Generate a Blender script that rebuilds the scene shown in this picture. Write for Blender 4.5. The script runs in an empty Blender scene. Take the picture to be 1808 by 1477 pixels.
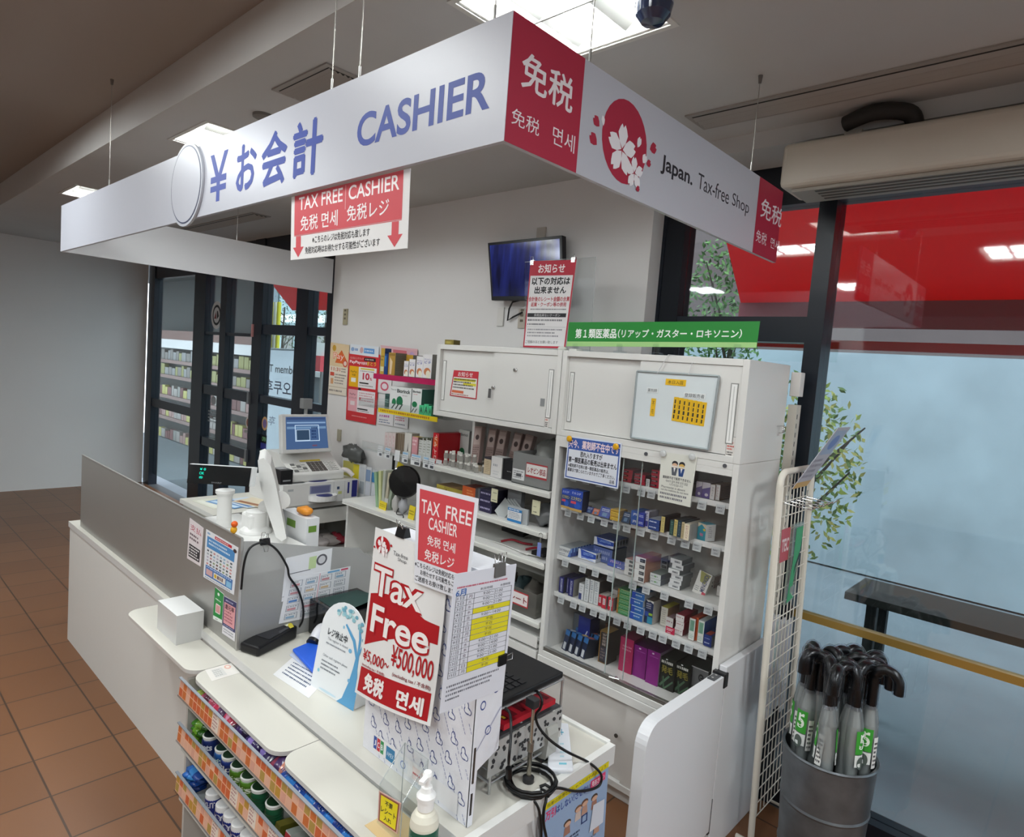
import bpy, math, random
from mathutils import Vector, Matrix
random.seed(11)
SC = bpy.context.scene
COL = SC.collection
V = Vector
PI = math.pi

# ---------------------------------------------------------------- camera
FPX, YAW, PITCH, ROLL = 1142.0, -0.744064618, 0.0786864447, 0.0771754942
CAM = V((0.0, 0.0, 1.83))
_fw = V((math.sin(YAW) * math.cos(PITCH), math.cos(YAW) * math.cos(PITCH), -math.sin(PITCH)))
_r0 = V((math.cos(YAW), -math.sin(YAW), 0.0))
_u0 = _r0.cross(_fw)
_rt = math.cos(ROLL) * _r0 + math.sin(ROLL) * _u0
_up = -math.sin(ROLL) * _r0 + math.cos(ROLL) * _u0
cd = bpy.data.cameras.new('camera')
cd.sensor_fit = 'HORIZONTAL'
cd.sensor_width = 36.0
cd.lens = FPX / 1808.0 * 36.0
cd.clip_start = 0.05
cd.clip_end = 200.0
cam = bpy.data.objects.new('camera', cd)
COL.objects.link(cam)
mw = Matrix((_rt, _up, -_fw)).transposed().to_4x4()
mw.translation = CAM
cam.matrix_world = mw
SC.camera = cam

# ---------------------------------------------------------------- world, lamps, exposure
SC.view_settings.view_transform = 'Standard'
SC.view_settings.look = 'None'
SC.view_settings.gamma = 1.0
SC.view_settings.use_curve_mapping = False
SC.view_settings.exposure = 0.82
wd = bpy.data.worlds.new('overcast_sky')
SC.world = wd
wd.use_nodes = True
_bg = wd.node_tree.nodes['Background']
_bg.inputs[0].default_value = (0.80, 0.90, 1.0, 1)
_bg.inputs[1].default_value = 2.4


def area(name, loc, sx, sy, power, color=(0.92, 0.98, 1.0), rot=(0, 0, 0), spread=PI):
    ld = bpy.data.lights.new(name, 'AREA')
    ld.shape = 'RECTANGLE'
    ld.size, ld.size_y = sx, sy
    ld.energy = power
    ld.color = color
    ld.spread = spread
    o = bpy.data.objects.new(name, ld)
    o.location = loc
    o.rotation_euler = rot
    COL.objects.link(o)
    return o


# recessed fluorescent fixtures of the shop ceiling (each has its housing further down): x, y, z, size, watts
FIXTURES = [(-1.27, 1.467, 2.85, 0.44, 11.0), (-3.42, 1.467, 2.85, 0.44, 15.0), (-5.6, 1.467, 2.85, 0.44, 15.0), (1.0, 1.467, 2.85, 0.44, 24.0),  # last one unseen, added to brighten sides facing right
            (-4.2, 0.1, 3.03, 0.6, 20.0), (-2.2, 0.1, 3.03, 0.6, 12.0), (-0.6, -0.6, 3.03, 0.6, 14.0), (1.8, -0.6, 3.03, 0.6, 40.0),  # last one likewise added for the sides facing right
            (-4.2, -2.2, 3.03, 0.6, 22.0), (-2.2, -2.2, 3.03, 0.6, 20.0), (-0.4, -2.6, 3.03, 0.6, 18.0)]
for (_x, _y, _z, _s, _w) in FIXTURES:
    if _z < 2.9 and _x < 0:      # the two in view: one narrow lamp per tube
        for _k in (-.3, -.1, .1, .3):
            area('fluorescent_light', (_x + _k * _s, _y, _z + 0.036), .045, _s * 0.86, _w * .25)
    else:
        area('fluorescent_light', (_x, _y, _z + 0.012), _s * 0.9, _s * 0.9, _w)


# ---------------------------------------------------------------- pixel rays on real planes
def ray(px, py):
    return _rt * ((px - 904.0) / FPX) - _up * ((py - 738.5) / FPX) + _fw


def ux(px, py, x):
    d = ray(px, py)
    return CAM + d * ((x - CAM.x) / d.x)


def uy(px, py, y):
    d = ray(px, py)
    return CAM + d * ((y - CAM.y) / d.y)


def uz(px, py, z):
    d = ray(px, py)
    return CAM + d * ((z - CAM.z) / d.z)


ZM = {'A': (970, 780, 9.23), 'B': (1120, 800, 8.206), 'C': (970, 910, 10.55), 'D': (1110, 950, 10.044), 'E': (960, 1000, 9.231),
      'F': (1100, 1020, 9.844), 'G': (950, 1070, 9.844), 'H': (1080, 1100, 9.04), 'P': (640, 600, 9.233), 'Q': (630, 730, 8.69),
      'R': (780, 740, 8.61), 'S': (760, 840, 8.218), 'T': (430, 790, 7.861), 'U': (560, 580, 7.383), 'V': (350, 800, 8.61),
      'W': (1350, 720, 3.602), 'Z2': (850, 0, 2.9737), 'Z1': (350, 0, 3.2635), 'K': (620, 1150, 3.7667), 'X': (350, 0, 1)}


def pz(k, x, y):
    a, b, s = ZM[k]
    return (a + x / s, b + y / s)


# ---------------------------------------------------------------- materials
def lin(h):
    def f(c):
        c = int(c, 16) / 255.0
        return c / 12.92 if c <= 0.04045 else ((c + 0.055) / 1.055) ** 2.4
    return (f(h[0:2]), f(h[2:4]), f(h[4:6]), 1.0)


_MC = {}


def C(h, rough=0.5, metal=0.0, spec=0.4, noise=0.0, scale=8.0, bump=0.0):
    key = (h, rough, metal, spec, noise, scale, bump)
    if key in _MC:
        return _MC[key]
    m = bpy.data.materials.new('surface_' + h)
    m.use_nodes = True
    nt = m.node_tree
    p = nt.nodes['Principled BSDF']
    col = lin(h)
    p.inputs['Roughness'].default_value = rough
    p.inputs['Metallic'].default_value = metal
    p.inputs['Specular IOR Level'].default_value = spec
    if noise or bump:
        tc = nt.nodes.new('ShaderNodeTexCoord')
        n = nt.nodes.new('ShaderNodeTexNoise')
        n.inputs['Scale'].default_value = scale
        n.inputs['Detail'].default_value = 5
        nt.links.new(tc.outputs['Object'], n.inputs['Vector'])
        if noise:
            r = nt.nodes.new('ShaderNodeValToRGB')
            r.color_ramp.elements[0].position = 0.3
            r.color_ramp.elements[1].position = 0.7
            r.color_ramp.elements[0].color = tuple(c * (1 - noise) for c in col[:3]) + (1,)
            r.color_ramp.elements[1].color = tuple(min(1, c * (1 + noise)) for c in col[:3]) + (1,)
            nt.links.new(n.outputs['Fac'], r.inputs['Fac'])
            nt.links.new(r.outputs['Color'], p.inputs['Base Color'])
        else:
            p.inputs['Base Color'].default_value = col
        if bump:
            b = nt.nodes.new('ShaderNodeBump')
            b.inputs['Strength'].default_value = bump
            b.inputs['Distance'].default_value = 0.01
            nt.links.new(n.outputs['Fac'], b.inputs['Height'])
            nt.links.new(b.outputs['Normal'], p.inputs['Normal'])
    else:
        p.inputs['Base Color'].default_value = col
    m.diffuse_color = col
    _MC[key] = m
    return m


def emis(h, s):
    key = ('em', h, s)
    if key not in _MC:
        m = bpy.data.materials.new('glow_' + h)
        m.use_nodes = True
        nt = m.node_tree
        nt.nodes.remove(nt.nodes['Principled BSDF'])
        e = nt.nodes.new('ShaderNodeEmission')
        e.inputs[0].default_value = lin(h)
        e.inputs[1].default_value = s
        nt.links.new(e.outputs[0], nt.nodes['Material Output'].inputs[0])
        _MC[key] = m
    return _MC[key]


def clear(name, tint='ffffff', refl=0.08, rough=0.03, ior=1.45, haze=0.0, hazecol='ffffff'):
    """thin clear sheet: see-through with a fresnel reflection, optionally a milky share"""
    key = ('cl', name)
    if key in _MC:
        return _MC[key]
    m = bpy.data.materials.new(name)
    m.use_nodes = True
    nt = m.node_tree
    nt.nodes.remove(nt.nodes['Principled BSDF'])
    t = nt.nodes.new('ShaderNodeBsdfTransparent')
    t.inputs[0].default_value = lin(tint)
    g = nt.nodes.new('ShaderNodeBsdfGlossy')
    g.inputs['Roughness'].default_value = rough
    lw = nt.nodes.new('ShaderNodeLayerWeight')
    lw.inputs['Blend'].default_value = 0.5
    pw = nt.nodes.new('ShaderNodeMath')
    pw.operation = 'POWER'
    pw.inputs[1].default_value = 4.0
    nt.links.new(lw.outputs['Facing'], pw.inputs[0])
    mul = nt.nodes.new('ShaderNodeMath')
    mul.operation = 'MULTIPLY_ADD'
    mul.inputs[1].default_value = 0.7
    mul.inputs[2].default_value = refl * 0.5
    nt.links.new(pw.outputs[0], mul.inputs[0])
    src = t.outputs[0]
    if haze > 0:
        d = nt.nodes.new('ShaderNodeBsdfDiffuse')
        d.inputs[0].default_value = lin(hazecol)
        tr = nt.nodes.new('ShaderNodeBsdfTranslucent')
        tr.inputs[0].default_value = lin(hazecol)
        m0 = nt.nodes.new('ShaderNodeMixShader')
        nt.links.new(d.outputs[0], m0.inputs[1])
        nt.links.new(tr.outputs[0], m0.inputs[2])
        m1 = nt.nodes.new('ShaderNodeMixShader')
        m1.inputs[0].default_value = haze
        nt.links.new(t.outputs[0], m1.inputs[1])
        nt.links.new(m0.outputs[0], m1.inputs[2])
        src = m1.outputs[0]
    mx = nt.nodes.new('ShaderNodeMixShader')
    nt.links.new(mul.outputs[0], mx.inputs[0])
    nt.links.new(src, mx.inputs[1])
    nt.links.new(g.outputs[0], mx.inputs[2])
    nt.links.new(mx.outputs[0], nt.nodes['Material Output'].inputs[0])
    _MC[key] = m
    return m


def A(m, **k):
    """a material from a hex string (paper-like) or a ready material"""
    return C(m, **k) if isinstance(m, str) else m


# ---------------------------------------------------------------- text as mesh
_TX = {}


def text_mesh(s, bold):
    key = (s, bold)
    if key in _TX:
        return _TX[key]
    cu = bpy.data.curves.new('lettering', 'FONT')
    cu.body = s
    cu.resolution_u = 2 if any(ord(ch) > 0x2000 for ch in s) else 5
    cu.offset = bold
    o = bpy.data.objects.new('lettering', cu)
    COL.objects.link(o)
    bpy.context.view_layer.update()
    dg = bpy.context.evaluated_depsgraph_get()
    ev = o.evaluated_get(dg)
    me = ev.to_mesh()
    vs = [(v.co.x, v.co.y) for v in me.vertices]
    fs = [tuple(p.vertices) for p in me.polygons]
    ev.to_mesh_clear()
    bpy.data.objects.remove(o)
    bpy.data.curves.remove(cu)
    x0, x1 = min(v[0] for v in vs), max(v[0] for v in vs)
    y0, y1 = min(v[1] for v in vs), max(v[1] for v in vs)
    w, h = max(x1 - x0, 1e-6), max(y1 - y0, 1e-6)
    vs = [((a - x0) / w, (b - y0) / h) for a, b in vs]
    _TX[key] = (vs, fs, w / h)
    return _TX[key]


# ---------------------------------------------------------------- mesh builder
class B:
    def __init__(s):
        s.v, s.f, s.m, s.sm, s.mats = [], [], [], [], []
        s.T = None

    def mi(s, mat):
        mat = A(mat)
        if mat not in s.mats:
            s.mats.append(mat)
        return s.mats.index(mat)

    def add(s, vs, fs, mat, smooth=False):
        o = len(s.v)
        k = s.mi(mat)
        if s.T is not None:
            vs = [s.T @ V(p) for p in vs]
        s.v += [V(p) for p in vs]
        for f in fs:
            s.f.append(tuple(i + o for i in f))
            s.m.append(k)
            s.sm.append(smooth)
        return s

    def box(s, x0, y0, z0, x1, y1, z1, mat, faces=None):
        x0, x1 = min(x0, x1), max(x0, x1)
        y0, y1 = min(y0, y1), max(y0, y1)
        z0, z1 = min(z0, z1), max(z0, z1)
        vs = [(x0, y0, z0), (x1, y0, z0), (x1, y1, z0), (x0, y1, z0), (x0, y0, z1), (x1, y0, z1), (x1, y1, z1), (x0, y1, z1)]
        fs = [(0, 3, 2, 1), (4, 5, 6, 7), (0, 1, 5, 4), (1, 2, 6, 5), (2, 3, 7, 6), (3, 0, 4, 7)]   # bottom top front right back left
        if faces:
            for f, mt in zip(fs, faces):
                s.add(vs, [f], mt)
        else:
            s.add(vs, fs, mat)
        return s

    def hexa(s, a, n, t, mat):
        """slab from 4 corners a (bl,br,tr,tl) extruded by -n*t"""
        b = [p - n * t for p in a]
        s.add(list(a) + b, [(0, 1, 2, 3), (7, 6, 5, 4), (1, 0, 4, 5), (2, 1, 5, 6), (3, 2, 6, 7), (0, 3, 7, 4)], mat)
        return s

    def prism(s, pts, d, mat, smooth=False, cap=None):
        """polygon pts (3d) extruded by vector d"""
        n = len(pts)
        d = V(d)
        vs = [V(p) for p in pts] + [V(p) + d for p in pts]
        s.add(vs, [tuple(range(n - 1, -1, -1)), tuple(range(n, 2 * n))], cap or mat)
        s.add(vs, [(i, (i + 1) % n, n + (i + 1) % n, n + i) for i in range(n)], mat, smooth)
        return s

    def tube(s, pts, r, mat, n=8, closed=False, r2=None):
        pts = [V(p) for p in pts]
        m = len(pts)
        rings = []
        prev = None
        for i, p in enumerate(pts):
            a = pts[(i - 1) % m] if (i > 0 or closed) else p
            b = pts[(i + 1) % m] if (i < m - 1 or closed) else p
            t = (b - a)
            t = t.normalized() if t.length > 1e-9 else V((0, 0, 1))
            if prev is None:
                u = t.cross(V((0, 0, 1)) if abs(t.z) < 0.9 else V((1, 0, 0))).normalized()
            else:
                u = (prev - t * prev.dot(t))
                u = u.normalized() if u.length > 1e-6 else t.orthogonal().normalized()
            prev = u
            w = t.cross(u)
            rr = r if r2 is None else r + (r2 - r) * i / max(1, m - 1)
            rings.append([p + (u * math.cos(2 * PI * k / n) + w * math.sin(2 * PI * k / n)) * rr for k in range(n)])
        vs = [q for g in rings for q in g]
        fs = []
        for i in range(m if closed else m - 1):
            j = (i + 1) % m
            for k in range(n):
                fs.append((i * n + k, i * n + (k + 1) % n, j * n + (k + 1) % n, j * n + k))
        s.add(vs, fs, mat, True)
        if not closed:
            s.add(rings[0], [tuple(range(n - 1, -1, -1))], mat)
            s.add(rings[-1], [tuple(range(n))], mat)
        return s

    def cyl(s, p, q, r, mat, n=16, r2=None):
        return s.tube([p, q], r, mat, n, r2=r2)

    def lathe(s, c, prof, mat, n=24, axis=None, mats=None):
        """prof: list of (r, z); mats: material per segment"""
        c = V(c)
        ax = V(axis).normalized() if axis is not None else V((0, 0, 1))
        u = ax.orthogonal().normalized() if axis is not None else V((1, 0, 0))
        w = ax.cross(u)
        rings = [[c + ax * z + (u * math.cos(2 * PI * k / n) + w * math.sin(2 * PI * k / n)) * r for k in range(n)] for r, z in prof]
        for i in range(len(prof) - 1):
            s.add(rings[i] + rings[i + 1], [(k, (k + 1) % n, n + (k + 1) % n, n + k) for k in range(n)], mats[i] if mats else mat, True)
        if prof[0][0] > 1e-5:
            s.add(rings[0], [tuple(range(n - 1, -1, -1))], mats[0] if mats else mat)
        if prof[-1][0] > 1e-5:
            s.add(rings[-1], [tuple(range(n))], mats[-1] if mats else mat)
        return s

    def blob(s, c, rx, ry, rz, mat, nu=12, nv=8, jit=0.0, seed=0):
        rnd = random.Random(seed)
        c = V(c)
        vs = []
        for i in range(nv + 1):
            th = PI * i / nv
            for k in range(nu):
                ph = 2 * PI * k / nu
                j = 1 + (rnd.random() - 0.5) * jit
                vs.append(c + V((rx * math.sin(th) * math.cos(ph) * j, ry * math.sin(th) * math.sin(ph) * j, rz * math.cos(th) * j)))
        fs = []
        for i in range(nv):
            for k in range(nu):
                fs.append((i * nu + k, (i + 1) * nu + k, (i + 1) * nu + (k + 1) % nu, i * nu + (k + 1) % nu))
        s.add(vs, fs, mat, True)
        return s

    # ---- flat print on a surface: fn(u, v) -> point, nrm(u, v) -> outward normal
    def decal(s, fn, items, nrm, eps=0.0004, base=1, sub=1):
        seen = []
        for it in items:
            k = it[0]
            if k == 'e':
                q = (it[1] - it[3], it[2] - it[4], it[1] + it[3], it[2] + it[4])
            elif k == 'p':
                q = (min(a for a, c in it[1]), min(c for a, c in it[1]), max(a for a, c in it[1]), max(c for a, c in it[1]))
            else:
                q = it[1:5] if k not in ('t', 'tr') else it[2:6]
            lay = 0
            for w in seen:
                if w[4] >= lay and q[0] < w[2] and q[2] > w[0] and q[1] < w[3] and q[3] > w[1]:
                    lay = w[4] + 1
            seen.append((q[0], q[1], q[2], q[3], lay))
            off = eps * (base + lay * 0.6)
            k = it[0]

            def P(u, v):
                return fn(u, v) + nrm(u, v) * off
            if k == 'r':
                _, a, b, c, d, col = it[:6]
                if sub == 1:
                    s.add([P(a, b), P(c, b), P(c, d), P(a, d)], [(0, 1, 2, 3)], col)
                else:
                    n = max(1, int(math.ceil(sub * max(abs(c - a), abs(d - b)))))
                    vs = [P(a + (c - a) * i / n, b + (d - b) * j / n) for j in range(n + 1) for i in range(n + 1)]
                    fs = [(j * (n + 1) + i, j * (n + 1) + i + 1, (j + 1) * (n + 1) + i + 1, (j + 1) * (n + 1) + i) for j in range(n) for i in range(n)]
                    s.add(vs, fs, col)
            elif k == 't':
                _, tx, a, b, c, d, col = it[:7]
                bo = it[7] if len(it) > 7 else 0.0
                cjk = any(ord(ch) > 0x2000 for ch in tx)
                vs, fs, asp = text_mesh(tx, 0.0 if cjk else bo)
                for ci, (ex, ey) in enumerate(((0, 0), (-1, 0), (1, 0), (0, -1), (0, 1)) if cjk and bo > 0.004 else ((0, 0),)):
                    qx, qy = ex * bo * 1.3 / max(asp, .1), ey * bo * 1.3     # heavier strokes by overprinting
                    lift = eps * .1 * ci
                    s.add([P(a + (c - a) * (x + qx), b + (d - b) * (y + qy)) + nrm(a, b) * lift for x, y in vs], fs, col)
            elif k == 'tr':      # text turned a quarter (reads upwards)
                _, tx, a, b, c, d, col = it[:7]
                vs, fs, asp = text_mesh(tx, it[7] if len(it) > 7 else 0.0)
                s.add([P(c - (c - a) * y, b + (d - b) * x) for x, y in vs], fs, col)
            elif k == 'e':
                _, a, b, ru, rv, col = it[:6]
                n = 28 if ru > 0.03 else 14
                s.add([P(a + ru * math.cos(2 * PI * i / n), b + rv * math.sin(2 * PI * i / n)) for i in range(n)], [tuple(range(n))], col)
            elif k == 'p':
                pts = it[1]
                s.add([P(a, b) for a, b in pts], [tuple(range(len(pts)))], it[2])
            elif k == 'l':
                _, a, b, c, d, rows, col = it[:7]
                fill = it[7] if len(it) > 7 else 0.55
                rnd = random.Random(int(a * 991 + b * 877 + rows * 31 + c * 13))
                h = (d - b) / rows
                ch = it[8] if len(it) > 8 else 26
                for r in range(rows):
                    y0 = d - h * (r + 0.5 + fill / 2)
                    y1 = y0 + h * fill
                    x = a
                    end = a + (c - a) * (0.75 + 0.25 * rnd.random())
                    w = (c - a) / ch
                    while x < end - w * 0.5:
                        ww = w * (0.5 + 0.35 * rnd.random())
                        s.add([P(x, y0), P(x + ww, y0), P(x + ww, y1), P(x, y1)], [(0, 1, 2, 3)], col)
                        x += w
            elif k == 'o':      # outline rectangle
                _, a, b, c, d, t, col = it[:7]
                tv = it[7] if len(it) > 7 else t
                for (q0, q1, q2, q3) in ((a, b, c, b + tv), (a, d - tv, c, d), (a, b, a + t, d), (c - t, b, c, d)):
                    s.add([P(q0, q1), P(q2, q1), P(q2, q3), P(q0, q3)], [(0, 1, 2, 3)], col)
        return s

    def build(s, name, parent=None, label=None, cat=None, group=None, kind=None, bev=0.0, at=None, seg=2):
        xs = [p.x for p in s.v]
        ys = [p.y for p in s.v]
        org = V(at) if at is not None else V(((min(xs) + max(xs)) / 2, (min(ys) + max(ys)) / 2, min(p.z for p in s.v)))
        me = bpy.data.meshes.new(name)
        me.from_pydata([tuple(p - org) for p in s.v], [], s.f)
        for m in s.mats:
            me.materials.append(m)
        me.polygons.foreach_set('material_index', s.m)
        me.polygons.foreach_set('use_smooth', s.sm)
        me.update()
        o = bpy.data.objects.new(name, me)
        COL.objects.link(o)
        put(o, org, parent)
        if bev:
            b = o.modifiers.new('bevel', 'BEVEL')
            b.width = bev
            b.segments = seg
            b.limit_method = 'ANGLE'
            b.angle_limit = math.radians(40)
        tag(o, label, cat, group, kind)
        return o


WL = {}


def put(o, org, parent=None):
    WL[o.name] = V(org)
    if parent is not None:
        o.parent = parent
        o.location = V(org) - WL[parent.name]
    else:
        o.location = org


def tag(o, label=None, cat=None, group=None, kind=None):
    for k, v in (('label', label), ('category', cat), ('group', group), ('kind', kind)):
        if v:
            o[k] = v
    return o


def thing(name, label, cat, loc, group=None):
    o = bpy.data.objects.new(name, None)
    o.empty_display_size = 0.05
    COL.objects.link(o)
    put(o, loc)
    return tag(o, label, cat, group)


def copy_tree(o, loc=None, rz=None, parent=None, label=None, group=None):
    c = o.copy()
    COL.objects.link(c)
    if parent is not None:
        c.parent = parent
    if loc is not None:
        c.location = loc
        WL[c.name] = V(loc)
    if rz is not None:
        c.rotation_euler = (0, 0, rz)
    if label:
        c['label'] = label
    if group:
        c['group'] = group
    for ch in list(o.children):
        copy_tree(ch, parent=c)
    return c


def qfn(bl, br, tr, tl):
    bl, br, tr, tl = V(bl), V(br), V(tr), V(tl)
    n = (br - bl).cross(tl - bl).normalized()

    def fn(u, v):
        return (bl * (1 - u) + br * u) * (1 - v) + (tl * (1 - u) + tr * u) * v
    return fn, (lambda u, v: n), n


def poster(name, c4, items, bg, label, cat='poster', t=0.0012, parent=None, group=None, border=None, extra=None, rough=0.4):
    """c4: bl, br, tr, tl world corners"""
    fn, nf, n = qfn(*c4)
    b = B()
    b.hexa([V(p) for p in c4], n, t, C(bg, rough=rough) if isinstance(bg, str) else bg)
    b.decal(fn, items, nf)
    if extra:
        extra(b, fn, nf)
    return b.build(name, parent, label, cat, group)


def struct(b, name, parent=None, bev=0.0):
    return b.build(name, parent, kind=None if parent is not None else 'structure', bev=bev)


def smooth(pts, n=6):
    out = []
    for i in range(len(pts) - 1):
        p0_, p1, p2, p3 = pts[max(i - 1, 0)], pts[i], pts[i + 1], pts[min(i + 2, len(pts) - 1)]
        for k in range(n):
            t_ = k / n
            out.append(.5 * ((2 * p1) + (p2 - p0_) * t_ + (2 * p0_ - 5 * p1 + 4 * p2 - p3) * t_ * t_ + (3 * p1 - p0_ - 3 * p2 + p3) * t_ ** 3))
    out.append(pts[-1])
    return out


smooth_pts = smooth
WHITE = C('e9e9e5', rough=0.35)
STEEL = C('b8b8b4', rough=0.3, metal=0.9)
CHROME = C('d8d8d8', rough=0.15, metal=1.0)
BLACK = C('0c0c0e', rough=0.35)
GLASS = clear('clear_glass')
ACRYL = clear('clear_acrylic', tint='fbfdfd', refl=0.09)

# ================================================================ SETTING
def brickmat(name, c1, c2, mortar, sx, sy, rough=0.4):
    m = bpy.data.materials.new(name)
    m.use_nodes = True
    nt = m.node_tree
    p = nt.nodes['Principled BSDF']
    tc = nt.nodes.new('ShaderNodeTexCoord')
    br = nt.nodes.new('ShaderNodeTexBrick')
    br.offset = 0.0
    br.inputs['Color1'].default_value = lin(c1)
    br.inputs['Color2'].default_value = lin(c2)
    br.inputs['Mortar'].default_value = lin(mortar)
    br.inputs['Scale'].default_value = 1.0
    br.inputs['Mortar Size'].default_value = 0.004
    br.inputs['Brick Width'].default_value = sx
    br.inputs['Row Height'].default_value = sy
    nt.links.new(tc.outputs['Object'], br.inputs['Vector'])
    nt.links.new(br.outputs['Color'], p.inputs['Base Color'])
    p.inputs['Roughness'].default_value = rough
    return m


FLOORM = brickmat('brown_floor_tiles', '7e5639', '724c31', '463224', 0.3, 0.3)
CEIL = C('bfbdba', rough=0.9, noise=0.03, scale=2.0)
WALLM = C('dddbd9', rough=0.85, noise=0.015, scale=1.5)
NAVY = C('141a24', rough=0.35)
RAIL = C('1b222d', rough=0.3)

b = B()
b.box(-9.0, -5.2, -0.1, 3.2, 2.86, 0.0, FLOORM)
struct(b, 'floor')
b = B()
b.box(-14, 2.98, -0.12, 8, 16, -0.02, C('7d848a', rough=0.8, noise=0.08, scale=3))
struct(b, 'sidewalk')
b = B()
b.box(-9.0, 2.86, -0.1, 3.2, 2.98, 0.0, C('55585a', rough=0.6))
struct(b, 'trim_9')

# lower ceiling (soffit) over the counter, with openings for the recessed lamps
holes = [(x - s / 2, y - s / 2, x + s / 2, y + s / 2) for x, y, z, s, w in FIXTURES if z < 2.9]
xs = sorted({-9.0, 3.2} | {h[0] for h in holes} | {h[2] for h in holes})
ys = [1.07, holes[0][1], holes[0][3], 3.0]


def plate(b, xs, ys, z0, z1, holes, mat):
    for i in range(len(xs) - 1):
        for j in range(len(ys) - 1):
            cx_, cy_ = (xs[i] + xs[i + 1]) / 2, (ys[j] + ys[j + 1]) / 2
            if any(h[0] < cx_ < h[2] and h[1] < cy_ < h[3] for h in holes):
                continue
            b.box(xs[i], ys[j], z0, xs[i + 1], ys[j + 1], z1, mat)


b = B()
plate(b, xs, ys, 2.85, 3.05, holes, CEIL)
struct(b, 'ceiling')
hol2 = [(x - s / 2, y - s / 2, x + s / 2, y + s / 2) for x, y, z, s, w in FIXTURES if z > 2.9]
xs2 = sorted({-9.0, 3.2} | {h[0] for h in hol2} | {h[2] for h in hol2})
ys2 = sorted({-5.2, 1.07} | {h[1] for h in hol2} | {h[3] for h in hol2})
b = B()
plate(b, xs2, ys2, 3.03, 3.18, hol2, C('9a9088', rough=0.9))
struct(b, 'ceiling')
b = B()
b.box(-1.717, 2.60, 2.785, 3.2, 2.86, 2.85, CEIL)
struct(b, 'trim_1')

b = B()
b.box(-4.53, 2.76, 0, -1.717, 2.86, 2.85, WALLM)
struct(b, 'wall_back')
b = B()
b.box(-9.1, -5.3, 0, -9.0, 2.86, 3.18, WALLM)
struct(b, 'wall_left')
b = B()
b.box(3.2, -5.3, 0, 3.3, 2.86, 3.18, WALLM)
struct(b, 'wall_right')
b = B()
b.box(-9.0, -5.3, 0, 3.2, -5.2, 3.18, WALLM)
struct(b, 'wall_front')


def members(b, lst, y0, y1, mat):
    for x0, z0, x1, z1 in lst:
        b.box(x0, y0, z0, x1, y1, z1, mat)


# right-hand shop window: dark frame with upper and lower panes
WY = 2.92
b = B()
members(b, [(-1.80, 0, -1.70, 2.85), (-0.985, 0, -0.915, 2.85), (0.55, 0, 0.63, 2.85), (1.9, 0, 1.98, 2.85)], WY - 0.06, WY + 0.06, NAVY)
members(b, [(-1.70, 2.62, 3.2, 2.85), (-1.60, 2.03, -0.985, 2.14), (-0.915, 0.0, 3.2, 0.12), (-1.70, 0, -0.985, 0.12)], WY - 0.05, WY + 0.05, NAVY)
members(b, [(-0.915, 0.845, 0.55, 0.875)], WY - 0.02, WY + 0.02, C('b08f4a', rough=0.3, metal=0.6))
members(b, [(-1.70, 0, -1.60, 2.62)], WY - 0.055, WY + 0.055, C('10151d', rough=.75))
win = struct(b, 'window_1')
for x0, z0, x1, z1 in ((-1.60, 2.14, -0.985, 2.62), (-1.60, 0.12, -0.985, 2.03), (-0.915, 0.12, 0.55, 2.62), (0.63, 0.12, 1.9, 2.62)):
    b = B()
    b.box(x0, WY - 0.004, z0, x1, WY + 0.004, z1, clear('window_glass', tint='e4ecec', refl=0.16))
    struct(b, 'pane', parent=win)

# entrance on the left: dark doors and side light
b = B()
members(b, [(-4.80, 0, -4.53, 2.85), (-5.30, 0, -5.10, 2.85), (-6.12, 0, -5.93, 2.85), (-6.86, 0, -6.72, 2.85), (-7.55, 0, -7.25, 2.85), (-9.0, 0, -8.8, 2.85)],
        WY - 0.05, WY + 0.05, NAVY)
members(b, [(-5.93, 1.96, -5.30, 2.05), (-5.93, 1.315, -5.30, 1.385), (-5.10, 1.97, -4.80, 2.04), (-5.10, 1.33, -4.80, 1.395), (-5.93, 0, -4.80, 0.14), (-9, 2.58, -4.53, 2.85)],
        WY - 0.04, WY + 0.04, RAIL)
members(b, [(-7.25, 1.29, -6.12, 1.39), (-7.25, 0.73, -6.12, 0.82), (-7.25, 0, -6.12, 0.14), (-7.25, 1.93, -6.12, 1.96), (-8.8, 1.0, -7.55, 1.1)], WY - 0.04, WY + 0.04, RAIL)
door = struct(b, 'door_1')
for x0, z0, x1, z1 in ((-5.93, 2.05, -5.30, 2.58), (-5.93, 1.385, -5.30, 1.96), (-5.93, 0.14, -5.30, 1.315), (-5.10, 2.04, -4.80, 2.58), (-5.10, 1.395, -4.80, 1.97), (-5.10, 0.14, -4.80, 1.33),
                       (-6.72, 0.14, -6.12, 2.58), (-7.25, 0.14, -6.86, 2.58), (-8.8, 0.14, -7.55, 2.58)):
    b = B()
    b.box(x0, WY - 0.004, z0, x1, WY + 0.004, z1, clear('window_glass'))
    struct(b, 'pane', parent=door)
b = B()
for z in (1.34, 0.775):
    b.box(-6.13, WY - 0.07, z - 0.06, -6.09, WY - 0.05, z + 0.06, C('8b8f92', rough=0.3, metal=0.6))
b.box(-6.11, WY - 0.065, 1.93, -6.085, WY - 0.05, 2.05, C('c28a88', rough=0.5))
struct(b, 'latch', parent=door)
b = B()
fn, nf, n = qfn((-7.2, WY - 0.006, 1.98), (-6.9, WY - 0.006, 1.98), (-6.9, WY - 0.006, 2.3), (-7.2, WY - 0.006, 2.3))
b.decal(fn, [('e', .5, .5, .46, .46, 'd8d8d8'), ('e', .5, .5, .34, .34, '15181c'), ('e', .5, .5, .26, .26, 'd0d0d0'), ('p', [(.3, .38), (.48, .38), (.44, .62)], '7a2222'), ('p', [(.52, .36), (.7, .46), (.6, .64), (.52, .64)], '222222')], nf)
struct(b, 'sticker', parent=door)
b = B()
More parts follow.
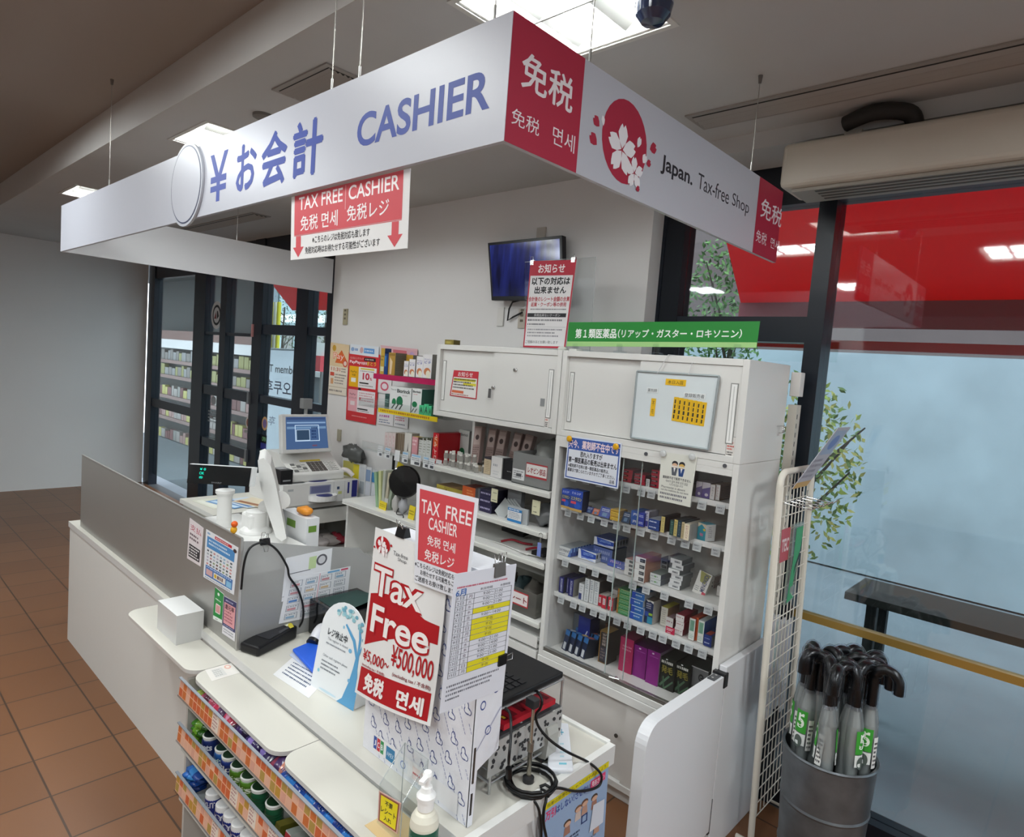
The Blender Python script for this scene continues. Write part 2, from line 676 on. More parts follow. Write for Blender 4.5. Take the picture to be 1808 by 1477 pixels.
fn, nf, n = qfn((-7.2, WY - 0.006, .95), (-6.88, WY - 0.006, .95), (-6.88, WY - 0.006, 1.3), (-7.2, WY - 0.006, 1.3))
b.decal(fn, [('e', .5, .8, .2, .13, '9aa0a3'), ('l', .1, .1, .9, .5, 4, '8d9396', .5, 8)], nf)
struct(b, 'sticker', parent=door)
b = B()
fn, nf, n = qfn((-6.30, WY - 0.006, .98), (-6.12, WY - 0.006, .98), (-6.12, WY - 0.006, 1.16), (-6.30, WY - 0.006, 1.16))
b.decal(fn, [('e', .5, .6, .3, .33, 'c9c4bd'), ('e', .5, .6, .2, .22, '8a5a4a'), ('r', .1, 0, .9, .15, '9a9a98')], nf)
struct(b, 'sticker', parent=door)
b = B()
fn, nf, n = qfn((-5.93, WY - 0.006, .87), (-5.80, WY - 0.006, .87), (-5.80, WY - 0.006, 1.2), (-5.93, WY - 0.006, 1.2))
b.decal(fn, [('e', .5, .75, .45, .2, 'c8a070'), ('e', .5, .75, .3, .13, '7a6a9a'), ('r', 0, .0, .9, .18, '3a3f8a'), ('r', 0, .18, .9, .42, '15181c'), ('t', 'OPEN', .2, .24, .8, .36, '8fd08f')], nf)
struct(b, 'sticker', parent=door)

# outside the doors: a dim vestibule, shelves added to imitate the shop's reflection in the glass
b = B()
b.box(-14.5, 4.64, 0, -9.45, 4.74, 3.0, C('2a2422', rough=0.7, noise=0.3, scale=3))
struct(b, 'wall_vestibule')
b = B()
b.box(-14.5, 3.0, 2.95, -8.9, 4.74, 3.05, C('1a1818', rough=0.8))  # unseen ceiling added to keep the space behind the glass dark
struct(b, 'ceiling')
VSH = thing('reflection_shelf', 'dim shelf added to imitate the shop reflection in the entrance door glass', 'shelf', (-11.5, 4.6, 0))
LV = (0.0, 0.42, 0.82, 1.20, 1.48)
b = B()
for z in LV[1:]:
    b.box(-13.5, 4.5, z - 0.03, -9.42, 4.62, z, C('6a5a55', rough=0.6))
    b.box(-13.5, 4.49, z - 0.06, -9.42, 4.5, z + 0.0, C('8a6a64', rough=0.6))
b.build('board', VSH)
b = B()
b.box(-13.5, 4.46, 1.70, -9.42, 4.62, 1.86, C('d8d0d0', rough=0.5))
b.box(-13.5, 4.45, 1.86, -9.42, 4.62, 2.02, C('6a3a2c', rough=0.5))
b.build('canopy', VSH)
_r = random.Random(3)
b = B()
for z in LV:
    x = -13.4
    while x < -9.62:
        w = 0.10 + 0.12 * _r.random()
        b.box(x, 4.53, z, x + w * 0.9, 4.61, z + 0.13 + 0.07 * _r.random(), C(_r.choice(['a07a74', '8a8580', 'b5aa60', '7a4a4a', '9a8f8a', '6d3c3a'] if z < 1.1 else ['8f8850', '7a706c', '8a8484']), rough=0.6))
        x += w
o = b.build('goods', VSH)
o['kind'] = 'stuff'
area('reflection_fill_light', (-11.3, 3.7, 2.9), 1.2, 0.5, 5.0)  # unseen lamp added to light the stand-in shelf, no fitting


def outdoor():
    def cuboid(pa, pb, y, d, mat, b):
        """upright block whose near face spans the view from pa (lower left) to pb (upper right) at distance y"""
        p, q = uy(*pa, y), uy(*pb, y)
        b.box(p.x, y, p.z, q.x, y + d, q.z, mat)

    # across the street, seen through the entrance
    b = B()
    b.box(-26, 11.0, 0, -8, 11.4, 9, C('93a5a8', rough=0.8, noise=0.06, scale=1.2))
    for i in range(16):
        b.box(-25.4 + i * 1.1, 10.95, 3.4, -24.8 + i * 1.1, 11.0, 5.6, C('4c5a62', rough=0.3))
        b.box(-25.4 + i * 1.1, 10.95, 0.9, -24.8 + i * 1.1, 11.0, 2.6, C('6d6a66', rough=0.4))
    b.box(-26, 10.7, 2.75, -8, 11.0, 3.0, C('d6dcde', rough=0.6))
    b.build('street_building', None, 'pale grey building across the street seen through the left entrance glass', 'building')
    b = B()
    b.box(-4.4, 7.4, 0, 6.0, 7.7, 6.0, C('6a5b5a', rough=0.8, noise=0.1, scale=1.0))
    b.box(-4.4, 7.3, 0, 6.0, 7.4, 2.25, C('a2adb4', rough=0.7, noise=.12, scale=2))
    b.build('brown_building', None, 'brown building with a blue grey base outside the right window', 'building')
    # red awnings
    RED = bpy.data.materials.new('red_canvas')
    RED.use_nodes = True
    nt = RED.node_tree
    nt.nodes['Principled BSDF'].inputs['Base Color'].default_value = lin('e0182a')
    tr = nt.nodes.new('ShaderNodeBsdfTranslucent')
    tr.inputs[0].default_value = lin('f02030')
    mx = nt.nodes.new('ShaderNodeMixShader')
    mx.inputs[0].default_value = .4
    nt.links.new(nt.nodes['Principled BSDF'].outputs[0], mx.inputs[1])
    nt.links.new(tr.outputs[0], mx.inputs[2])
    nt.links.new(mx.outputs[0], nt.nodes['Material Output'].inputs[0])
    b = B()
    pa, pb = uy(516, 548, 3.6), uy(600, 548, 3.6)
    b.hexa([V((pa.x, 3.6, pa.z)), V((pb.x + .05, 3.6, pa.z)), V((pb.x + .05, 2.975, 2.9)), V((pa.x, 2.975, 2.9))], V((0, -0.6, -0.8)), 0.02, RED)
    b.build('awning', None, 'dark red awning outside above the left entrance glass', 'awning')
    b = B()
    q0 = uy(1308, 535, 4.3)
    b.hexa([V((q0.x, 4.3, q0.z)), V((3.4, 4.3, q0.z)), V((3.4, 2.975, 2.9)), V((q0.x + .35, 2.975, 2.9))], V((0, -.4, -.9)), 0.02, RED)
    b.box(q0.x, 4.28, q0.z - .16, 3.4, 4.3, q0.z, C('8f4a50', rough=.6))
    b.build('awning', None, 'bright red awning outside the right window behind the tax free sign', 'awning')
    b = B()
    r0 = uy(1340, 607, 3.4)
    b.box(-2.6, 3.4, r0.z - .012, 3.4, 3.44, r0.z + .03, C('c01822', rough=0.5))
    b.box(-2.6, 3.4, 0, -2.55, 3.44, r0.z, C('5a2024', rough=0.5))
    b.box(3.35, 3.4, 0, 3.4, 3.44, r0.z, C('5a2024', rough=0.5))
    b.build('awning_rail', None, 'thin red rail outside just under the window transom', 'rail')
    # cloth banners by the door
    y = 3.6
    CL = bpy.data.materials.new('thin_white_cloth')
    CL.use_nodes = True
    nt = CL.node_tree
    nt.nodes['Principled BSDF'].inputs['Base Color'].default_value = lin('eef2f8')
    tr = nt.nodes.new('ShaderNodeBsdfTranslucent')
    tr.inputs[0].default_value = lin('f4f8ff')
    mx = nt.nodes.new('ShaderNodeMixShader')
    mx.inputs[0].default_value = .6
    nt.links.new(nt.nodes['Principled BSDF'].outputs[0], mx.inputs[1])
    nt.links.new(tr.outputs[0], mx.inputs[2])
    nt.links.new(mx.outputs[0], nt.nodes['Material Output'].inputs[0])
    for (pts, items, lab) in (
            (((456, 698), (532, 712), (534, 620), (462, 617)), [('t', 'T members', .24, .54, 1.0, .70, '33363c', .01), ('t', '후쿠오카', .17, .10, 1.0, .38, '2a2f6a', .01)], 'white cloth banner reading T members outside the entrance'),
            (((440, 830), (480, 840), (540, 724), (452, 709)), [('t', '후', .26, .70, .42, .83, '2a2f6a'), ('t', '쿠', .56, .72, .72, .84, '2a2f6a')], 'lower white cloth banner hanging outside the entrance behind the register')):
        fn, nf, n = qfn(*[uy(*p, y) for p in pts])
        if 'lower' in lab:
            y_ = .05
        else:
            y_ = 0
        b = B()
        N = 14
        vs = [fn(i / N, j / N) + V((0, y_ + 0.004 * math.sin(9 * i / N + 3 * j / N), 0)) for j in range(N + 1) for i in range(N + 1)]
        fs = [(j * (N + 1) + i, j * (N + 1) + i + 1, (j + 1) * (N + 1) + i + 1, (j + 1) * (N + 1) + i) for j in range(N) for i in range(N)]
        b.add(vs, fs, CL, True)
        b.decal(lambda u, v: fn(u, v) + V((0, y_, 0)), items, nf, eps=0.006)
        b.build('banner', None, lab, 'banner')
    b = B()
    p0, p1 = uy(462, 617, 3.66), uy(534, 620, 3.66)
    b.cyl((p0.x - .05, 3.66, p0.z + .01), (p1.x + .05, 3.66, p1.z + .01), .015, C('9aa0a4', rough=.4), 8)
    for x in (p0.x - .05, p1.x + .05):
        b.cyl((x, 3.66, 0), (x, 3.66, p0.z + .02), .02, C('9aa0a4', rough=.4), 8)
    b.build('banner_stand', None, 'thin grey pole stand carrying the white banners outside the entrance', 'stand')
    for px, c, nm in ((478, 'e0d428', 'left yellow'), (484, 'e8e8e0', 'white'), (490, 'e0d428', 'right yellow')):
        b = B()
        p = uy(px, 600, 5.2)
        b.cyl((p.x, 5.2, 0), (p.x, 5.2, 2.6), 0.035, c, 8)
        b.build('street_pole', None, nm + ' street pole outside the entrance', 'pole')
    b = B()
    p0, p1 = uy(552, 700, 6.4), uy(600, 660, 6.4)
    b.box(p0.x, 6.4, 0, p1.x + .6, 6.5, p1.z - .1, C('6f7a84', rough=0.7))
    b.box(p0.x, 6.3, p1.z - .1, p1.x + .6, 6.5, p1.z, C('e8e8ea', rough=0.7))
    b.build('street_barrier', None, 'grey roadside barrier with white cap seen through the narrow side glass', 'barrier')
    b = B()
    cuboid((556, 655), (566, 628), 6.0, .1, C('d0404a', rough=.6), b)
    cuboid((556, 628), (586, 606), 6.1, .1, C('eceff0', rough=.6), b)
    p = uy(560, 640, 6.05)
    b.cyl((p.x, 6.15, 0), (p.x, 6.15, p.z), .03, C('888888', rough=.5), 8)
    b.build('street_sign', None, 'red and white advertising board on a post outside by the road', 'sign')

    def tree(name, base, h, r, n, lab, seed, col=('4c6b3c', '3c5a30', '688a50')):
        rnd = random.Random(seed)
        t = thing(name, lab, 'tree', base)
        tb = B()
        top = V(base) + V((0.1, 0, h * 0.7))
        tb.tube([base, V(base) + V((0.05, 0, h * 0.4)), top], 0.05, C('3a332b', rough=0.9), 8, r2=0.02)
        for k in range(7):
            a = rnd.random() * 2 * PI
            s0 = V(base) + V((0.05, 0, h * (0.35 + 0.05 * k)))
            tb.tube([s0, s0 + V((math.cos(a) * r * 0.8, math.sin(a) * r * 0.8, h * 0.2))], 0.015, C('3a332b', rough=0.9), 5, r2=0.005)
        tb.build('trunk', t)
        fb = B()
        for k in range(n):
            while True:
                q = V((rnd.uniform(-1, 1), rnd.uniform(-1, 1), rnd.uniform(-1, 1)))
                if q.length < 1:
                    break
            p = V(base) + V((0, 0, h * 0.68)) + V((q.x * r, q.y * r, q.z * h * 0.36))
            d1 = V((rnd.uniform(-1, 1), rnd.uniform(-1, 1), rnd.uniform(-1, 1))).normalized() * 0.032
            d2 = d1.orthogonal().normalized() * 0.013
            fb.add([p - d1, p + d2, p + d1, p - d2], [(0, 1, 2, 3)], C(rnd.choice(col), rough=0.7))
        o = fb.build('foliage', t)

    _t = uy(1285, 500, 5.6)
    tree('street_tree', (_t.x, 5.6, 0), 3.4, 0.35, 1500, 'green street tree outside the right window', 1)
    _t = uy(500, 530, 8.4)
    tree('street_tree', (_t.x, 8.4, 0), 4.2, 1.3, 900, 'bare branched tree across the road seen through the entrance', 2, ('3c4f34', '51653f', '2f3f2c'))
    _t = uy(572, 570, 8.0)
    tree('street_tree', (_t.x, 8.0, 0), 3.6, 0.9, 700, 'slim dark tree seen through the narrow side glass', 4, ('31452f', '51653f', '2f3f2c'))
    _t = uy(1425, 700, 4.6)
    tree('bush', (_t.x, 4.6, 0), 1.9, 0.4, 900, 'yellow green bush outside behind the wire rack', 5, ('8fa040', 'b5b060', '5c7a38'))
    tree('bush', (0.6, 4.8, 0), 1.8, 0.8, 1100, 'green bush on the pavement outside the far right window', 6, ('8fa040', 'a8b060', '4c6b3c'))
    # bench outside
    t = thing('street_bench', 'dark bench standing on the pavement outside the right window', 'bench', (-0.55, 4.0, 0))
    b = B()
    b.box(-0.95, 3.8, 0.72, 0.6, 4.2, 0.76, C('34322e', rough=0.6))
    b.build('seat', t)
    for x in (-0.85, 0.5):
        b = B()
        b.box(x, 3.85, 0, x + 0.05, 3.9, 0.72, C('22211f', rough=0.6))
        b.box(x, 4.1, 0, x + 0.05, 4.15, 0.72, C('22211f', rough=0.6))
        b.build('leg', t)


outdoor()


# ================================================================ CEILING FITTINGS
def ceiling_light(x, y, z, s, label):
    t = thing('ceiling_light', label, 'ceiling light', (x, y, z), 'recessed ceiling lights')
    h = 0.11
    W_ = C('f4f3ee', rough=0.4)
    b = B()
    a = s / 2
    b.box(x - a, y - a, z + h, x + a, y + a, z + h + 0.01, W_)
    for q in ((x - a, y - a, x - a + .008, y + a), (x + a - .008, y - a, x + a, y + a), (x - a, y - a, x + a, y - a + .008), (x - a, y + a - .008, x + a, y + a)):
        b.box(q[0], q[1], z + 0.002, q[2], q[3], z + h, W_)
    b.build('housing', t)
    f = B()
    for q in ((x - a - .018, y - a - .018, x - a, y + a + .018), (x + a, y - a - .018, x + a + .018, y + a + .018), (x - a, y - a - .018, x + a, y - a), (x - a, y + a, x + a, y + a + .018)):
        f.box(q[0], q[1], z - 0.004, q[2], q[3], z - 0.0005, C('cfccc4', rough=0.4))
    f.build('frame', t)
    for k, dx in enumerate((-0.3, -0.1, 0.1, 0.3)):
        l = B()
        l.cyl((x + dx * s, y - a + 0.03, z + 0.055), (x + dx * s, y + a - 0.03, z + 0.055), 0.014, emis('fffdf5', 6.0), 10)
        o = l.build('fluorescent_tube', t)
        for yy in (y - a + 0.012, y + a - 0.03):
            c = B()
            c.box(x + dx * s - .018, yy, z + 0.035, x + dx * s + .018, yy + .018, z + 0.075, W_)
            c.build('tube_socket', o)
    l = B()
    FN = C('bcbcb8', rough=.4)
    for k in (-1, 1):      # deep white reflector fins between the tubes, shaped like steep wedges
        for m in (-1, 1):
            cx_, cy_ = x + k * s * 0.2, y + m * s * 0.22
            l.add([(cx_ - .045, cy_ - s * .2, z + .034), (cx_ + .045, cy_ - s * .2, z + .034), (cx_, cy_ - s * .2, z + .002), (cx_ - .045, cy_ + s * .2, z + .034), (cx_ + .045, cy_ + s * .2, z + .034), (cx_, cy_ + s * .2, z + .002)],
                  [(0, 2, 1), (3, 4, 5), (0, 3, 5, 2), (1, 2, 5, 4), (0, 1, 4, 3)], FN)
    l.box(x - a + .01, y - .003, z + .002, x + a - .01, y + .003, z + .034, FN)
    l.build('louver', t)


NAMES = ['recessed ceiling light above the corner of the cashier sign', 'recessed ceiling light behind the left part of the cashier sign', 'recessed ceiling light near the entrance', 'added recessed light beyond the tax free sign brightening sides facing right',
         'recessed light in the upper ceiling over the far left aisle', 'recessed light in the upper ceiling over the left aisle', 'recessed light in the upper ceiling over the middle aisle', 'added recessed light over the right aisle brightening sides facing right',
         'recessed light in the rear ceiling at far left', 'recessed light in the rear ceiling at left', 'recessed light in the rear ceiling at middle']
for (x, y, z, s, w), nm in zip(FIXTURES, NAMES):
    ceiling_light(x, y, z, s, nm)


def vent(x0, y0, x1, y1, n, label, z=2.85):
    t = thing('ceiling_vent', label, 'vent', ((x0 + x1) / 2, (y0 + y1) / 2, z - 0.012))
    b = B()
    b.box(x0 - .02, y0 - .02, z - .006, x1 + .02, y1 + .02, z - .0005, C('9c968f', rough=0.6))
    b.box(x0, y0, z - .0065, x1, y1, z - .006, C('2b2826', rough=0.8))
    b.build('frame', t)
    for k in range(n):
        w = (y1 - y0) / n
        b = B()
        yy = y0 + (k + 0.5) * w
        b.add([(x0, yy - w * .3, z - .007), (x1, yy - w * .3, z - .007), (x1, yy + w * .28, z - .014), (x0, yy + w * .28, z - .014)], [(3, 2, 1, 0)], C('a39d96', rough=0.6))
        b.build('slat', t)


vent(-2.54, 1.255, -2.175, 1.385, 6, 'square slatted ceiling vent above the cashier sign')
vent(-1.31, 2.315, 0.2, 2.435, 3, 'long slot ceiling vent above the tax free end of the sign')
vent(-6.4, 2.29, -4.95, 2.40, 3, 'long slot ceiling vent above the entrance')
b = B()
_p = uz(465, 203, 2.85)
b.lathe((_p.x, _p.y, 2.832), [(0.045, 0.018), (0.045, 0.006), (0.03, 0.0), (0.0001, 0.0)], C('77726c', rough=0.5), 20)
b.build('smoke_detector', None, 'small round detector on the ceiling left of the square vent', 'detector')
_p = uz(1155, 6, 2.80)
b = B()
b.lathe((_p.x, _p.y, 2.85 - 0.075), [(0.0001, -0.03), (0.03, -0.024), (0.045, -0.005), (0.05, 0.02), (0.05, 0.045), (0.055, 0.05), (0.055, 0.0745)], None, 24, mats=[C('2a3550', rough=0.08, spec=0.8)] * 3 + [C('8b93a3', rough=0.2)] * 3)
b.build('dome_camera', None, 'dark glass dome camera under the corner ceiling light', 'camera')

# beige air conditioner hung from the ceiling at the right
t = thing('air_conditioner', 'beige air conditioner box hung under the ceiling by the right window', 'air conditioner', (-.4, 2.66, 2.57))
b = B()
b.box(-1.02, 2.50, 2.585, .25, 2.72, 2.75, C('c4bdb0', rough=.4))
b.build('body', t, bev=.02, seg=3)
b = B()
b.box(-.98, 2.53, 2.572, .22, 2.70, 2.5845, C('9a948a', rough=.5))
for k in range(4):
    b.box(-.9, 2.545 + k * .036, 2.5705, .15, 2.56 + k * .036, 2.5725, C('55504a', rough=.6))
b.build('grille', t)
for x in (-.80, .1):
    b = B()
    b.box(x - .03, 2.58, 2.75, x + .03, 2.64, 2.785, C('b8b2a6', rough=.5))
    b.build('bracket', t)
b = B()
b.tube(smooth_pts([V((-.82, 2.55, 2.80)), V((-.72, 2.53, 2.815)), V((-.62, 2.55, 2.80)), V((-.60, 2.58, 2.76))]), .028, C('2c2a28', rough=.7), 10)
b.build('pipe', t)

# ================================================================ HANGING SIGN RING
SGN = thing('hanging_sign', 'hanging white sign frame over the counter reading CASHIER and Tax-free Shop', 'sign', (-2.7, 1.7, 2.286))
SZ0, SZ1, SX, SY0, SY1 = 2.286, 2.54, -0.961, 0.955, 2.405
SW = C('bcbec7', rough=0.35)
BLUE = '2b429a'
b = B()
b.box(-4.45, SY0, SZ0, SX, SY0 + 0.012, SZ1, SW)


def plane_y(y):
    return (lambda u, v: V((u, y, v))), (lambda u, v: V((0, -1, 0)))


def plane_x(x):
    return (lambda u, v: V((x, u, v))), (lambda u, v: V((1, 0, 0)))


def ybox(y, L, R, T, Bt):
    return uy(*L, y).x, uy(*Bt, y).z, uy(*R, y).x, uy(*T, y).z


def xbox(x, L, R, T, Bt):
    return ux(*L, x).y, ux(*Bt, x).z, ux(*R, x).y, ux(*T, x).z


z1 = lambda x, y: pz('Z1', x, y)
z2 = lambda x, y: pz('Z2', x, y)
fn, nf = plane_y(SY0)
items = [('t', '¥',) + ybox(SY0, z1(68, 1000), z1(172, 940), z1(165, 862), z1(110, 1160)) + (BLUE, .012)]
for ch, q in zip('お会計', (((222, 1000), (335, 900), (265, 838), (270, 1090)), ((367, 950), (508, 900), (440, 762), (480, 1050)), ((547, 900), (713, 850), (680, 675), (565, 1024)))):
    items.append(('t', ch) + ybox(SY0, *[z1(*p) for p in q]) + (BLUE, .022))
_cb = ybox(SY0, z1(917, 760), z1(1685, 520), z1(1650, 388), z1(965, 858))
_zb = (uy(*z1(1095, 805), SY0).z + uy(*z1(1580, 650), SY0).z) / 2
_zt = (uy(*z1(1090, 612), SY0).z + uy(*z1(1480, 452), SY0).z) / 2
_cb = (_cb[0], _zb, _cb[2], _zt)
items.append(('t', 'CASHIER') + _cb + (BLUE, .022))
b.decal(fn, items, nf)
# round emblem plate at the left
cx_ = -2.61
front = b.build('front_panel', SGN)
b = B()
b.lathe((cx_, SY0 - 0.001, 2.412), [(0.152, 0.0), (0.152, 0.008), (0.0001, 0.008)], C('b9bcc4', rough=0.4), 48, axis=(0, -1, 0))
b.lathe((cx_, SY0 - 0.001, 2.412), [(0.142, 0.0081), (0.142, 0.0088), (0.0001, 0.0088)], C('3b4260', rough=0.4), 48, axis=(0, -1, 0))
b.lathe((cx_, SY0 - 0.001, 2.412), [(0.137, 0.0089), (0.137, 0.0094), (0.0001, 0.0094)], SW, 48, axis=(0, -1, 0))
b.build('emblem', front)

b = B()
b.box(SX - 0.012, SY0 + 0.0125, SZ0, SX, SY1, SZ1, SW)
fn, nf = plane_x(SX)
RR = 'a8233e'
ya = ux(1033.3, 104.2, SX).y
yb = ux(*z2(1463, 930), SX).y
items = [('r', SY0 + .001, SZ0, ya, SZ1, RR), ('r', yb, SZ0, SY1, SZ1, RR)]
WT = 'e6dfe2'
items += [('t', '免税') + xbox(SX, z2(205, 460), z2(480, 500), z2(262, 285), z2(310, 510)) + (WT, .012)]
items += [('t', '免税') + xbox(SX, z2(155, 640), z2(302, 690), z2(172, 565), z2(205, 672)) + (WT,)]
items += [('t', '면세') + xbox(SX, z2(372, 730), z2(488, 770), z2(400, 668), z2(398, 766)) + (WT,)]
items += [('t', '免税') + xbox(SX, z2(1463, 1130), z2(1573, 1170), z2(1490, 1045), z2(1505, 1160)) + (WT, .008)]
items += [('t', '免税') + xbox(SX, z2(1440, 1250), z2(1495, 1270), z2(1457, 1208), z2(1453, 1272)) + (WT,)]
items += [('t', '면세') + xbox(SX, z2(1518, 1270), z2(1563, 1285), z2(1530, 1248), z2(1527, 1305)) + (WT,)]
items += [('t', 'Japan.') + xbox(SX, z2(940, 890), z2(1107, 960), z2(965, 815), z2(1012, 948)) + ('26262e', .02)]
items += [('t', 'Tax-free') + xbox(SX, z2(1140, 920), z2(1297, 1060), z2(1160, 915), z2(1165, 1003)) + ('3a3a42',)]
items += [('t', 'Shop') + xbox(SX, z2(1313, 1085), z2(1403, 1110), z2(1335, 1018), z2(1388, 1136)) + ('3a3a42',)]
e0, e2, e1, e3 = xbox(SX, z2(630, 720), z2(872, 740), z2(735, 505), z2(775, 980))
ec, er, ez, ezr = (e0 + e1) / 2, (e1 - e0) / 2, (e2 + e3) / 2, (e3 - e2) / 2
items += [('e', ec, ez, er, ezr, RR)]


def petal(cx, cy, a, L, W, col):
    ca, sa = math.cos(a), math.sin(a)
    pts = [(0.06, 0), (0.3, 0.32), (0.62, 0.5), (0.85, 0.34), (1.0, 0.16), (0.86, 0.0), (1.0, -0.16), (0.85, -0.34), (0.62, -0.5), (0.3, -0.32)]
    return ('p', [(cx + (p * L * ca - q * W * sa), cy + (p * L * sa + q * W * ca)) for p, q in pts], col)


def sakura(cx, cy, L, W, a0, col, n=5):
    return [petal(cx, cy, a0 + 2 * PI * k / n, L, W, col) for k in range(n)]


def sakura_logo(ec, ez, er, ezr, red, white, sc=1.0):
    out = []
    out += sakura(ec - .12 * er, ez - .22 * ezr, er * .62, er * .42, PI / 2, white)
    out += sakura(ec + .50 * er, ez - .62 * ezr, er * .40, er * .28, PI / 2 + .1, white)
    out += [petal(ec + .55 * er, ez + .02 * ezr, 1.2, er * .32, er * .2, white), petal(ec + .86 * er, ez - .28 * ezr, 1.1, er * .28, er * .24, white), petal(ec - .96 * er, ez + .08 * ezr, 1.8, er * .25, er * .14, white)]
    for dx, dy, s_ in ((1.12, .16, .3), (-1.10, .02, .26), (-1.14, -.42, .3), (1.02, -.25, .2), (.62, -1.0, .16)):
        out.append(petal(ec + dx * er, ez + dy * ezr, .4 if dx > 0 else 2.6, er * s_ * 1.2, er * s_, red))
    return out


items += sakura_logo(ec, ez, er, ezr, RR, 'e8e4e8')
b.decal(fn, items, nf)
b.build('side_panel', SGN)
b = B()
b.box(-4.45, SY0 + 0.0125, SZ0, -4.438, 2.69, SZ1, C('c9cacc', rough=0.4))
b.build('side_panel', SGN)
for (p, zt) in (((-1.642, SY0 + .006), 2.85), ((-1.51, SY0 + .006), 2.85), ((-1.02, SY0 + .006), 2.85), ((SX - .006, 1.22), 2.85), ((SX - .006, 2.13), 2.85), ((-4.444, 1.95), 2.85), ((-3.6, SY0 + .006), 2.85)):
    zt = 3.03 if p[1] < 1.07 else 2.85
    b = B()
    b.cyl((p[0], p[1], SZ1 - 0.015), (p[0], p[1], zt), 0.0013, C('a9a69f', rough=0.3, metal=0.8), 6)
    b.cyl((p[0], p[1], SZ1 - 0.004), (p[0], p[1], SZ1 + 0.03), 0.0032, STEEL, 8)
    b.cyl((p[0], p[1], zt - 0.025), (p[0], p[1], zt), 0.005, C('6a6560', rough=0.5), 8, r2=0.008)
    b.build('hanging_wire', SGN)

# laminated notice under the sign
RD = 'cd4a52'
_y = SY0 + 0.02
c4 = [uy(513, 459, _y), uy(719, 438, _y), uy(725, 290, _y), uy(515, 343, _y)]
c4[2].z = c4[3].z = 2.2855
it = [('r', .035, .38, .955, 1.0, RD), ('r', .035, .365, .955, .375, RD),
      ('t', 'TAX FREE', .08, .76, .49, .96, 'f6eeee', .012), ('t', 'CASHIER', .54, .76, .93, .96, 'f6eeee', .012), ('r', .512, .64, .516, .98, 'e8b8b8'),
      ('t', '免税 면세', .1, .43, .45, .66, 'f6eeee', .008), ('t', '免税レジ', .53, .46, .86, .68, 'f6eeee', .008),
      ('t', '※こちらのレジは免税対応も致します', .22, .22, .72, .33, '2a2426', .01), ('t', '免税対応時はお待たせする可能性がございます', .15, .07, .80, .18, '2a2426', .01)]
for a in (.08, .91):
    it += [('p', [(a - .025, .36), (a + .025, .36), (a + .025, .19), (a + .055, .19), (a, .03), (a - .055, .19), (a - .025, .19)], RD)]
poster('hanging_notice', c4, it, 'ecebea', 'red and white TAX FREE CASHIER notice hanging under the long sign', 'notice', rough=0.12)

# ================================================================ STEEL CABINETS BEHIND THE COUNTER
CW = C('dddcd8', rough=0.35, spec=0.5)
CWD = C('c9c8c4', rough=0.4)
CY0, CY1 = 2.34, 2.745


def shell(b, x0, x1, z0, z1, y0, y1, t, mat, back=True):
    b.box(x0, y0, z0, x0 + t, y1, z1, mat)
    b.box(x1 - t, y0, z0, x1, y1, z1, mat)
    b.box(x0 + t, y0, z0, x1 - t, y1, z0 + t, mat)
    b.box(x0 + t, y0, z1 - t, x1 - t, y1, z1, mat)
    if back:
        b.box(x0 + t, y1 - .006, z0 + t, x1 - t, y1, z1 - t, mat)


def slot_handle(t, x0, x1, z0, z1, y):
    b = B()
    b.box(x0, y - .0015, z0, x1, y, z1, C('8e8e8a', rough=0.4))
    b.box(x0 + .004, y - .003, z0 + .004, x1 - .004, y - .001, z1 - .004, C('efefec', rough=0.3))
    b.box((x0 + x1) / 2 - .002, y - .0034, z0 + .012, (x0 + x1) / 2 + .002, y - .003, z1 - .012, C('c9c9c6', rough=0.3))
    return b.build('handle', t)


def sliding_cabinet(x0, x1, z0, z1, split, label, name='sliding_door_cabinet'):
    t = thing(name, label, 'cabinet', ((x0 + x1) / 2, CY1 - .2, z0))
    b = B()
    shell(b, x0, x1, z0, z1, CY0, CY1, .026, CW)
    b.build('body', t, bev=.0015)
    b = B()
    b.box(x0 + .027, CY0 + .02, z0 + .029, split + .02, CY0 + .032, z1 - .027, CW)
    d1 = b.build('door', t)
    b = B()
    b.box(split, CY0 + .005, z0 + .029, x1 - .027, CY0 + .017, z1 - .027, CW)
    d2 = b.build('door', t)
    return t, d1, d2


UL, ul1, ul2 = sliding_cabinet(-2.752, -1.873, 1.535, 1.926, -2.315, 'white steel cabinet with small notice sticker, on top of the open shelves')
slot_handle(ul1, -2.715, -2.69, 1.62, 1.84, CY0 + .02)
slot_handle(ul2, -1.945, -1.915, 1.605, 1.835, CY0 + .005)
UR, ur1, ur2 = sliding_cabinet(-1.868, -.989, 1.535, 1.926, -1.455, 'white steel cabinet with hanging whiteboard, on top of the glass medicine cabinet')
slot_handle(ur1, -1.83, -1.805, 1.60, 1.83, CY0 + .02)
slot_handle(ur2, -1.055, -1.025, 1.605, 1.835, CY0 + .005)
# locks and stickers
for par, px, py in ((ul2, 911, 653), (ul2, 872, 684)):
    p = uy(px, py, CY0 + .005)
    b = B()
    b.lathe((p.x, CY0 + .005, p.z), [(.011, 0), (.011, .006), (.006, .008), (.006, .014), (.0001, .014)], CHROME, 16, axis=(0, -1, 0))
    b.build('lock', par)
p = uy(866, 690, CY0)
b = B()
b.hexa([V((p.x - .008, CY0 - .008, p.z - .035)), V((p.x + .008, CY0 - .006, p.z - .035)), V((p.x + .007, CY0 - .006, p.z + .012)), V((p.x - .007, CY0 - .008, p.z + .012))], V((0, -1, 0)), .003, C('8c8c8c', rough=.25, metal=.8))
b.build('key', None, 'small metal key hanging from the lock of the left steel cabinet', 'key')
p = uy(958, 710, CY0 + .005)
b = B()
b.box(p.x - .012, CY0 + .002, p.z - .018, p.x + .012, CY0 + .005, p.z + .018, C('8d8f90', rough=.4))
b.build('lock_plate', ul2)


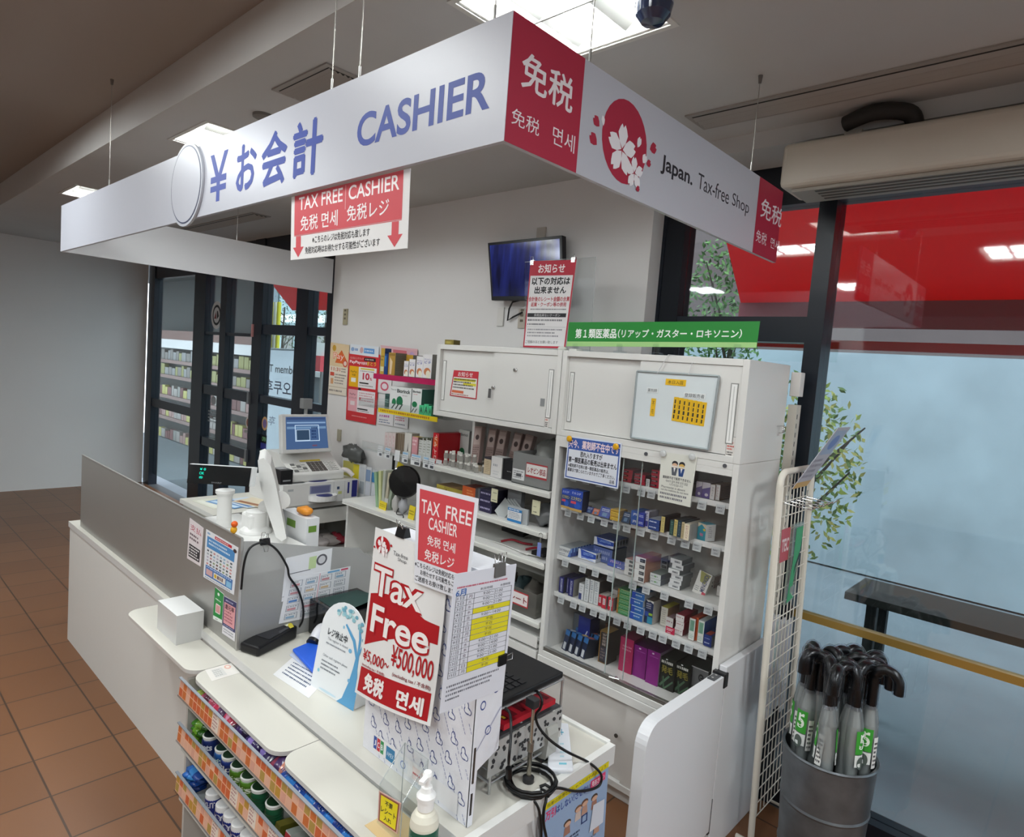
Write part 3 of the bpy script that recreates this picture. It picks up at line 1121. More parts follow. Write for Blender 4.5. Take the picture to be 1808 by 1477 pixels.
def caution(par, px, py, w, h):
    p = uy(px, py, CY0 + .005)
    fn, nf, n = qfn((p.x - w / 2, CY0 + .0045, p.z - h / 2), (p.x + w / 2, CY0 + .0045, p.z - h / 2), (p.x + w / 2, CY0 + .0045, p.z + h / 2), (p.x - w / 2, CY0 + .0045, p.z + h / 2))
    b = B()
    b.decal(fn, [('r', 0, 0, 1, 1, 'e6e2dc'), ('o', 0, 0, 1, 1, .04, '8a8a8a', .02), ('l', .12, .84, .9, .96, 1, '333333', .7, 5), ('e', .5, .72, .25, .08, 'c85a50'), ('l', .12, .38, .9, .62, 2, 'c85a50', .6, 5), ('l', .12, .04, .9, .34, 3, '555555', .6, 8)], nf)
    b.build('caution_sticker', par)


caution(ul2, 966, 739, .028, .085)
caution(ur2, 1290, 790, .036, .085)

# open shelf unit under the left cabinet
OS = thing('open_shelf', 'white open shelf unit between the register desk and the glass cabinet', 'shelf', (-2.65, 2.6, 0))
b = B()
b.box(-1.878, CY0 + .02, 0, -1.873, CY1, 1.53, CW)
b.box(-2.742, CY0 + .3, 0, -2.722, CY1, 1.53, CW)
b.box(-3.62, CY0 + .05, 0, -3.60, CY1, .87, CW)
b.box(-3.6, CY1 - .01, 0, -1.878, CY1, 1.24, CWD)
b.build('body', OS)
SHZ = (1.262, 1.068, .919, .631)
for z in SHZ:
    b = B()
    b.box(-2.712, CY0, z - .004, -1.879, CY1 - .011, z, CW)
    b.box(-2.712, CY0 - .001, z - .03, -1.879, CY0 + .012, z - .0045, C('e6e6e0', rough=.35))
    b.box(-2.712, CY0 - .003, z - .024, -1.879, CY0 - .0012, z - .010, C('d2d2cc', rough=.3))
    b.build('shelf', OS, bev=.002)
b = B()
b.box(-3.6, CY0, .87, -2.74, CY1 - .011, .892, CW)
b.box(-3.6, CY0 - .002, .862, -2.74, CY0 + .01, .869, C('e6e6e0', rough=.35))
b.build('shelf', OS, bev=.002)
b = B()
b.box(-3.6, CY0 + .06, 0.09, -1.88, CY1 - .012, .50, CW)
b.build('base', OS)
# white tray of papers and lower drawer fronts
b = B()
for x0, x1 in ((-2.7, -2.30), (-2.29, -1.885)):
    b.box(x0, CY0 + .005, .02, x1, CY0 + .03, .485, CW)
b.build('drawer_front', OS)

# glass medicine cabinet and its base
GC = thing('glass_medicine_cabinet', 'white medicine cabinet with sliding glass doors full of small boxes', 'cabinet', (-1.43, 2.54, .485))
gx0, gx1, gz0, gz1 = -1.868, -.989, .485, 1.534
b = B()
shell(b, gx0, gx1, gz0, gz1, CY0, CY1, .024, CW)
b.box(gx0 + .024, CY0, gz1 - .05, gx1 - .024, CY0 + .02, gz1 - .024, CW)
b.box(gx0 + .024, CY0 + .004, gz0 + .024, gx1 - .024, CY0 + .024, gz0 + .042, STEEL)
b.build('body', GC, bev=.0012)
for px, py in ((1141, 801), (1280, 822)):
    p = uy(px, py, CY0)
    b = B()
    b.lathe((p.x, CY0, p.z), [(.008, 0), (.008, .004), (.0001, .004)], C('55565a', rough=.4), 12, axis=(0, -1, 0))
    b.build('plug', GC)
GSH = (1.371, 1.203, .966, .787)
rnd = random.Random(5)
NT = (11, 12, 9, 13)
for z, n in zip(GSH, NT):
    b = B()
    b.box(gx0 + .025, CY0 + .055, z - .018, gx1 - .025, CY1 - .008, z - .002, CW)
    b.box(gx0 + .025, CY0 + .05, z - .02, gx1 - .025, CY0 + .0545, z + .002, C('e4e4e2', rough=.3))
    sh = b.build('shelf', GC)
    for k in range(n):
        x = gx0 + .05 + (gx1 - gx0 - .10) * (k + .5 + rnd.uniform(-.18, .18)) / n
        t = B()
        fn, nf, q = qfn((x - .018, CY0 + .040, z - .042), (x + .018, CY0 + .040, z - .042), (x + .018, CY0 + .046, z - .008), (x - .018, CY0 + .046, z - .008))
        t.hexa([fn(0, 0), fn(1, 0), fn(1, 1), fn(0, 1)], q, .002, C('cfd3d3', rough=.2))
        t.decal(fn, [('r', .08, .12, .92, .8, 'b3b6b8'), ('l', .15, .5, .85, .76, 1, '6a6c70', .5, 5), ('r', .3, .2, .75, .38, '9a9da0')], nf)
        t.build('price_tag', sh)
for x0, x1, y in ((gx0 + .026, -1.415, CY0 + .026), (-1.50, gx1 - .026, CY0 + .014)):
    b = B()
    b.box(x0, y, gz0 + .042, x1, y + .004, gz1 - .05, clear('cabinet_glass', refl=.07))
    e = x1 if x0 < -1.6 else x0
    b.box(e - .0015, y - .0005, gz0 + .042, e + .0015, y + .0045, gz1 - .05, C('aebcb8', rough=.1))
    b.build('glass_door', GC)
p = uy(1086, 1198, CY0)
b = B()
b.cyl((p.x, CY0 + .012, p.z), (p.x, CY0 - .02, p.z), .008, CHROME, 12)
b.cyl((p.x - .02, CY0 - .014, p.z + .004), (p.x + .03, CY0 - .014, p.z + .012), .005, CHROME, 10)
b.build('lock', GC)

GB = thing('base_cabinet', 'low white steel cabinet with sliding doors under the glass medicine cabinet', 'cabinet', (-1.43, 2.54, 0))
b = B()
shell(b, gx0, gx1, .06, .483, CY0, CY1, .028, CW)
b.box(gx0 + .01, CY0 + .03, 0, gx1 - .01, CY1, .06, CW)
b.box(gx0, CY0 - .004, .446, gx1, CY0, .483, CW)
b.build('body', GB, bev=.0012)
sp = uy(1105, 1290, CY0).x
b = B()
b.box(gx0 + .03, CY0 + .02, .09, sp + .01, CY0 + .03, .454, C('d3cfca', rough=.4))
b.build('door', GB)
b = B()
b.box(sp - .01, CY0 + .005, .09, gx1 - .03, CY0 + .015, .454, C('d3cfca', rough=.4))
d = b.build('door', GB)
p = uy(1088, 1298, CY0 + .005)
b = B()
b.lathe((p.x, CY0 + .005, p.z), [(.009, 0), (.009, .004), (.0001, .004)], C('4a4640', rough=.4), 14, axis=(0, -1, 0))
b.build('lock', d)

# gate post panel and the swing gate closing the staff aisle
PW = C('dcdde0', rough=.35, spec=.5)
b = B()
b.box(-.985, 2.342, 0, -.955, 2.80, .765, PW)
b.build('partition_panel', None, 'white upright panel beside the cabinet that carries the swing gate', 'panel', bev=.003)
GT = thing('swing_gate', 'white swing gate with rounded top corner closing the staff aisle', 'gate', (-.972, 2.06, .10))
b = B()
yf, yh, zt, zb, r = 1.775, 2.328, .735, .115, .075
prof = [(yh, zb), (yh, zt)]
for k in range(9):
    a = PI / 2 + (PI / 2) * k / 8
    prof.append((yf + r + r * math.cos(a), zt - r + r * math.sin(a)))
prof += [(yf, zb)]
b.prism([(-.995, y, z) for y, z in prof], (.042, 0, 0), PW)
b.build('board', GT, bev=.003)
b = B()
b.box(-1.0, 2.318, .69, -.948, 2.35, .745, C('16171a', rough=.4))
b.build('hinge', GT, bev=.003)
b = B()
b.box(-.99, 2.255, .7345, -.962, 2.312, .739, C('4b4d50', rough=.4))
for yy in (2.27, 2.30):
    b.cyl((-.976, yy, .739), (-.976, yy, .7405), .005, CHROME, 8)
b.build('hinge_plate', GT)
b = B()
b.box(-.99, 2.325, .10, -.955, 2.3405, .24, C('3a3b3e', rough=.4))
b.build('hinge', GT)

# slotted upright behind the cabinet with a box on it
b = B()
b.box(-.987, 2.765, 0, -.952, 2.812, 1.765, C('cfc9bd', rough=.4))
for k in range(38):
    z = .3 + k * .038
    b.box(-.9522, 2.775, z, -.9515, 2.781, z + .02, C('1b1a19', rough=.6))
b.build('slotted_upright', None, 'beige slotted steel upright behind the right end of the cabinets', 'upright')
b = B()
b.box(-.985, 2.752, 1.80, -.945, 2.80, 1.90, C('d9d6d2', rough=.4))
b.build('sensor_box', None, 'small beige box on the wall edge at the cabinet top right', 'box', bev=.003)
p = ux(1373, 757, -.989)
b = B()
for k in range(3):
    b.tube([(-.9905, p.y - .01 + k * .01, p.z + .012), (-.965, p.y - .01 + k * .01, p.z + .014), (-.965, p.y - .01 + k * .01, p.z - .012), (-.98, p.y - .01 + k * .01, p.z - .015)], .002, CHROME, 6)
b.build('wire_hook', None, 'little chrome hook stuck on the side of the upper right cabinet', 'hook')


# ---------------------------------------------------------------- small boxes on the shelves
ORD = ['first', 'second', 'third', 'fourth', 'fifth', 'sixth', 'seventh', 'eighth', 'ninth', 'tenth']


def ordinal(i, n, lo, hi):
    if n == 1:
        return ''
    return lo if i == 0 else hi if i == n - 1 else ORD[i]


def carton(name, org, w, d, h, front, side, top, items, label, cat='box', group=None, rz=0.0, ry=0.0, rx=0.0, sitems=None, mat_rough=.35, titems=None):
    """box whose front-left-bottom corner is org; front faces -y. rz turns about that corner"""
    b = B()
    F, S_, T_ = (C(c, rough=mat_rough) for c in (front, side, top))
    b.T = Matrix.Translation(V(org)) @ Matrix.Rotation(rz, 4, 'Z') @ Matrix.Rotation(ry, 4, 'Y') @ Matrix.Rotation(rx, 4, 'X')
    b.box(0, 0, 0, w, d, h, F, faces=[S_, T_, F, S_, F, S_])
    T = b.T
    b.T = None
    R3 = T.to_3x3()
    if items:
        b.decal(lambda u, v: T @ V((u * w, 0, v * h)), items, lambda u, v: R3 @ V((0, -1, 0)), eps=.0003)
    if sitems:
        b.decal(lambda u, v: T @ V((w, u * d, v * h)), sitems, lambda u, v: R3 @ V((1, 0, 0)), eps=.0003)
    if titems:
        b.decal(lambda u, v: T @ V((u * w, v * d, h)), titems, lambda u, v: R3 @ V((0, 0, 1)), eps=.0003)
    return b.build(name, None, label, cat, group, at=T @ V((w / 2, d / 2, 0)))


def pk(k, xl, yb, xr, yt, z, d, cols, items, label, name='medicine_box', n=1, stack=1, group=None, jit=0.0, gap=.0008, sitems=None, rz=0.0, ry=0.0, rx=0.0, ylim=None, lo='front', hi='rearmost', slo='bottom', shi='topmost', cat='box', yfix=None, titems=None):
    """carton(s) from the photo's front-face corners; n boxes one behind another, `stack` high"""
    P = uz(*pz(k, xl, yb), z)
    y = yfix if yfix is not None else P.y
    if ylim:
        y = max(ylim[0], min(ylim[1], y))
    x0 = uy(*pz(k, xl, yb), y).x
    x1 = uy(*pz(k, xr, yb + .3 * (xr - xl)), y).x
    h = (uy(*pz(k, xl, yt), y).z - z) / stack
    w = max(x1 - x0, .008)
    rd = random.Random(int(xl * 7 + yt))
    for i in range(n):
        for s_ in range(stack):
            o1 = ordinal(i, n, lo, hi)
            o2 = ordinal(s_, stack, slo, shi)
            lab = (o1 + ' ' + o2).strip()
            lab = label.replace('{o}', lab) if '{o}' in label else ((lab + ' ' + label) if lab else label)
            jx, jy = (rd.uniform(-jit, jit), rd.uniform(-jit, jit) * .6) if s_ or i else (0, 0)
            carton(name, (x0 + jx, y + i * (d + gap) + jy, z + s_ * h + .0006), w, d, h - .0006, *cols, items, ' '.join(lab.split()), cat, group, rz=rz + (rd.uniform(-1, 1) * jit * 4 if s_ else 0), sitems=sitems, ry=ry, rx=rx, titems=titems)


W_, BK = 'e6e6e6', '1e1e22'
LN = lambda c, rows=2, f=.55, ch=8: ('l', .1, .12, .9, .88, rows, c, f, ch)
# --- top shelf
z = GSH[0]
RB = [('r', 0, .28, .62, .72, '2a1a20'), ('l', .05, .36, .55, .64, 1, 'd8b0b4', .6, 6)]
for (k, xl, yb, xr, yt, st, lab) in (('A', 1165, 640, 1330, 430, 3, 'red flat box, leftmost red stack on the top shelf behind glass'), ('B', -5, 455, 150, 290, 3, 'red flat box, middle red stack on the top shelf behind glass'),
                                     ('B', 225, 520, 370, 230, 4, 'red flat box, red stack left of the pharmacist notice')):
    pk(k, xl, yb, xr, yt, z, .09, ('c22a42', '5d2230', 'b83a4c'), RB, lab, stack=st, jit=.004, group='red medicine boxes on the top shelf', ylim=(2.41, 2.6))
p = uy(*pz('B', 165, 465), 2.395)
carton('price_card', (p.x, 2.395, z), .017, .002, .034, 'd5d5d5', 'c0c0c0', 'c0c0c0', [LN('6a6a6a', 4)], 'small upright price card between the red stacks', 'card')
for (xl, xr, yt, f, lab) in ((878, 962, 395, '7a6a9a', 'purple and white upright box, leftmost right of the pharmacist notice'), (968, 1082, 410, '6a5a96', 'purple and white upright box, second right of the pharmacist notice')):
    pk('B', xl, 650, xr, yt, z, .11, ('d9d2dc', '5c4038', '9a8a90'), [('r', .0, 0, 1, .55, f), ('p', [(0, .55), (1, .75), (1, .55)], f), ('e', .6, .22, .22, .1, 'd9d2dc')], lab, ylim=(2.41, 2.6))
for (xl, xr, lab) in ((1086, 1152, 'white upright box with dark writing, right part of the top shelf'), (1160, 1226, 'white upright box with pink writing, rightmost on the top shelf')):
    pk('B', xl, 672, xr, 445, z, .12, ('dfdcda', '6b4a38', '9a7a62'), [('tr', 'アレグラ', .35, .2, .7, .85, '4a4a50' if xl < 1100 else 'b05a60')], lab, ylim=(2.41, 2.6), sitems=[LN('3c2a24', 7, .5)])

# --- second shelf
z = GSH[1]
IT = [('r', 0, .72, 1, 1, '2a48a4'), ('t', 'ミルコデ', .12, .8, .85, .92, 'e8e8f0'), ('t', 'エスタロン', .08, .52, .92, .68, 'e0d048', .01), ('e', .62, .28, .26, .16, '2a55b0'), ('r', .08, .34, .5, .46, 'c8485a'), ('r', 0, 0, 1, .12, 'b89858')]
pk('A', 185, 1060, 322, 745, z, .05, ('27407e', '2a2a36', '27407e'), IT, 'blue and gold upright box at the left end of the second shelf')
pk('A', 322, 1105, 522, 762, z, .05, ('2c4690', '2a2a36', '27407e'), IT, 'wider blue and gold upright box, second from left on the second shelf')
pk('A', 508, 1110, 580, 1040, z, .05, ('c08a48', '6a4a28', '8a6a38'), [LN('e8d8a0', 2)], 'small orange and gold box on the second shelf')
for (xl, yb, xr, yt, f, t_, lab, rx) in ((585, 1140, 690, 1030, '2c3c78', '3a3a44', 'dark blue box leaning back on the second shelf, left of the orange one', -.55), (690, 1170, 792, 1065, 'b86848', '6a5a48', 'orange box leaning back on the second shelf', -.55),
                                         (792, 1205, 970, 1025, '34448c', '8a3a3c', 'blue and red box leaning back at middle of the second shelf', -.5), (1158, 1295, 1290, 1110, '1d3a5c', '6a4a48', 'dark teal box leaning back beside the gold boxes', -.5)):
    pk('A', xl, yb, xr, yt, z, .10, (f, '2a2c38', t_), [('l', .15, .55, .85, .85, 2, 'd0d4e0', .5, 6), ('r', .3, .1, .7, .45, '5c7a9a')], lab, rx=rx, n=1, titems=[('l', .1, .1, .9, .9, 5, 'c8b8a8', .4, 4)])
pk('A', 985, 1262, 1140, 1085, z, .06, ('b8923c', '7a6030', 'c0a058'), [('r', .1, .15, .9, .55, 'd8b850'), LN('8a6a20', 2)], 'gold box on the second shelf', stack=2, group='gold boxes on the second shelf', jit=.003)
pk('A', 1318, 1335, 1440, 1105, z, .09, ('2b5fae', '22407a', '3a6ab0'), [('t', 'JPS', .25, .3, .75, .7, 'e8eef8', .02)], 'blue box with white letters on the second shelf', stack=2)
pk('B', 50, 1050, 130, 850, z, .09, ('2a3fa0', '22357a', '3a50a8'), [('l', .1, .3, .9, .7, 2, 'd0d8f0', .5, 4)], 'royal blue box right of the lettered blue boxes', stack=2)
pk('B', 138, 1060, 196, 830, z, .08, ('c8c8d8', '8a8a94', 'b0b0b8'), [('r', .1, .05, .9, .4, '4a4aa0'), ('l', .2, .5, .8, .95, 4, '5a5a8a', .5, 3)], 'narrow white and violet upright box on the second shelf')
pk('B', 196, 1095, 352, 935, z, .11, ('1f4488', '20305a', '8a9098'), [('l', .1, .35, .9, .72, 1, 'e0e8f8', .6, 6)], 'navy box with a white word on the second shelf', stack=2)
for (xl, yb, xr, yt, f, c2, lab) in ((374, 1140, 426, 905, 'd2c07a', '2e2a22', 'thin yellow upright box standing alone on the second shelf'), (502, 1180, 556, 955, '1f4a48', '8ab0a0', 'thin dark green upright box on the second shelf'), (560, 1192, 610, 950, 'd6c478', '3a3428', 'thin yellow upright box between the two dark ones'),
                                     (612, 1210, 665, 960, '1f3848', '8aa0a8', 'thin dark blue upright box next to the beige ones'), (668, 1232, 708, 985, 'c0b088', '5a5040', 'thin tan upright box beside the beige box'), (708, 1250, 782, 1010, 'ddd2b8', 'a05a60', 'beige upright box with red writing on the second shelf')):
    pk('B', xl, yb, xr, yt, z, .13, (f, '8d8a86' if xl > 700 else '25282c', '2a2c30' if xl < 700 else 'b0a898'), [('tr', 'メジコンせき', .25, .1, .75, .9, c2)], lab)
pk('B', 905, 1235, 1060, 990, z, .05, ('2f8fa2', 'd5d8d8', '5aa0b0'), [('p', [(0, 1), (0, .72), (.45, .95), (1, .72), (1, 1)], 'd8c8b0'), ('e', .8, .66, .16, .07, 'd8b838'), ('r', .3, .25, .7, .42, 'b06a8a')], 'teal box with white side standing near the right end of the second shelf', rz=-.38, sitems=[('l', .3, .2, .7, .9, 6, 'a0a0a8', .5, 3)])

# --- third shelf
z = GSH[2]
OX = [('t', 'OXYRINO', .06, .42, .94, .72, '40444e', .015), ('l', .08, .1, .7, .24, 1, '6a7080', .6, 6), ('p', [(.8, 0), (1, 0), (1, 1), (.92, .6)], '4a78c8')]
pk('C', 150, 700, 388, 540, z, .022, ('dadcdc', '2b4a9c', '9aa0a4'), OX, '{o} white and blue OXYRINO box in the row at the left of the third shelf', n=7, group='OXYRINO boxes', ylim=(2.40, 2.5), sitems=[('r', .0, .5, .5, 1, '8ab0e0')])
BLU = [('p', [(.12, 1), (1, .8), (1, .35), (.2, .1)], '2f4fae'), ('t', 'LEVSOTON', .3, .5, .85, .78, '9fc0f0', .012), ('p', [(.2, .3), (.95, .12), (.8, .05), (.2, .22)], '9fb4e8')]
pk('C', 530, 780, 858, 600, z, .026, ('dfe2ea', 'b9bcc0', '4a66b0'), BLU, '{o} white and blue box in the front row of the third shelf', n=5, group='white and blue boxes in the front row', sitems=[('r', .2, .4, .6, .8, '3a3c40')])
pk('C', 825, 540, 1188, 375, z + .075, .024, ('dadde6', '7d7f84', '2f3f80'), BLU, '{o} white and blue box in the rear upper row of the third shelf', n=5, group='white and blue boxes in the rear row', yfix=2.47, sitems=[('r', .2, .3, .6, .8, '2a2c30')])
pk('C', 815, 640, 1170, 545, z, .12, ('5a6aa0', '55585e', '3a4a80'), [LN('9aa4c8', 2)], 'dusky blue box supporting the rear row on the third shelf', yfix=2.475)
pk('C', 1078, 920, 1385, 780, z, .11, ('3d4f9c', '8a8c92', '9aa0b4'), [('l', .1, .5, .9, .85, 2, 'c0a0c0', .5, 7), ('r', 0, 0, 1, .22, '2a48b0'), ('l', .6, .05, .85, .18, 1, 'ffffff', .7, 3)], 'blue box leaning back in the middle of the third shelf', rx=-.35)
BKW = [('r', .45, .2, .95, .8, '35363c'), ('l', .5, .35, .9, .65, 1, '8a8c90', .6, 4)]
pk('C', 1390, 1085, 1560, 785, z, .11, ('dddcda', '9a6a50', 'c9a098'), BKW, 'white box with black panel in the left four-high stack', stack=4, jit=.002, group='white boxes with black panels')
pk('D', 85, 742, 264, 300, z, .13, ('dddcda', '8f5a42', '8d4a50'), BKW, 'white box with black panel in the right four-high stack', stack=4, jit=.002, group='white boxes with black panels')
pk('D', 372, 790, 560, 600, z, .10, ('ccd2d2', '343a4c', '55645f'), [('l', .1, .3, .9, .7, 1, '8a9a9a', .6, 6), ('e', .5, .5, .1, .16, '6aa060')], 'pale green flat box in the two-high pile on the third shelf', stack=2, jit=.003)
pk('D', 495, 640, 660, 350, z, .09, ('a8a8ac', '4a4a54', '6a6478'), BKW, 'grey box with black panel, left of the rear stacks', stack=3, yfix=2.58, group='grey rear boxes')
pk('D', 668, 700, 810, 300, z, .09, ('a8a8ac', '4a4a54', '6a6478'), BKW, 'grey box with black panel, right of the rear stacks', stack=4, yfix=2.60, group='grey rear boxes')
WST = [('r', .35, .25, .85, .65, '9a9ca0'), ('l', .4, .3, .8, .6, 1, '55585c', .7, 4)]
pk('D', 700, 860, 900, 330, z, .09, ('d8d9da', '55585c', '8a9090'), WST, 'white flat box in the untidy tall stack on the third shelf', stack=6, jit=.012, group='untidy stack of white boxes')
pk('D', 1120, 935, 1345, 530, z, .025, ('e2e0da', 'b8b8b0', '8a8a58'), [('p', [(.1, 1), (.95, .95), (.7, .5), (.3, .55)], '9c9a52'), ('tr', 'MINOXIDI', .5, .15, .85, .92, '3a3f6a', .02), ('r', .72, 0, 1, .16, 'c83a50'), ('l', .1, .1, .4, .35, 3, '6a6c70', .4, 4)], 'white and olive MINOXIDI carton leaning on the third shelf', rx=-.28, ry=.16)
pk('D', 1452, 975, 1490, 670, z, .06, ('cfcac4', '6a3a34', 'b0a8a0'), [('r', .2, .2, .6, .8, '3a3032')], 'small white and dark box behind the leaning carton', stack=3, jit=.003, yfix=2.58)
pk('D', 1555, 1010, 1612, 830, z, .05, ('dedbd6', '7a3a34', 'c8c0bc'), [LN('b0a8a4', 3)], 'small white box near the right end of the third shelf', stack=2)
pk('D', 1628, 1010, 1690, 720, z, .04, ('c9404e', '5a5c60', 'd8d0d0'), [('r', 0, .5, 1, .62, 'e8d8d8'), ('r', 0, 0, 1, .45, '77797c')], 'red and grey upright box at the right end of the third shelf')

# --- fourth shelf
z = GSH[3]
NV = [('tr', 'SHAMPOOX', .3, .08, .75, .92, 'c8cce8', .01)]
for xl, yb, xr, yt, lab in ((240, 418, 312, 150, 'navy upright box at the left end of the fourth shelf'), (362, 425, 395, 165, 'thin navy upright box, second navy one on the fourth shelf'), (396, 475, 468, 185, 'navy upright box with pale side, third navy one on the fourth shelf')):
    pk('E', xl, yb, xr, yt, z, .11, ('24266e', '8e8c86' if xl > 390 else '30343c', '22244e'), NV, lab, ylim=(2.4, 2.5))
pk('E', 560, 525, 640, 255, z, .11, ('d8dadc', 'a0a0a0', 'b8b8b8'), [('r', .05, .02, .6, .4, '2f3a70'), ('l', .2, .5, .8, .9, 3, 'a0a4a8', .4, 3)], 'white upright box with navy patch on the fourth shelf', ylim=(2.4, 2.5))
for i, (xl, yb, xr, yt) in enumerate(((648, 555, 722, 170), (726, 578, 798, 190), (802, 605, 880, 215))):
    pk('E', xl, yb, xr, yt, z, .12, ('d9dcdd', '3a3634', '5a5654'), [('l', .2, .55, .8, .95, 5, '7a8a98', .5, 3), ('tr', 'ロコベース', .35, .08, .7, .5, '3a4450'), ('r', .0, .0, .06, 1, 'a8b4b8')], ['left', 'middle', 'right'][i] + ' one of three tall white boxes on the fourth shelf', ylim=(2.4, 2.5))
for i, (xl, yb, xr, yt) in enumerate(((880, 630, 935, 440), (938, 670, 1006, 455), (1036, 695, 1120, 480))):
    pk('E', xl, yb, xr, yt, z, .07, ('c8283e', '8a8480', 'b8b0a8'), [('r', .22, .3, .8, .78, 'e6d8d8'), ('l', .3, .36, .72, .72, 3, '8a4a50', .5, 3)], ['left', 'middle', 'right'][i] + ' one of three small red boxes on the fourth shelf')
pk('E', 1085, 640, 1180, 350, z, .10, ('c9c5c2', 'b8aaa4', '9a928e'), [], 'plain pale upright box behind the small red boxes', yfix=2.46)
pk('E', 1180, 745, 1400, 335, z, .10, ('2f8a4c', 'a06030', '4a8a58'), [('r', .0, .05, .12, .95, 'b0762c'), ('l', .16, .3, .95, .75, 2, 'a8d8b0', .45, 8), ('r', .2, .9, .98, .98, 'd8e0a0')], 'green box in the five-high green stack', stack=5, group='green boxes')
pk('F', 112, 690, 330, 200, z, .10, ('2c6ab4', 'a8b0b8', '3a78b8'), [('r', 0, 0, .3, .9, '2a50b8'), ('l', .3, .35, .9, .7, 1, 'd0e0f0', .5, 6), ('r', .05, .9, .98, .99, 'd8e8f4')], 'light blue box in the four-high blue stack', stack=4, jit=.004, group='light blue boxes')
pk('F', 365, 765, 500, 355, z, .06, ('1f2f58', 'a5a39e', '6a6058'), [('p', [(0, 1), (.3, .92), (.6, .96), (1, .88), (1, 1)], 'd8d4cc'), ('l', .1, .62, .9, .88, 3, 'c8c8d8', .5, 5), ('r', 0, .3, .45, .5, '2c4aa0'), ('r', .48, .36, .95, .46, '9ac038'), ('r', .35, 0, 1, .3, '2f8aa8')], 'dark blue upright box with green stripe on the fourth shelf', ylim=(2.4, 2.5))
pk('F', 640, 810, 755, 480, z, .10, ('d4d0c4', '8a6a48', 'b8b040'), [('l', .15, .1, .8, .9, 7, 'a8a49a', .4, 5)], 'tall white box with yellow top on the fourth shelf', ylim=(2.4, 2.5))
WR = [('l', .1, .5, .6, .75, 1, 'a05058', .5, 4), ('e', .8, .6, .05, .08, '6a2a34')]
pk('F', 736, 850, 860, 660, z, .06, ('dcd8d6', '6a2030', 'a89094'), WR, 'small white and maroon box behind the pink price card', ylim=(2.4, 2.5))
p = uy(*pz('F', 740, 905), 2.392)
carton('price_card', (p.x, 2.391, z), .041, .002, .030, 'c8284e', 'a02040', 'a02040', [('l', .12, .45, .88, .85, 2, 'f0d8dc', .6, 5), ('l', .2, .1, .7, .35, 1, 'f0d8dc', .5, 5)], 'pink price card standing on the fourth shelf', 'card')
pk('F', 888, 960, 1030, 605, z, .12, ('dcd8d6', '7a1a2c', '8a3040'), WR, 'white and maroon box in the three-high maroon stack', stack=3, jit=.004, group='white and maroon boxes', ylim=(2.4, 2.5))
GRT = [('r', .1, .42, .85, .92, '7aa890'), ('tr', 'パンシロン', .3, .45, .7, .88, '3a6a50'), ('l', .1, .08, .9, .3, 3, '9ac0b0', .4, 4)]
pk('F', 1128, 1060, 1228, 675, z, .11, ('dfe2dc', 'b05030', 'b04838'), GRT, 'tall white and green box left of the orange one', ylim=(2.4, 2.5))
pk('F', 1238, 1075, 1278, 672, z, .11, ('d0602c', 'a04020', 'c05030'), [], 'thin orange upright box on the fourth shelf', ylim=(2.4, 2.5))
pk('F', 1282, 1105, 1385, 715, z, .11, ('dfe2dc', '2b5ca8', 'b8c0c0'), GRT, 'tall white and green box with blue side on the fourth shelf', ylim=(2.4, 2.5))
pk('F', 1392, 1165, 1528, 965, z, .09, ('24387e', '4a4e54', '28396e'), [('l', .1, .2, .9, .4, 1, 'c8d0e8', .5, 6), ('l', .1, .6, .9, .8, 1, 'a0a8d0', .4, 6)], 'navy box with red patch on top at the right end of the fourth shelf', titems=[('r', .05, .1, .7, .6, 'b0483a')])

# --- bottom shelf
z = gz0 + .024
for i in range(4):
    for j in range(2):
        x = -1.80 + i * .036
        y = 2.43 + j * .062
        carton('tonic_box', (x + .012 * j, y, z + .001), .033, .055, .095, '1a2848', '232a38', '2a5a94', [('r', .2, .05, .75, .4, 'c8ccd0'), ('r', .0, .75, 1, 1, '2c6aa8')],
               ('front' if j == 0 else 'rear') + ' row small dark blue box, ' + ['leftmost', 'second', 'third', 'rightmost'][i] + ', in the bottom left corner group', group='small dark blue boxes in the corner', rx=-.22, rz=-.3,
               titems=[('e', .5, .5, .42, .3, ['c8d0d8', '4a90d0', 'e0c080', 'd07060'][(i + j) % 4])])
pk('G', 590, 560, 760, 90, z, .03, ('7a828a', '5a626a', '6a727a'), [], 'grey flat box standing behind the tall navy box', yfix=2.56)
pk('G', 665, 735, 865, 130, z, .08, ('1c2c84', '141a4a', '6a6a80'), [('r', .15, .78, .85, .92, '2a3a8a'), ('p', [(.35, .0), (.55, .02), (.5, .3), (.85, .62), (.78, .64), (.42, .32)], 'c8d0e8'), ('e', .72, .28, .13, .04, 'b04a5a'), ('l', .1, .03, .9, .08, 1, 'a0a8d0', .5, 6)], 'tall navy box with white curved line on the bottom shelf', ylim=(2.41, 2.5))
pk('G', 1035, 955, 1190, 390, z, .08, ('2a2422', '1c1512', 'a08248'), [('o', .03, .01, .97, .99, .06, 'b08038', .012), ('tr', '薬用育毛', .3, .55, .75, .95, 'c8b8b0'), ('r', .15, .1, .85, .5, '3a3848'), ('l', .25, .12, .75, .48, 4, '8a7a70', .5, 3)], 'dark brown box with gold outline on the bottom shelf', ylim=(2.41, 2.5))
pk('G', 1120, 880, 1320, 270, z, .08, ('5a3424', '2a1812', '5a3a24'), [('o', .03, .01, .97, .99, .05, '8a6038', .01)], 'brown box standing behind the gold outlined box', yfix=2.56)
pk('H', 100, 735, 310, 180, z, .10, ('b0265a', '5a1236', '8a2850'), [('l', .2, .62, .9, .80, 2, 'd890a8', .5, 6), ('l', .2, .3, .8, .45, 2, 'c04a78', .4, 6)], 'tall crimson pink box on the bottom shelf', ylim=(2.40, 2.5))
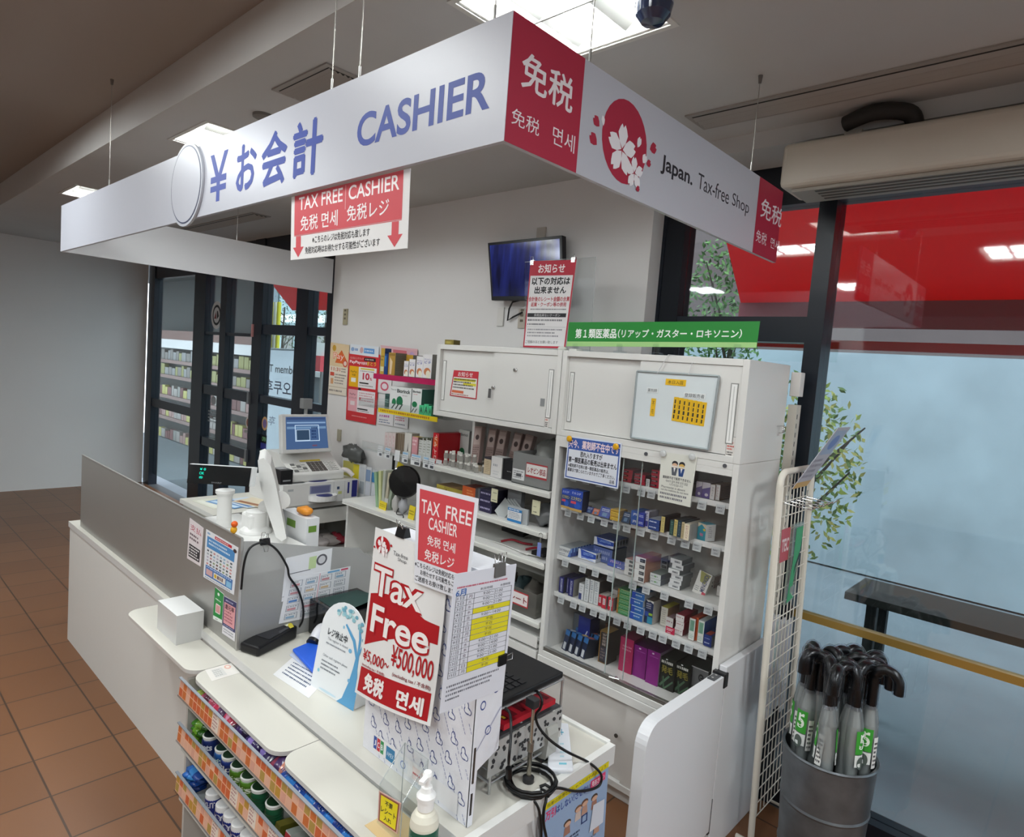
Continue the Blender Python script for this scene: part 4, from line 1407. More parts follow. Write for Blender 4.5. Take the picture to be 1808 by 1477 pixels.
pk('H', 322, 820, 525, 310, z, .12, ('84187c', '3a0a3a', '4a1048'), [('e', .45, .92, .09, .025, 'e8d8e8'), ('l', .2, .8, .9, .86, 1, 'b060b0', .4, 8), ('r', .15, .2, .7, .6, '8a2080')], 'left purple box on the bottom shelf', ylim=(2.40, 2.5))
pk('H', 530, 930, 728, 385, z, .12, ('84187c', '8a7a8a', '4a1048'), [('e', .45, .92, .09, .025, 'e8d8e8'), ('l', .2, .8, .9, .86, 1, 'b060b0', .4, 8), ('r', .15, .2, .7, .6, '8a2080')], 'right purple box on the bottom shelf', ylim=(2.40, 2.5))
LX = [('e', .4, .96, .07, .02, 'e0e0e0'), ('l', .05, .80, .85, .92, 1, 'd0d0c8', .7, 7), ('t', '発毛', .1, .52, .85, .75, '8a8030', .02), ('p', [(.0, .1), (.1, .05), (.7, .45), (.6, .48)], '4a6a50'), ('p', [(.3, .0), (.4, .0), (.3, .4), (.2, .4)], '3a5a40'), ('p', [(.3, .02), (.9, .35), (.95, .3), (.4, -.0)], '4a6a50')]
pk('H', 745, 1010, 980, 500, z, .12, ('10160f', '0c100c', '141a14'), LX, 'left black and green box on the bottom shelf', ylim=(2.40, 2.5))
pk('H', 985, 1090, 1225, 590, z, .12, ('10160f', '0c100c', '141a14'), LX, 'right black and green box on the bottom shelf', ylim=(2.40, 2.5))
pk('H', 1232, 1150, 1500, 650, z, .14, ('6e6f70', '1c1f1e', '2e3432'), [('r', 0, .97, 1, 1, 'c8c8c8'), ('e', .6, .72, .16, .12, '1c1c1e'), ('e', .6, .72, .09, .06, '6e6f70'), ('r', .56, .69, .78, .74, '1c1c1e'), ('r', .05, .05, .6, .4, '4a5048')], 'grey box with a black letter at the right end of the bottom shelf', ylim=(2.40, 2.5))

# ---------------------------------------------------------------- notices and boards on the cabinets
c4 = [uy(794, 698, CY0 + .018), uy(841.5, 705, CY0 + .018), uy(845.5, 656, CY0 + .018), uy(801.5, 653, CY0 + .018)]
poster('notice_sticker', c4, [('r', .0, .0, 1, 1, 'c0303c'), ('r', .04, .04, .96, .74, 'e6e4e0'), ('t', 'お知らせ', .2, .78, .78, .95, 'f0e4e4', .01), ('r', .06, .60, .9, .7, 'd8cc40'), ('r', .45, .46, .94, .56, 'd8cc40'), ('l', .07, .3, .94, .72, 4, '33302e', .5, 18), ('r', .06, .14, .5, .24, 'd06a48'), ('l', .06, .05, .7, .13, 1, 'a04a38', .5, 12)],
       'e6e4e0', 'small red bordered notice stuck on the left door of the upper left cabinet', 'notice')

ya = 2.46
ac = [uy(925, 616, ya), uy(1041, 622, ya), uy(1052.8, 453.5, ya), uy(927, 462.5, ya)]
for p in ac[:2]:
    p.z = 1.928
t = thing('acrylic_stand', 'clear acrylic sheet standing on the cabinets holding a red bordered notice', 'stand', ((ac[0].x + ac[1].x) / 2, ya, 1.927))
fn, nf, n = qfn(*ac)
b = B()
b.hexa(ac, n, .003, ACRYL)
for a, c in ((1, 2), (2, 3)):
    b.cyl(ac[a], ac[c], .0014, C('b8bcbc', rough=.15), 6)
b.build('sheet', t)
b = B()
b.box(ac[0].x - .0, ya - .03, 1.9265, ac[0].x + .05, ya + .03, 1.938, ACRYL)
b.box(ac[1].x - .07, ya - .03, 1.9265, ac[1].x, ya + .03, 1.938, ACRYL)
b.build('foot', t)
for u in (.12, .71):
    b = B()
    p = fn(u, .985) + n * .004
    b.box(p.x - .012, p.y - .004, p.z - .012, p.x + .012, p.y + .008, p.z + .012, CHROME)
    b.tube([p + V((-.006, -.004, .01)), p + V((-.008, -.006, .028)), p + V((.008, -.006, .028)), p + V((.006, -.004, .01))], .0012, CHROME, 6)
    b.build('clip', t)
yb_ = ya - .006
c4 = [uy(923.5, 613, yb_), uy(997.8, 615, yb_), uy(1018, 458.5, yb_), uy(936.9, 460.7, yb_)]
c4[0].z = max(c4[0].z, 1.929)
c4[1].z = max(c4[1].z, 1.929)
poster('notice_sheet', c4, [('r', 0, 0, 1, 1, 'b8283c'), ('r', .03, .022, .97, .83, 'e4e2e2'), ('t', 'お知らせ', .2, .86, .78, .96, 'f2e8e8', .02), ('t', '以下の対応は', .08, .725, .92, .81, '222226', .03), ('t', '出来ません', .16, .625, .86, .705, '222226', .03),
                            ('t', '会計後のレシート金額の合算', .04, .535, .96, .59, 'b0303c', .02), ('t', '返業・クーポン等の併用', .1, .475, .9, .525, 'b0303c', .02), ('l', .1, .435, .92, .455, 1, '55555a', .6, 30), ('r', .04, .355, .93, .4, '232326'), ('t', '併用出来ないクーポン', .2, .362, .8, .393, 'd8d8d8'),
                            ('l', .06, .30, .94, .34, 1, '6a6a70', .5, 22), ('l', .06, .255, .6, .29, 1, '6a6a70', .5, 14), ('r', .05, .24, .95, .243, 'a0a0a4'), ('l', .08, .12, .93, .23, 3, '8a8a90', .45, 22), ('t', 'ご理解のほどお願い致します', .05, .05, .82, .085, '4a4a50')],
       'e4e2e2', 'red bordered white notice clipped to the acrylic sheet in front of the television', 'notice')

# green category sign
yg = 2.43
c4 = [uy(1000.5, 611, yg), uy(1335.6, 613.5, yg), uy(1341.8, 567, yg), uy(1004.6, 568.5, yg)]
t = thing('category_sign', 'green category sign standing on top of the upper right cabinet', 'sign', ((c4[0].x + c4[1].x) / 2, yg, 1.927))
fn, nf, n = qfn(*c4)
b = B()
b.hexa(c4, n, .003, C('2f8a3c', rough=.3))
b.decal(fn, [('r', 0, 0, 1, .2, 'a5d087'), ('t', '第１類医薬品', .05, .34, .30, .72, 'f2f6f0', .02), ('t', '（リアップ・ガスター・ロキソニン）', .31, .36, .93, .70, 'f2f6f0', .018)], nf)
b.build('panel', t)
for u in (.06, .33, .53, .92):
    p = fn(u, 0)
    b = B()
    b.box(p.x - .022, yg - .02, 1.9265, p.x + .022, yg + .025, 1.938, ACRYL if u > .1 else C('e0e0da', rough=.3))
    b.box(p.x - .014, yg - .008, 1.938, p.x + .014, yg - .004, p.z + .012, ACRYL)
    b.box(p.x - .014, yg + .004, 1.938, p.x + .014, yg + .008, p.z + .012, ACRYL)
    b.build('clip', t)

# whiteboard hanging on a string
yw = CY0 - .006
c4 = [uy(1114, 772, yw), uy(1251, 793.5, yw), uy(1270, 664, yw), uy(1125.5, 655, yw)]
t = thing('whiteboard', 'small whiteboard with yellow name strips hung on the upper right cabinet', 'whiteboard', ((c4[0].x + c4[1].x) / 2, yw, min(c4[0].z, c4[1].z)))
fn, nf, n = qfn(*c4)
b = B()
b.hexa(c4, n, .006, C('d8e0e2', rough=.25))
b.build('board', t)
b = B()
for a, c in ((0, 1), (1, 2), (2, 3), (3, 0)):
    b.tube([c4[a] + n * .001, c4[c] + n * .001], .0045, C('a9b2b4', rough=.35, metal=.4), 8)
b.build('frame', t)


def strip(u0, v0, u1, v1, bg, items, nm='magnet_strip'):
    s = B()
    f2 = lambda u, v: fn(u0 + (u1 - u0) * u, v0 + (v1 - v0) * v)
    s.hexa([f2(0, 0) + n * .0015, f2(1, 0) + n * .0015, f2(1, 1) + n * .0015, f2(0, 1) + n * .0015], n, .0013, bg)
    s.decal(f2, items, nf, eps=.0004, base=4.5)
    s.build(nm, t)


strip(.38, .83, .63, .92, 'e8b820', [('t', '本日入店', .12, .2, .88, .8, '33302a')])
strip(.15, .70, .30, .77, 'dfe4e4', [('t', '薬剤師', .1, .15, .9, .85, '44474a')], 'magnet_strip')
strip(.62, .67, .88, .75, 'dfe4e4', [('t', '登録販売者', .05, .15, .95, .85, '44474a')], 'magnet_strip')
strip(.225, .36, .285, .62, 'e8b820', [('t', '不', .25, .58, .75, .85, '33302a'), ('t', '在', .25, .15, .75, .42, '33302a')])
for i in range(7):
    u = .51 + i * .057
    strip(u, .33 - i * .004, u + .055, .67 - i * .006, 'e2b41e', [('l', .25, .08, .75, .92, 4, '3a362c', .75, 1)])
b = B()
for (pa, pb_) in (((1160, 659), (1180, 626)), ((1216, 661), (1222, 640))):
    q0, q1 = uy(*pa, yw - .004), uy(*pb_, yw - .001)
    b.tube([q0, q1], .0016, C('d8d8d8', rough=.5), 6)
q = [uy(1180, 626, yw), V((uy(1180, 626, yw).x + .01, CY0 + .04, 1.9285)), V((uy(1222, 640, yw).x - .005, CY0 + .06, 1.9285)), uy(1222, 640, yw)]
b.tube(q, .0014, C('d8d8d8', rough=.5), 6)
b.build('string', t)

# notices on the glass
yn = CY0 - .004
c4 = [uy(996, 843, yn), uy(1091, 863, yn), uy(1098, 782, yn), uy(1003.5, 769, yn)]
poster('absence_notice', c4, [('r', .02, .03, .98, .97, '3a5aa6'), ('r', .04, .055, .96, .70, 'dfe2ea'), ('t', '只今、薬剤師不在中です', .03, .74, .97, .93, 'f0d8dc', .025), ('t', '恐れ入りますが', .27, .555, .68, .68, '26262e', .025), ('t', '第一類医薬品の販売は出来ません', .055, .40, .95, .53, '26262e', .025),
                              ('t', '※薬剤師不在時の第一類医薬品の販売は、', .06, .285, .82, .37, '33333c', .015), ('t', '薬事法で禁じられていますのでご了承ください。', .055, .18, .93, .265, '33333c', .015), ('t', '店長', .84, .08, .93, .16, '33333c', .015)],
       'dfe6f4', 'blue bordered absence notice hung on the glass cabinet with yellow magnets', 'notice')
for px, py in ((1007, 774), (1089, 788)):
    p = uy(px, py, yn)
    b = B()
    b.lathe((p.x, yn - .0012, p.z), [(.010, 0), (.014, .004), (.014, .009), (.009, .013), (.0001, .014)], C('e0a81c', rough=.25), 18, axis=(0, -1, 0))
    b.build('button_magnet', None, 'yellow round magnet on the %s corner of the blue bordered notice' % ('upper left' if px < 1050 else 'upper right'), 'magnet')
c4 = [uy(1161, 882, yn), uy(1218, 895, yn), uy(1231, 806, yn), uy(1168, 797, yn)]


def fig(cx, col, skin):
    return [('e', cx, .80, .085, .055, '2f2f34'), ('e', cx, .765, .075, .045, skin), ('r', cx - .06, .735, cx + .06, .755, 'e8e4dc'), ('p', [(cx - .09, .72), (cx + .09, .72), (cx + .06, .56), (cx - .06, .56)], col), ('p', [(cx - .03, .72), (cx + .03, .72), (cx, .62)], 'e8e8e8')]


poster('pharmacist_notice', c4, fig(.42, '5a5e66', 'd8b090') + fig(.62, '2f4a80', 'd8b060') + [('t', '薬剤師不在で販売できません', .1, .47, .93, .53, '3c3c40', .008), ('t', '약사가 없어 판매 되지 않습', .2, .40, .85, .455, '4a4a50'), ('t', '니다있습니다', .32, .345, .72, .395, '4a4a50'), ('t', 'Pharmacist is absent', .08, .28, .8, .325, '4a4a50'), ('t', 'not the medicine do not leave', .08, .225, .9, .265, '4a4a50'), ('l', .06, .13, .92, .2, 1, '77777c', .6, 16), ('l', .06, .05, .92, .12, 1, '77777c', .6, 16)],
       'dcdcd2', 'white notice with two little cartoon pharmacists hung on the glass cabinet', 'notice')
for px, py in ((1172, 800), (1223, 806)):
    p = uy(px, py, yn)
    b = B()
    b.lathe((p.x, yn - .0012, p.z), [(.011, 0), (.014, .003), (.013, .008), (.006, .010), (.0001, .010)], C('c9cbca', rough=.2, spec=.7), 18, axis=(0, -1, 0))
    b.build('button_magnet', None, 'clear round magnet on the %s corner of the cartoon pharmacist notice' % ('left' if px < 1200 else 'right'), 'magnet')

# small gold box on the left cabinet
P0 = uz(785, 609, 1.9265)
carton('gold_box', (P0.x, P0.y, 1.9265), .075, .05, .032, '8a7c3a', '6a5c28', 'a09048', [LN('c0b060', 1)], 'small gold box lying on top of the upper left cabinet')
b = B()
p = uy(995, 605, 2.42)
b.lathe((p.x + .012, 2.40, 1.9268), [(.02, 0), (.024, .008), (.018, .016), (.0001, .02)], C('d8d8d0', rough=.4), 14)
b.build('putty_lump', None, 'small white lump at the left end of the green sign', 'lump')

# ---------------------------------------------------------------- back wall: television, sockets, wall posters, wall shelves
yt = 2.68
c4 = [uy(867.5, 530, yt), uy(994, 530, yt), uy(992.5, 415, yt), uy(861, 428.5, yt)]
t = thing('television', 'small black wall television with a dark blue screen', 'television', ((c4[0].x + c4[1].x) / 2, yt, c4[0].z))
fn, nf, n = qfn(*c4)
b = B()
b.hexa(c4, n, .035, C('101116', rough=.3))
b.build('body', t, bev=.003)
SCR = bpy.data.materials.new('television_picture')
SCR.use_nodes = True
_nt = SCR.node_tree
_p = _nt.nodes['Principled BSDF']
_p.inputs['Base Color'].default_value = lin('0a0b14')
_p.inputs['Roughness'].default_value = .12
_tc = _nt.nodes.new('ShaderNodeTexCoord')
_mp = _nt.nodes.new('ShaderNodeMapping')
_mp.inputs['Rotation'].default_value = (0, .5, 0)
_mp.inputs['Scale'].default_value = (9, 1, 1.5)
_no = _nt.nodes.new('ShaderNodeTexNoise')
_no.inputs['Scale'].default_value = 1.6
_no.inputs['Detail'].default_value = 3
_rp = _nt.nodes.new('ShaderNodeValToRGB')
_rp.color_ramp.elements[0].position, _rp.color_ramp.elements[0].color = .35, lin('0c0f2c')
_rp.color_ramp.elements[1].position, _rp.color_ramp.elements[1].color = .72, lin('2c49a8')
_e = _rp.color_ramp.elements.new(.55)
_e.color = lin('1c2462')
_nt.links.new(_tc.outputs['Object'], _mp.inputs[0])
_nt.links.new(_mp.outputs[0], _no.inputs[0])
_nt.links.new(_no.outputs['Fac'], _rp.inputs[0])
_nt.links.new(_rp.outputs[0], _p.inputs['Emission Color'])
_p.inputs['Emission Strength'].default_value = .55
b = B()
b.add([fn(u, v) + n * .0008 for u, v in ((.03, .07), (.97, .07), (.97, .95), (.03, .95))], [(0, 1, 2, 3)], SCR)
b.build('screen', t)
b = B()
mid = fn(.55, .5)
b.box(mid.x - .05, yt + .03, mid.z - .06, mid.x + .05, 2.759, mid.z + .06, C('222226', rough=.5))
b.build('bracket', t)
b = B()
q = [uy(925, 528, 2.70), uy(905, 533, 2.71), uy(899, 545, 2.73), uy(896, 566, 2.745), uy(905, 560, 2.745), uy(922, 551, 2.745)]
b.tube(q, .005, BLACK, 8)
q = [uy(993, 430, 2.70), uy(997, 445, 2.72), uy(995, 460, 2.72), uy(990, 470, 2.72)]
b.tube(q, .005, BLACK, 8)
b.build('cable', t)


def plate(px, py, w, h, col, label, holes=0):
    p = uy(px, py, 2.755)
    b = B()
    b.box(p.x - w / 2, 2.750, p.z - h / 2, p.x + w / 2, 2.7585, p.z + h / 2, C(col, rough=.4))
    for k in range(holes):
        b.box(p.x - .012, 2.7492, p.z - .02 + k * .03, p.x + .012, 2.7502, p.z - .006 + k * .03, C('6b6355', rough=.5))
    return b.build('wall_plate', None, label, 'wall plate', bev=.0015)


plate(884, 559, .05, .11, 'd5d3ce', 'white blank wall plate under the television')
plate(922, 562, .055, .11, 'b5ada0', 'beige power socket plate under the television', 3)
plate(956, 411, .065, .06, 'b8b2a8', 'beige plate on the wall above the television')
plate(610, 559, .055, .12, 'a9a186', 'olive beige switch plate on the wall near the entrance', 3)
plate(599, 768, .05, .09, 'aaa591', 'beige socket plate low on the wall behind the register')

yw2 = 2.752
# cream pay poster
c4 = [uy(579.5, 694, yw2), uy(611, 699, yw2), uy(617, 609, yw2), uy(584, 604, yw2)]
poster('pay_poster', c4, [('r', 0, .55, 1, 1, 'e0c8a0'), ('e', .22, .90, .1, .06, 'c89a30'), ('p', [(.3, .62), (.75, .62), (.9, .7), (.62, .88), (.45, .78)], 'd8682c'), ('t', 'Pay', .18, .66, .78, .82, 'e8543a', .05), ('t', 'Pay', .2, .67, .76, .81, 'f2e4d4', .0), ('e', .85, .63, .13, .07, 'd0503a'), ('e', .85, .63, .08, .045, 'e8d0c0'),
                          ('t', '11:31', .1, .46, .6, .53, 'c86a50', .02), ('l', .66, .44, .96, .54, 2, '8a7a6a', .5, 5), ('r', .06, .36, .28, .43, 'd0503a'), ('l', .32, .2, .95, .42, 4, '8a8078', .45, 9), ('r', .1, .2, .25, .31, 'd8a070'), ('r', 0, .14, 1, .155, 'c8b8a0'), ('l', .05, .04, .95, .11, 1, '8a8078', .5, 10)],
       'e6dccb', 'cream and orange Pay poster on the wall beside the entrance', 'poster')
c4 = [uy(610.5, 740, yw2), uy(663, 750, yw2), uy(671, 626, yw2), uy(616, 621, yw2)]
poster('payment_poster', c4, [('t', '引き換えスクラッチ', .06, .90, .5, .935, 'e8c8c0'), ('r', .52, .89, .88, .94, '241c1c'), ('l', .56, .9, .84, .93, 1, 'c8b8b0', .6, 6), ('t', 'PayPay', .05, .83, .42, .885, 'f4ecec', .02), ('t', '増量祭', .42, .835, .62, .875, 'f0dcdc', .01), ('t', 'まとう', .62, .83, .90, .885, 'd8c040', .02),
                              ('r', .05, .50, .36, .80, 'e8b014'), ('t', 'PayPay', .1, .7, .3, .735, '5a4010'), ('t', '半額', .14, .655, .26, .69, '5a4010'), ('r', .12, .57, .28, .63, 'e8e8e0'), ('r', .36, .50, .93, .80, 'e8e4e4'), ('r', .42, .765, .86, .785, 'd8c838'), ('t', '10', .5, .62, .72, .72, 'c83048', .04), ('t', '%', .73, .62, .80, .66, 'c83048', .02), ('r', .4, .56, .7, .58, '2c2828'), ('l', .42, .73, .9, .755, 1, '8a8080', .5, 10), ('l', .4, .52, .9, .55, 1, '9a9090', .5, 10),
                              ('e', .42, .475, .05, .022, '1c1a1c'), ('r', .05, .14, .36, .46, 'e4a8b0'), ('t', 'PayPay', .1, .37, .3, .405, '7a3a44'), ('t', 'スクラッチ', .08, .32, .33, .35, '7a3a44'), ('r', .13, .23, .28, .29, 'ecdcdc'), ('r', .36, .14, .93, .46, 'e8e2e2'), ('l', .42, .3, .9, .44, 4, 'd08a94', .45, 9), ('e', .45, .34, .03, .02, 'd04a58'), ('r', .38, .18, .72, .2, '3a3638'), ('l', .4, .15, .8, .175, 1, '8a8486', .5, 12), ('l', .2, .06, .75, .09, 1, 'e09a98', .5, 14)],
       'cc3036', 'red PayPay campaign poster on the wall left of the wall shelves', 'poster')
c4 = [uy(617, 624, yw2 - .001), uy(668, 631, yw2 - .001), uy(669, 612, yw2 - .001), uy(619, 607, yw2 - .001)]
poster('blue_strip_notice', c4, [('e', .1, .5, .06, .2, '8aa8d0'), ('l', .18, .3, .34, .7, 1, '7a9ac8', .6, 4), ('e', .42, .5, .06, .3, 'd0a8a8'), ('r', .5, .25, .86, .75, '6aa0d8'), ('l', .54, .4, .82, .6, 1, 'e8f0f8', .6, 5)],
       'dfe4ea', 'pale notice strip with blue label above the red campaign poster', 'notice')
# further papers on the wall behind the wall shelves
for (q, its, lab) in (([(666, 692), (690, 697), (692, 664), (669, 661)], [('e', .5, .4, .3, .25, 'd05a70'), ('e', .5, .4, .2, .16, 'e8dce0'), ('l', .1, .75, .9, .95, 2, '9a9aa0', .5, 7)], 'small pink and white notice behind the biorinck boxes'),
                      ([(666, 747), (694, 752), (695, 731), (668, 728)], [('l', .1, .6, .9, .9, 1, 'b86aa0', .6, 6), ('l', .1, .1, .9, .5, 2, '5a6a8a', .4, 8)], 'small white notice just under the yellow shelf strip'),
                      ([(695, 752), (720, 757), (721, 735), (696, 732)], [('l', .1, .5, .9, .9, 2, 'd07a8a', .5, 6), ('l', .1, .1, .9, .4, 1, '8a8a90', .4, 8)], 'small pink lettered notice under the yellow shelf strip')):
    poster('small_notice', [uy(*p, yw2) for p in q], its, 'e2dedd', lab, 'notice')
c4 = [uy(676, 662, yw2 - .003), uy(736, 668, yw2 - .003), uy(737, 616, yw2 - .003), uy(672, 609, yw2 - .003)]
poster('pink_poster', c4, [('r', .35, .62, .72, .9, 'c86a74'), ('t', '３３３', .48, .70, .62, .8, 'f0e0e0'), ('r', .72, .6, .98, .94, 'd8a8b4'), ('e', .86, .78, .06, .1, 'c0a0c8')], 'e0b4ba', 'pale pink poster behind the gold boxes on the wall shelf', 'poster')

# wall shelf with crimson lip, gold and white boxes on it
yl = 2.50
zc = uy(700, 664, yl).z
xL = uy(660.5, 659, yl).x
b = B()
b.box(xL, yl, zc - .006, -2.757, 2.759, zc, C('d8d8d4', rough=.3))
b.box(xL, yl - .004, zc - .030, -2.757, yl - .0005, zc + .004, C('b01e54', rough=.35))
b.build('wall_shelf', None, 'wall shelf with crimson front strip beside the upper left cabinet', 'shelf')
zc += .001
GO = [('p', [(.25, .05), (.5, .05), (.62, .6), (.2, .8)], 'd8c0a0'), ('r', .08, .86, .92, .96, '8a6a30')]
pk('P', 285, 530, 345, 130, zc, .05, ('b8953a', '1c3a6a', 'b8953a'), [('l', .1, .5, .9, .75, 2, '7a6428', .5, 4), ('r', .1, .12, .9, .3, 'd8d4a8')], 'gold and blue box at the left end of the crimson shelf', ylim=(2.51, 2.515))
pk('P', 345, 535, 405, 220, zc, .05, ('1f3f7a', '181c2c', '2a4a80'), [('r', .1, .4, .5, .9, '3a80b8')], 'dark blue box next to the gold one on the crimson shelf', ylim=(2.51, 2.515))
pk('P', 412, 545, 520, 200, zc, .09, ('a8843c', '6f6a60', 'b0924a'), GO, 'large gold box with metallic face on the crimson shelf', ylim=(2.51, 2.515), sitems=[('l', .1, .2, .9, .9, 9, '5a554c', .3, 9)])
pk('P', 665, 560, 805, 235, zc, .08, ('b88f34', '7c7870', 'c09c48'), [], 'gold box standing behind the small white bottles boxes', yfix=2.60)
for i, (xl, yb, xr, yt_) in enumerate(((668, 560, 740, 338), (752, 570, 850, 308), (866, 585, 975, 260), (978, 600, 1115, 230))):
    pk('P', xl, yb, xr, yt_, zc, .05, ('dfdcdc', '77756f', 'c8c8c8'), [('t', 'アリナミン', .1, .74, .9, .83, '4a55a0', .01), ('t', 'ビタ', .15, .63, .85, .73, '4a55a0', .02), ('e', .5, .3, .38, .16, 'c07a50'), ('e', .62, .2, .26, .16, 'e0ddc8'), ('r', 0, 0, 1, .04, '3a3028')], ['smallest', 'second smallest', 'second largest', 'largest'][i] + ' white vitamin box with blue lettering on the crimson shelf', ylim=(2.51, 2.515))
pk('P', 1120, 600, 1180, 232, zc, .08, ('8a8880', '77756f', '9a988e'), [], 'grey backed box against the cabinet on the crimson shelf', yfix=2.58)

# acrylic shelf with yellow strip
zy = uy(720, 728, yl).z
xL2 = uy(645, 716, yl).x
b = B()
b.box(xL2, yl - .05, zy, -2.757, 2.759, zy + .005, ACRYL)
b.box(xL2, yl - .05, zy + .005, xL2 + .003, 2.759, zy + .05, ACRYL)
b.box(xL2, yl - .053, zy, -2.757, yl - .0505, zy + .05, ACRYL)
a0, a1 = uy(668, 722, yl - .056), uy(772, 742, yl - .056)
b.box(a0.x, yl - .0565, zy - .02, a1.x, yl - .054, zy + .008, C('e4c81e', rough=.4))
fn, nf, n = qfn((a0.x, yl - .0565, zy - .02), (a1.x, yl - .0565, zy - .02), (a1.x, yl - .0565, zy + .008), (a0.x, yl - .0565, zy + .008))
b.decal(fn, [('l', .04, .2, .98, .85, 1, 'b07a20', .7, 30)], nf)
b.build('acrylic_shelf', None, 'clear acrylic shelf with yellow lettered strip below the crimson shelf', 'shelf')
zy += .0055
MND = [('e', .22, .33, .1, .17, '1f7a4c'), ('e', .48, .40, .15, .22, '1c7048'), ('r', .06, .06, .8, .26, 'dfe0de'), ('p', [(.1, .06), (.16, .06), (.3, .28), (.24, .28)], '3a4a44'), ('p', [(.28, .06), (.34, .06), (.48, .3), (.42, .3)], '3a4a44'), ('p', [(.46, .06), (.52, .06), (.66, .3), (.6, .3)], '3a4a44')]
pk('P', 430, 1140, 775, 745, zy, .09, ('dfe0de', '3c4a48', 'c8c8c6'), MND + [('t', 'Biorinck', .34, .76, .95, .92, '1f2a28', .03), ('t', 'Thyroid', .05, .82, .3, .9, '4a5450'), ('l', .6, .62, .9, .7, 1, 'b0a0a0', .5, 5)], 'large white Biorinck box with green domes on the acrylic shelf', ylim=(2.46, 2.465))
pk('P', 360, 1075, 428, 870, zy, .09, ('3a5a54', '2a3a38', '4a5a58'), [('t', 'Biorinck', .1, .7, .9, .85, '1c2a28', .02), ('l', .1, .3, .9, .6, 2, '9ab0a8', .5, 4)], 'dark green side box at the left of the large Biorinck box', yfix=2.56)
pk('P', 785, 1165, 945, 780, zy, .10, ('dfe0de', '3f6a5e', 'c8c8c6'), [('e', .35, .36, .26, .12, '1f7a4c'), ('r', .0, .04, .8, .2, 'dfe0de'), ('p', [(.05, .04), (.15, .04), (.35, .2), (.25, .2)], '3a4a44'), ('p', [(.35, .04), (.45, .04), (.65, .2), (.55, .2)], '3a4a44'), ('t', 'Biorinck', .12, .83, .9, .92, '1f2a28', .03), ('l', .2, .74, .7, .79, 1, 'd0808a', .5, 5)], 'narrow white Biorinck box with green dome on the acrylic shelf', ylim=(2.46, 2.465))
pk('P', 950, 1175, 1150, 800, zy, .08, ('5d8a7c', '3f6a5e', '5a7a70'), [('t', 'Biorinck', .1, .66, .98, .8, '1f332e', .03)], 'green Biorinck box beside the cabinet on the acrylic shelf', yfix=2.57)
for i, (xl, xr, yt_) in enumerate(((920, 990, 1055), (995, 1070, 1040), (1075, 1120, 1070))):
    pk('P', xl, 1175 + 12 * i, xr, yt_, zy, .03, ('4ec88c', '2f8a60', '58c090'), [('t', 'A', .2, .2, .8, .8, '14503a', .03)], ['left', 'middle', 'right'][i] + ' small bright green box with letter A on the acrylic shelf', ylim=(2.455, 2.46))

# ================================================================ COUNTER AND BAG BOARDS
CT = 0.72
CTM = C('cfccc2', rough=.35, spec=.4)
EDGE = C('cfcecc', rough=.4)
t = thing('service_counter', 'long white cashier counter with grey edge band', 'counter', (-2.7, 1.32, 0))
b = B()
b.box(-4.45, 1.024, .688, -1.0, 1.632, CT, CTM, faces=[EDGE, CTM, EDGE, EDGE, EDGE, EDGE])
b.build('worktop', t, bev=.002)
b = B()
b.box(-1.0, 1.024, .668, -.978, 1.632, CT + .006, EDGE, faces=[EDGE, C('e6e6e2', rough=.35), EDGE, EDGE, EDGE, EDGE])
b.box(-1.30, 1.622, .70, -1.0, 1.640, CT + .010, C('e6e6e2', rough=.35))
b.build('edge_rim', t, bev=.003)
b = B()
b.box(-4.44, 1.03, 0, -1.02, 1.05, .688, C('d8d8d4', rough=.45))
b.box(-1.02, 1.03, 0, -1.0, 1.62, .688, C('d3d3d2', rough=.45))
b.box(-4.44, 1.60, .1, -1.02, 1.615, .688, C('d8d8d4', rough=.45))
b.box(-1.0005, 1.06, .52, -.999, 1.60, .523, C('8a8a88', rough=.5))
b.build('body', t)


def rounded_board(x0, x1, y0, y1, z0, z1, r, label, corners=(True, True)):
    pts = [(x1, y1), (x0, y1)]
    for k in range(9):
        a = PI + PI / 2 * k / 8
        if corners[0]:
            pts.append((x0 + r + r * math.cos(a), y0 + r + r * math.sin(a)))
    if not corners[0]:
        pts.append((x0, y0))
    for k in range(9):
        a = 1.5 * PI + PI / 2 * k / 8
        if corners[1]:
            pts.append((x1 - r + r * math.cos(a), y0 + r + r * math.sin(a)))
    if not corners[1]:
        pts.append((x1, y0))
    b = B()
    b.prism([(x, y, z1) for x, y in reversed(pts)], (0, 0, z0 - z1), C('c9c6c2', rough=.4), cap=CTM)
    return b.build('bag_shelf', None, label, 'shelf', 'bag shelves along the counter front', bev=.004)


rounded_board(-2.245, -1.6215, .887, 1.022, .667, .68, .06, 'white rounded bag shelf with a faded sticker at its far corner')
rounded_board(-1.6185, -.93, .887, 1.022, .667, .68, .06, 'white rounded bag shelf carrying the pump bottle and receipt box')
rounded_board(-2.95, -2.2485, .887, 1.022, .667, .68, .06, 'white rounded bag shelf carrying the plain grey white box')
c4 = [uz(*p, .6806) for p in ((374, 1202), (424, 1187), (408, 1170), (362, 1182))]
poster('counter_sticker', c4, [('r', .18, .15, .58, .85, 'd5d4d0'), ('l', .2, .2, .56, .8, 4, 'b5b4b0', .5, 5), ('e', .78, .75, .12, .18, 'e0b0a0'), ('e', .78, .75, .07, .1, 'e8dcd4')], 'e4e0da', 'faded sticker on the far corner of the bag shelf', 'sticker', t=.0004)
P0 = uz(363, 1126, .6805)
carton('white_box', (P0.x - .2, P0.y - .11, .6805), .2, .1, .115, 'cfcfcd', 'c4c4c2', 'dededc', [], 'plain grey white box on the bag shelf before the metal partition')

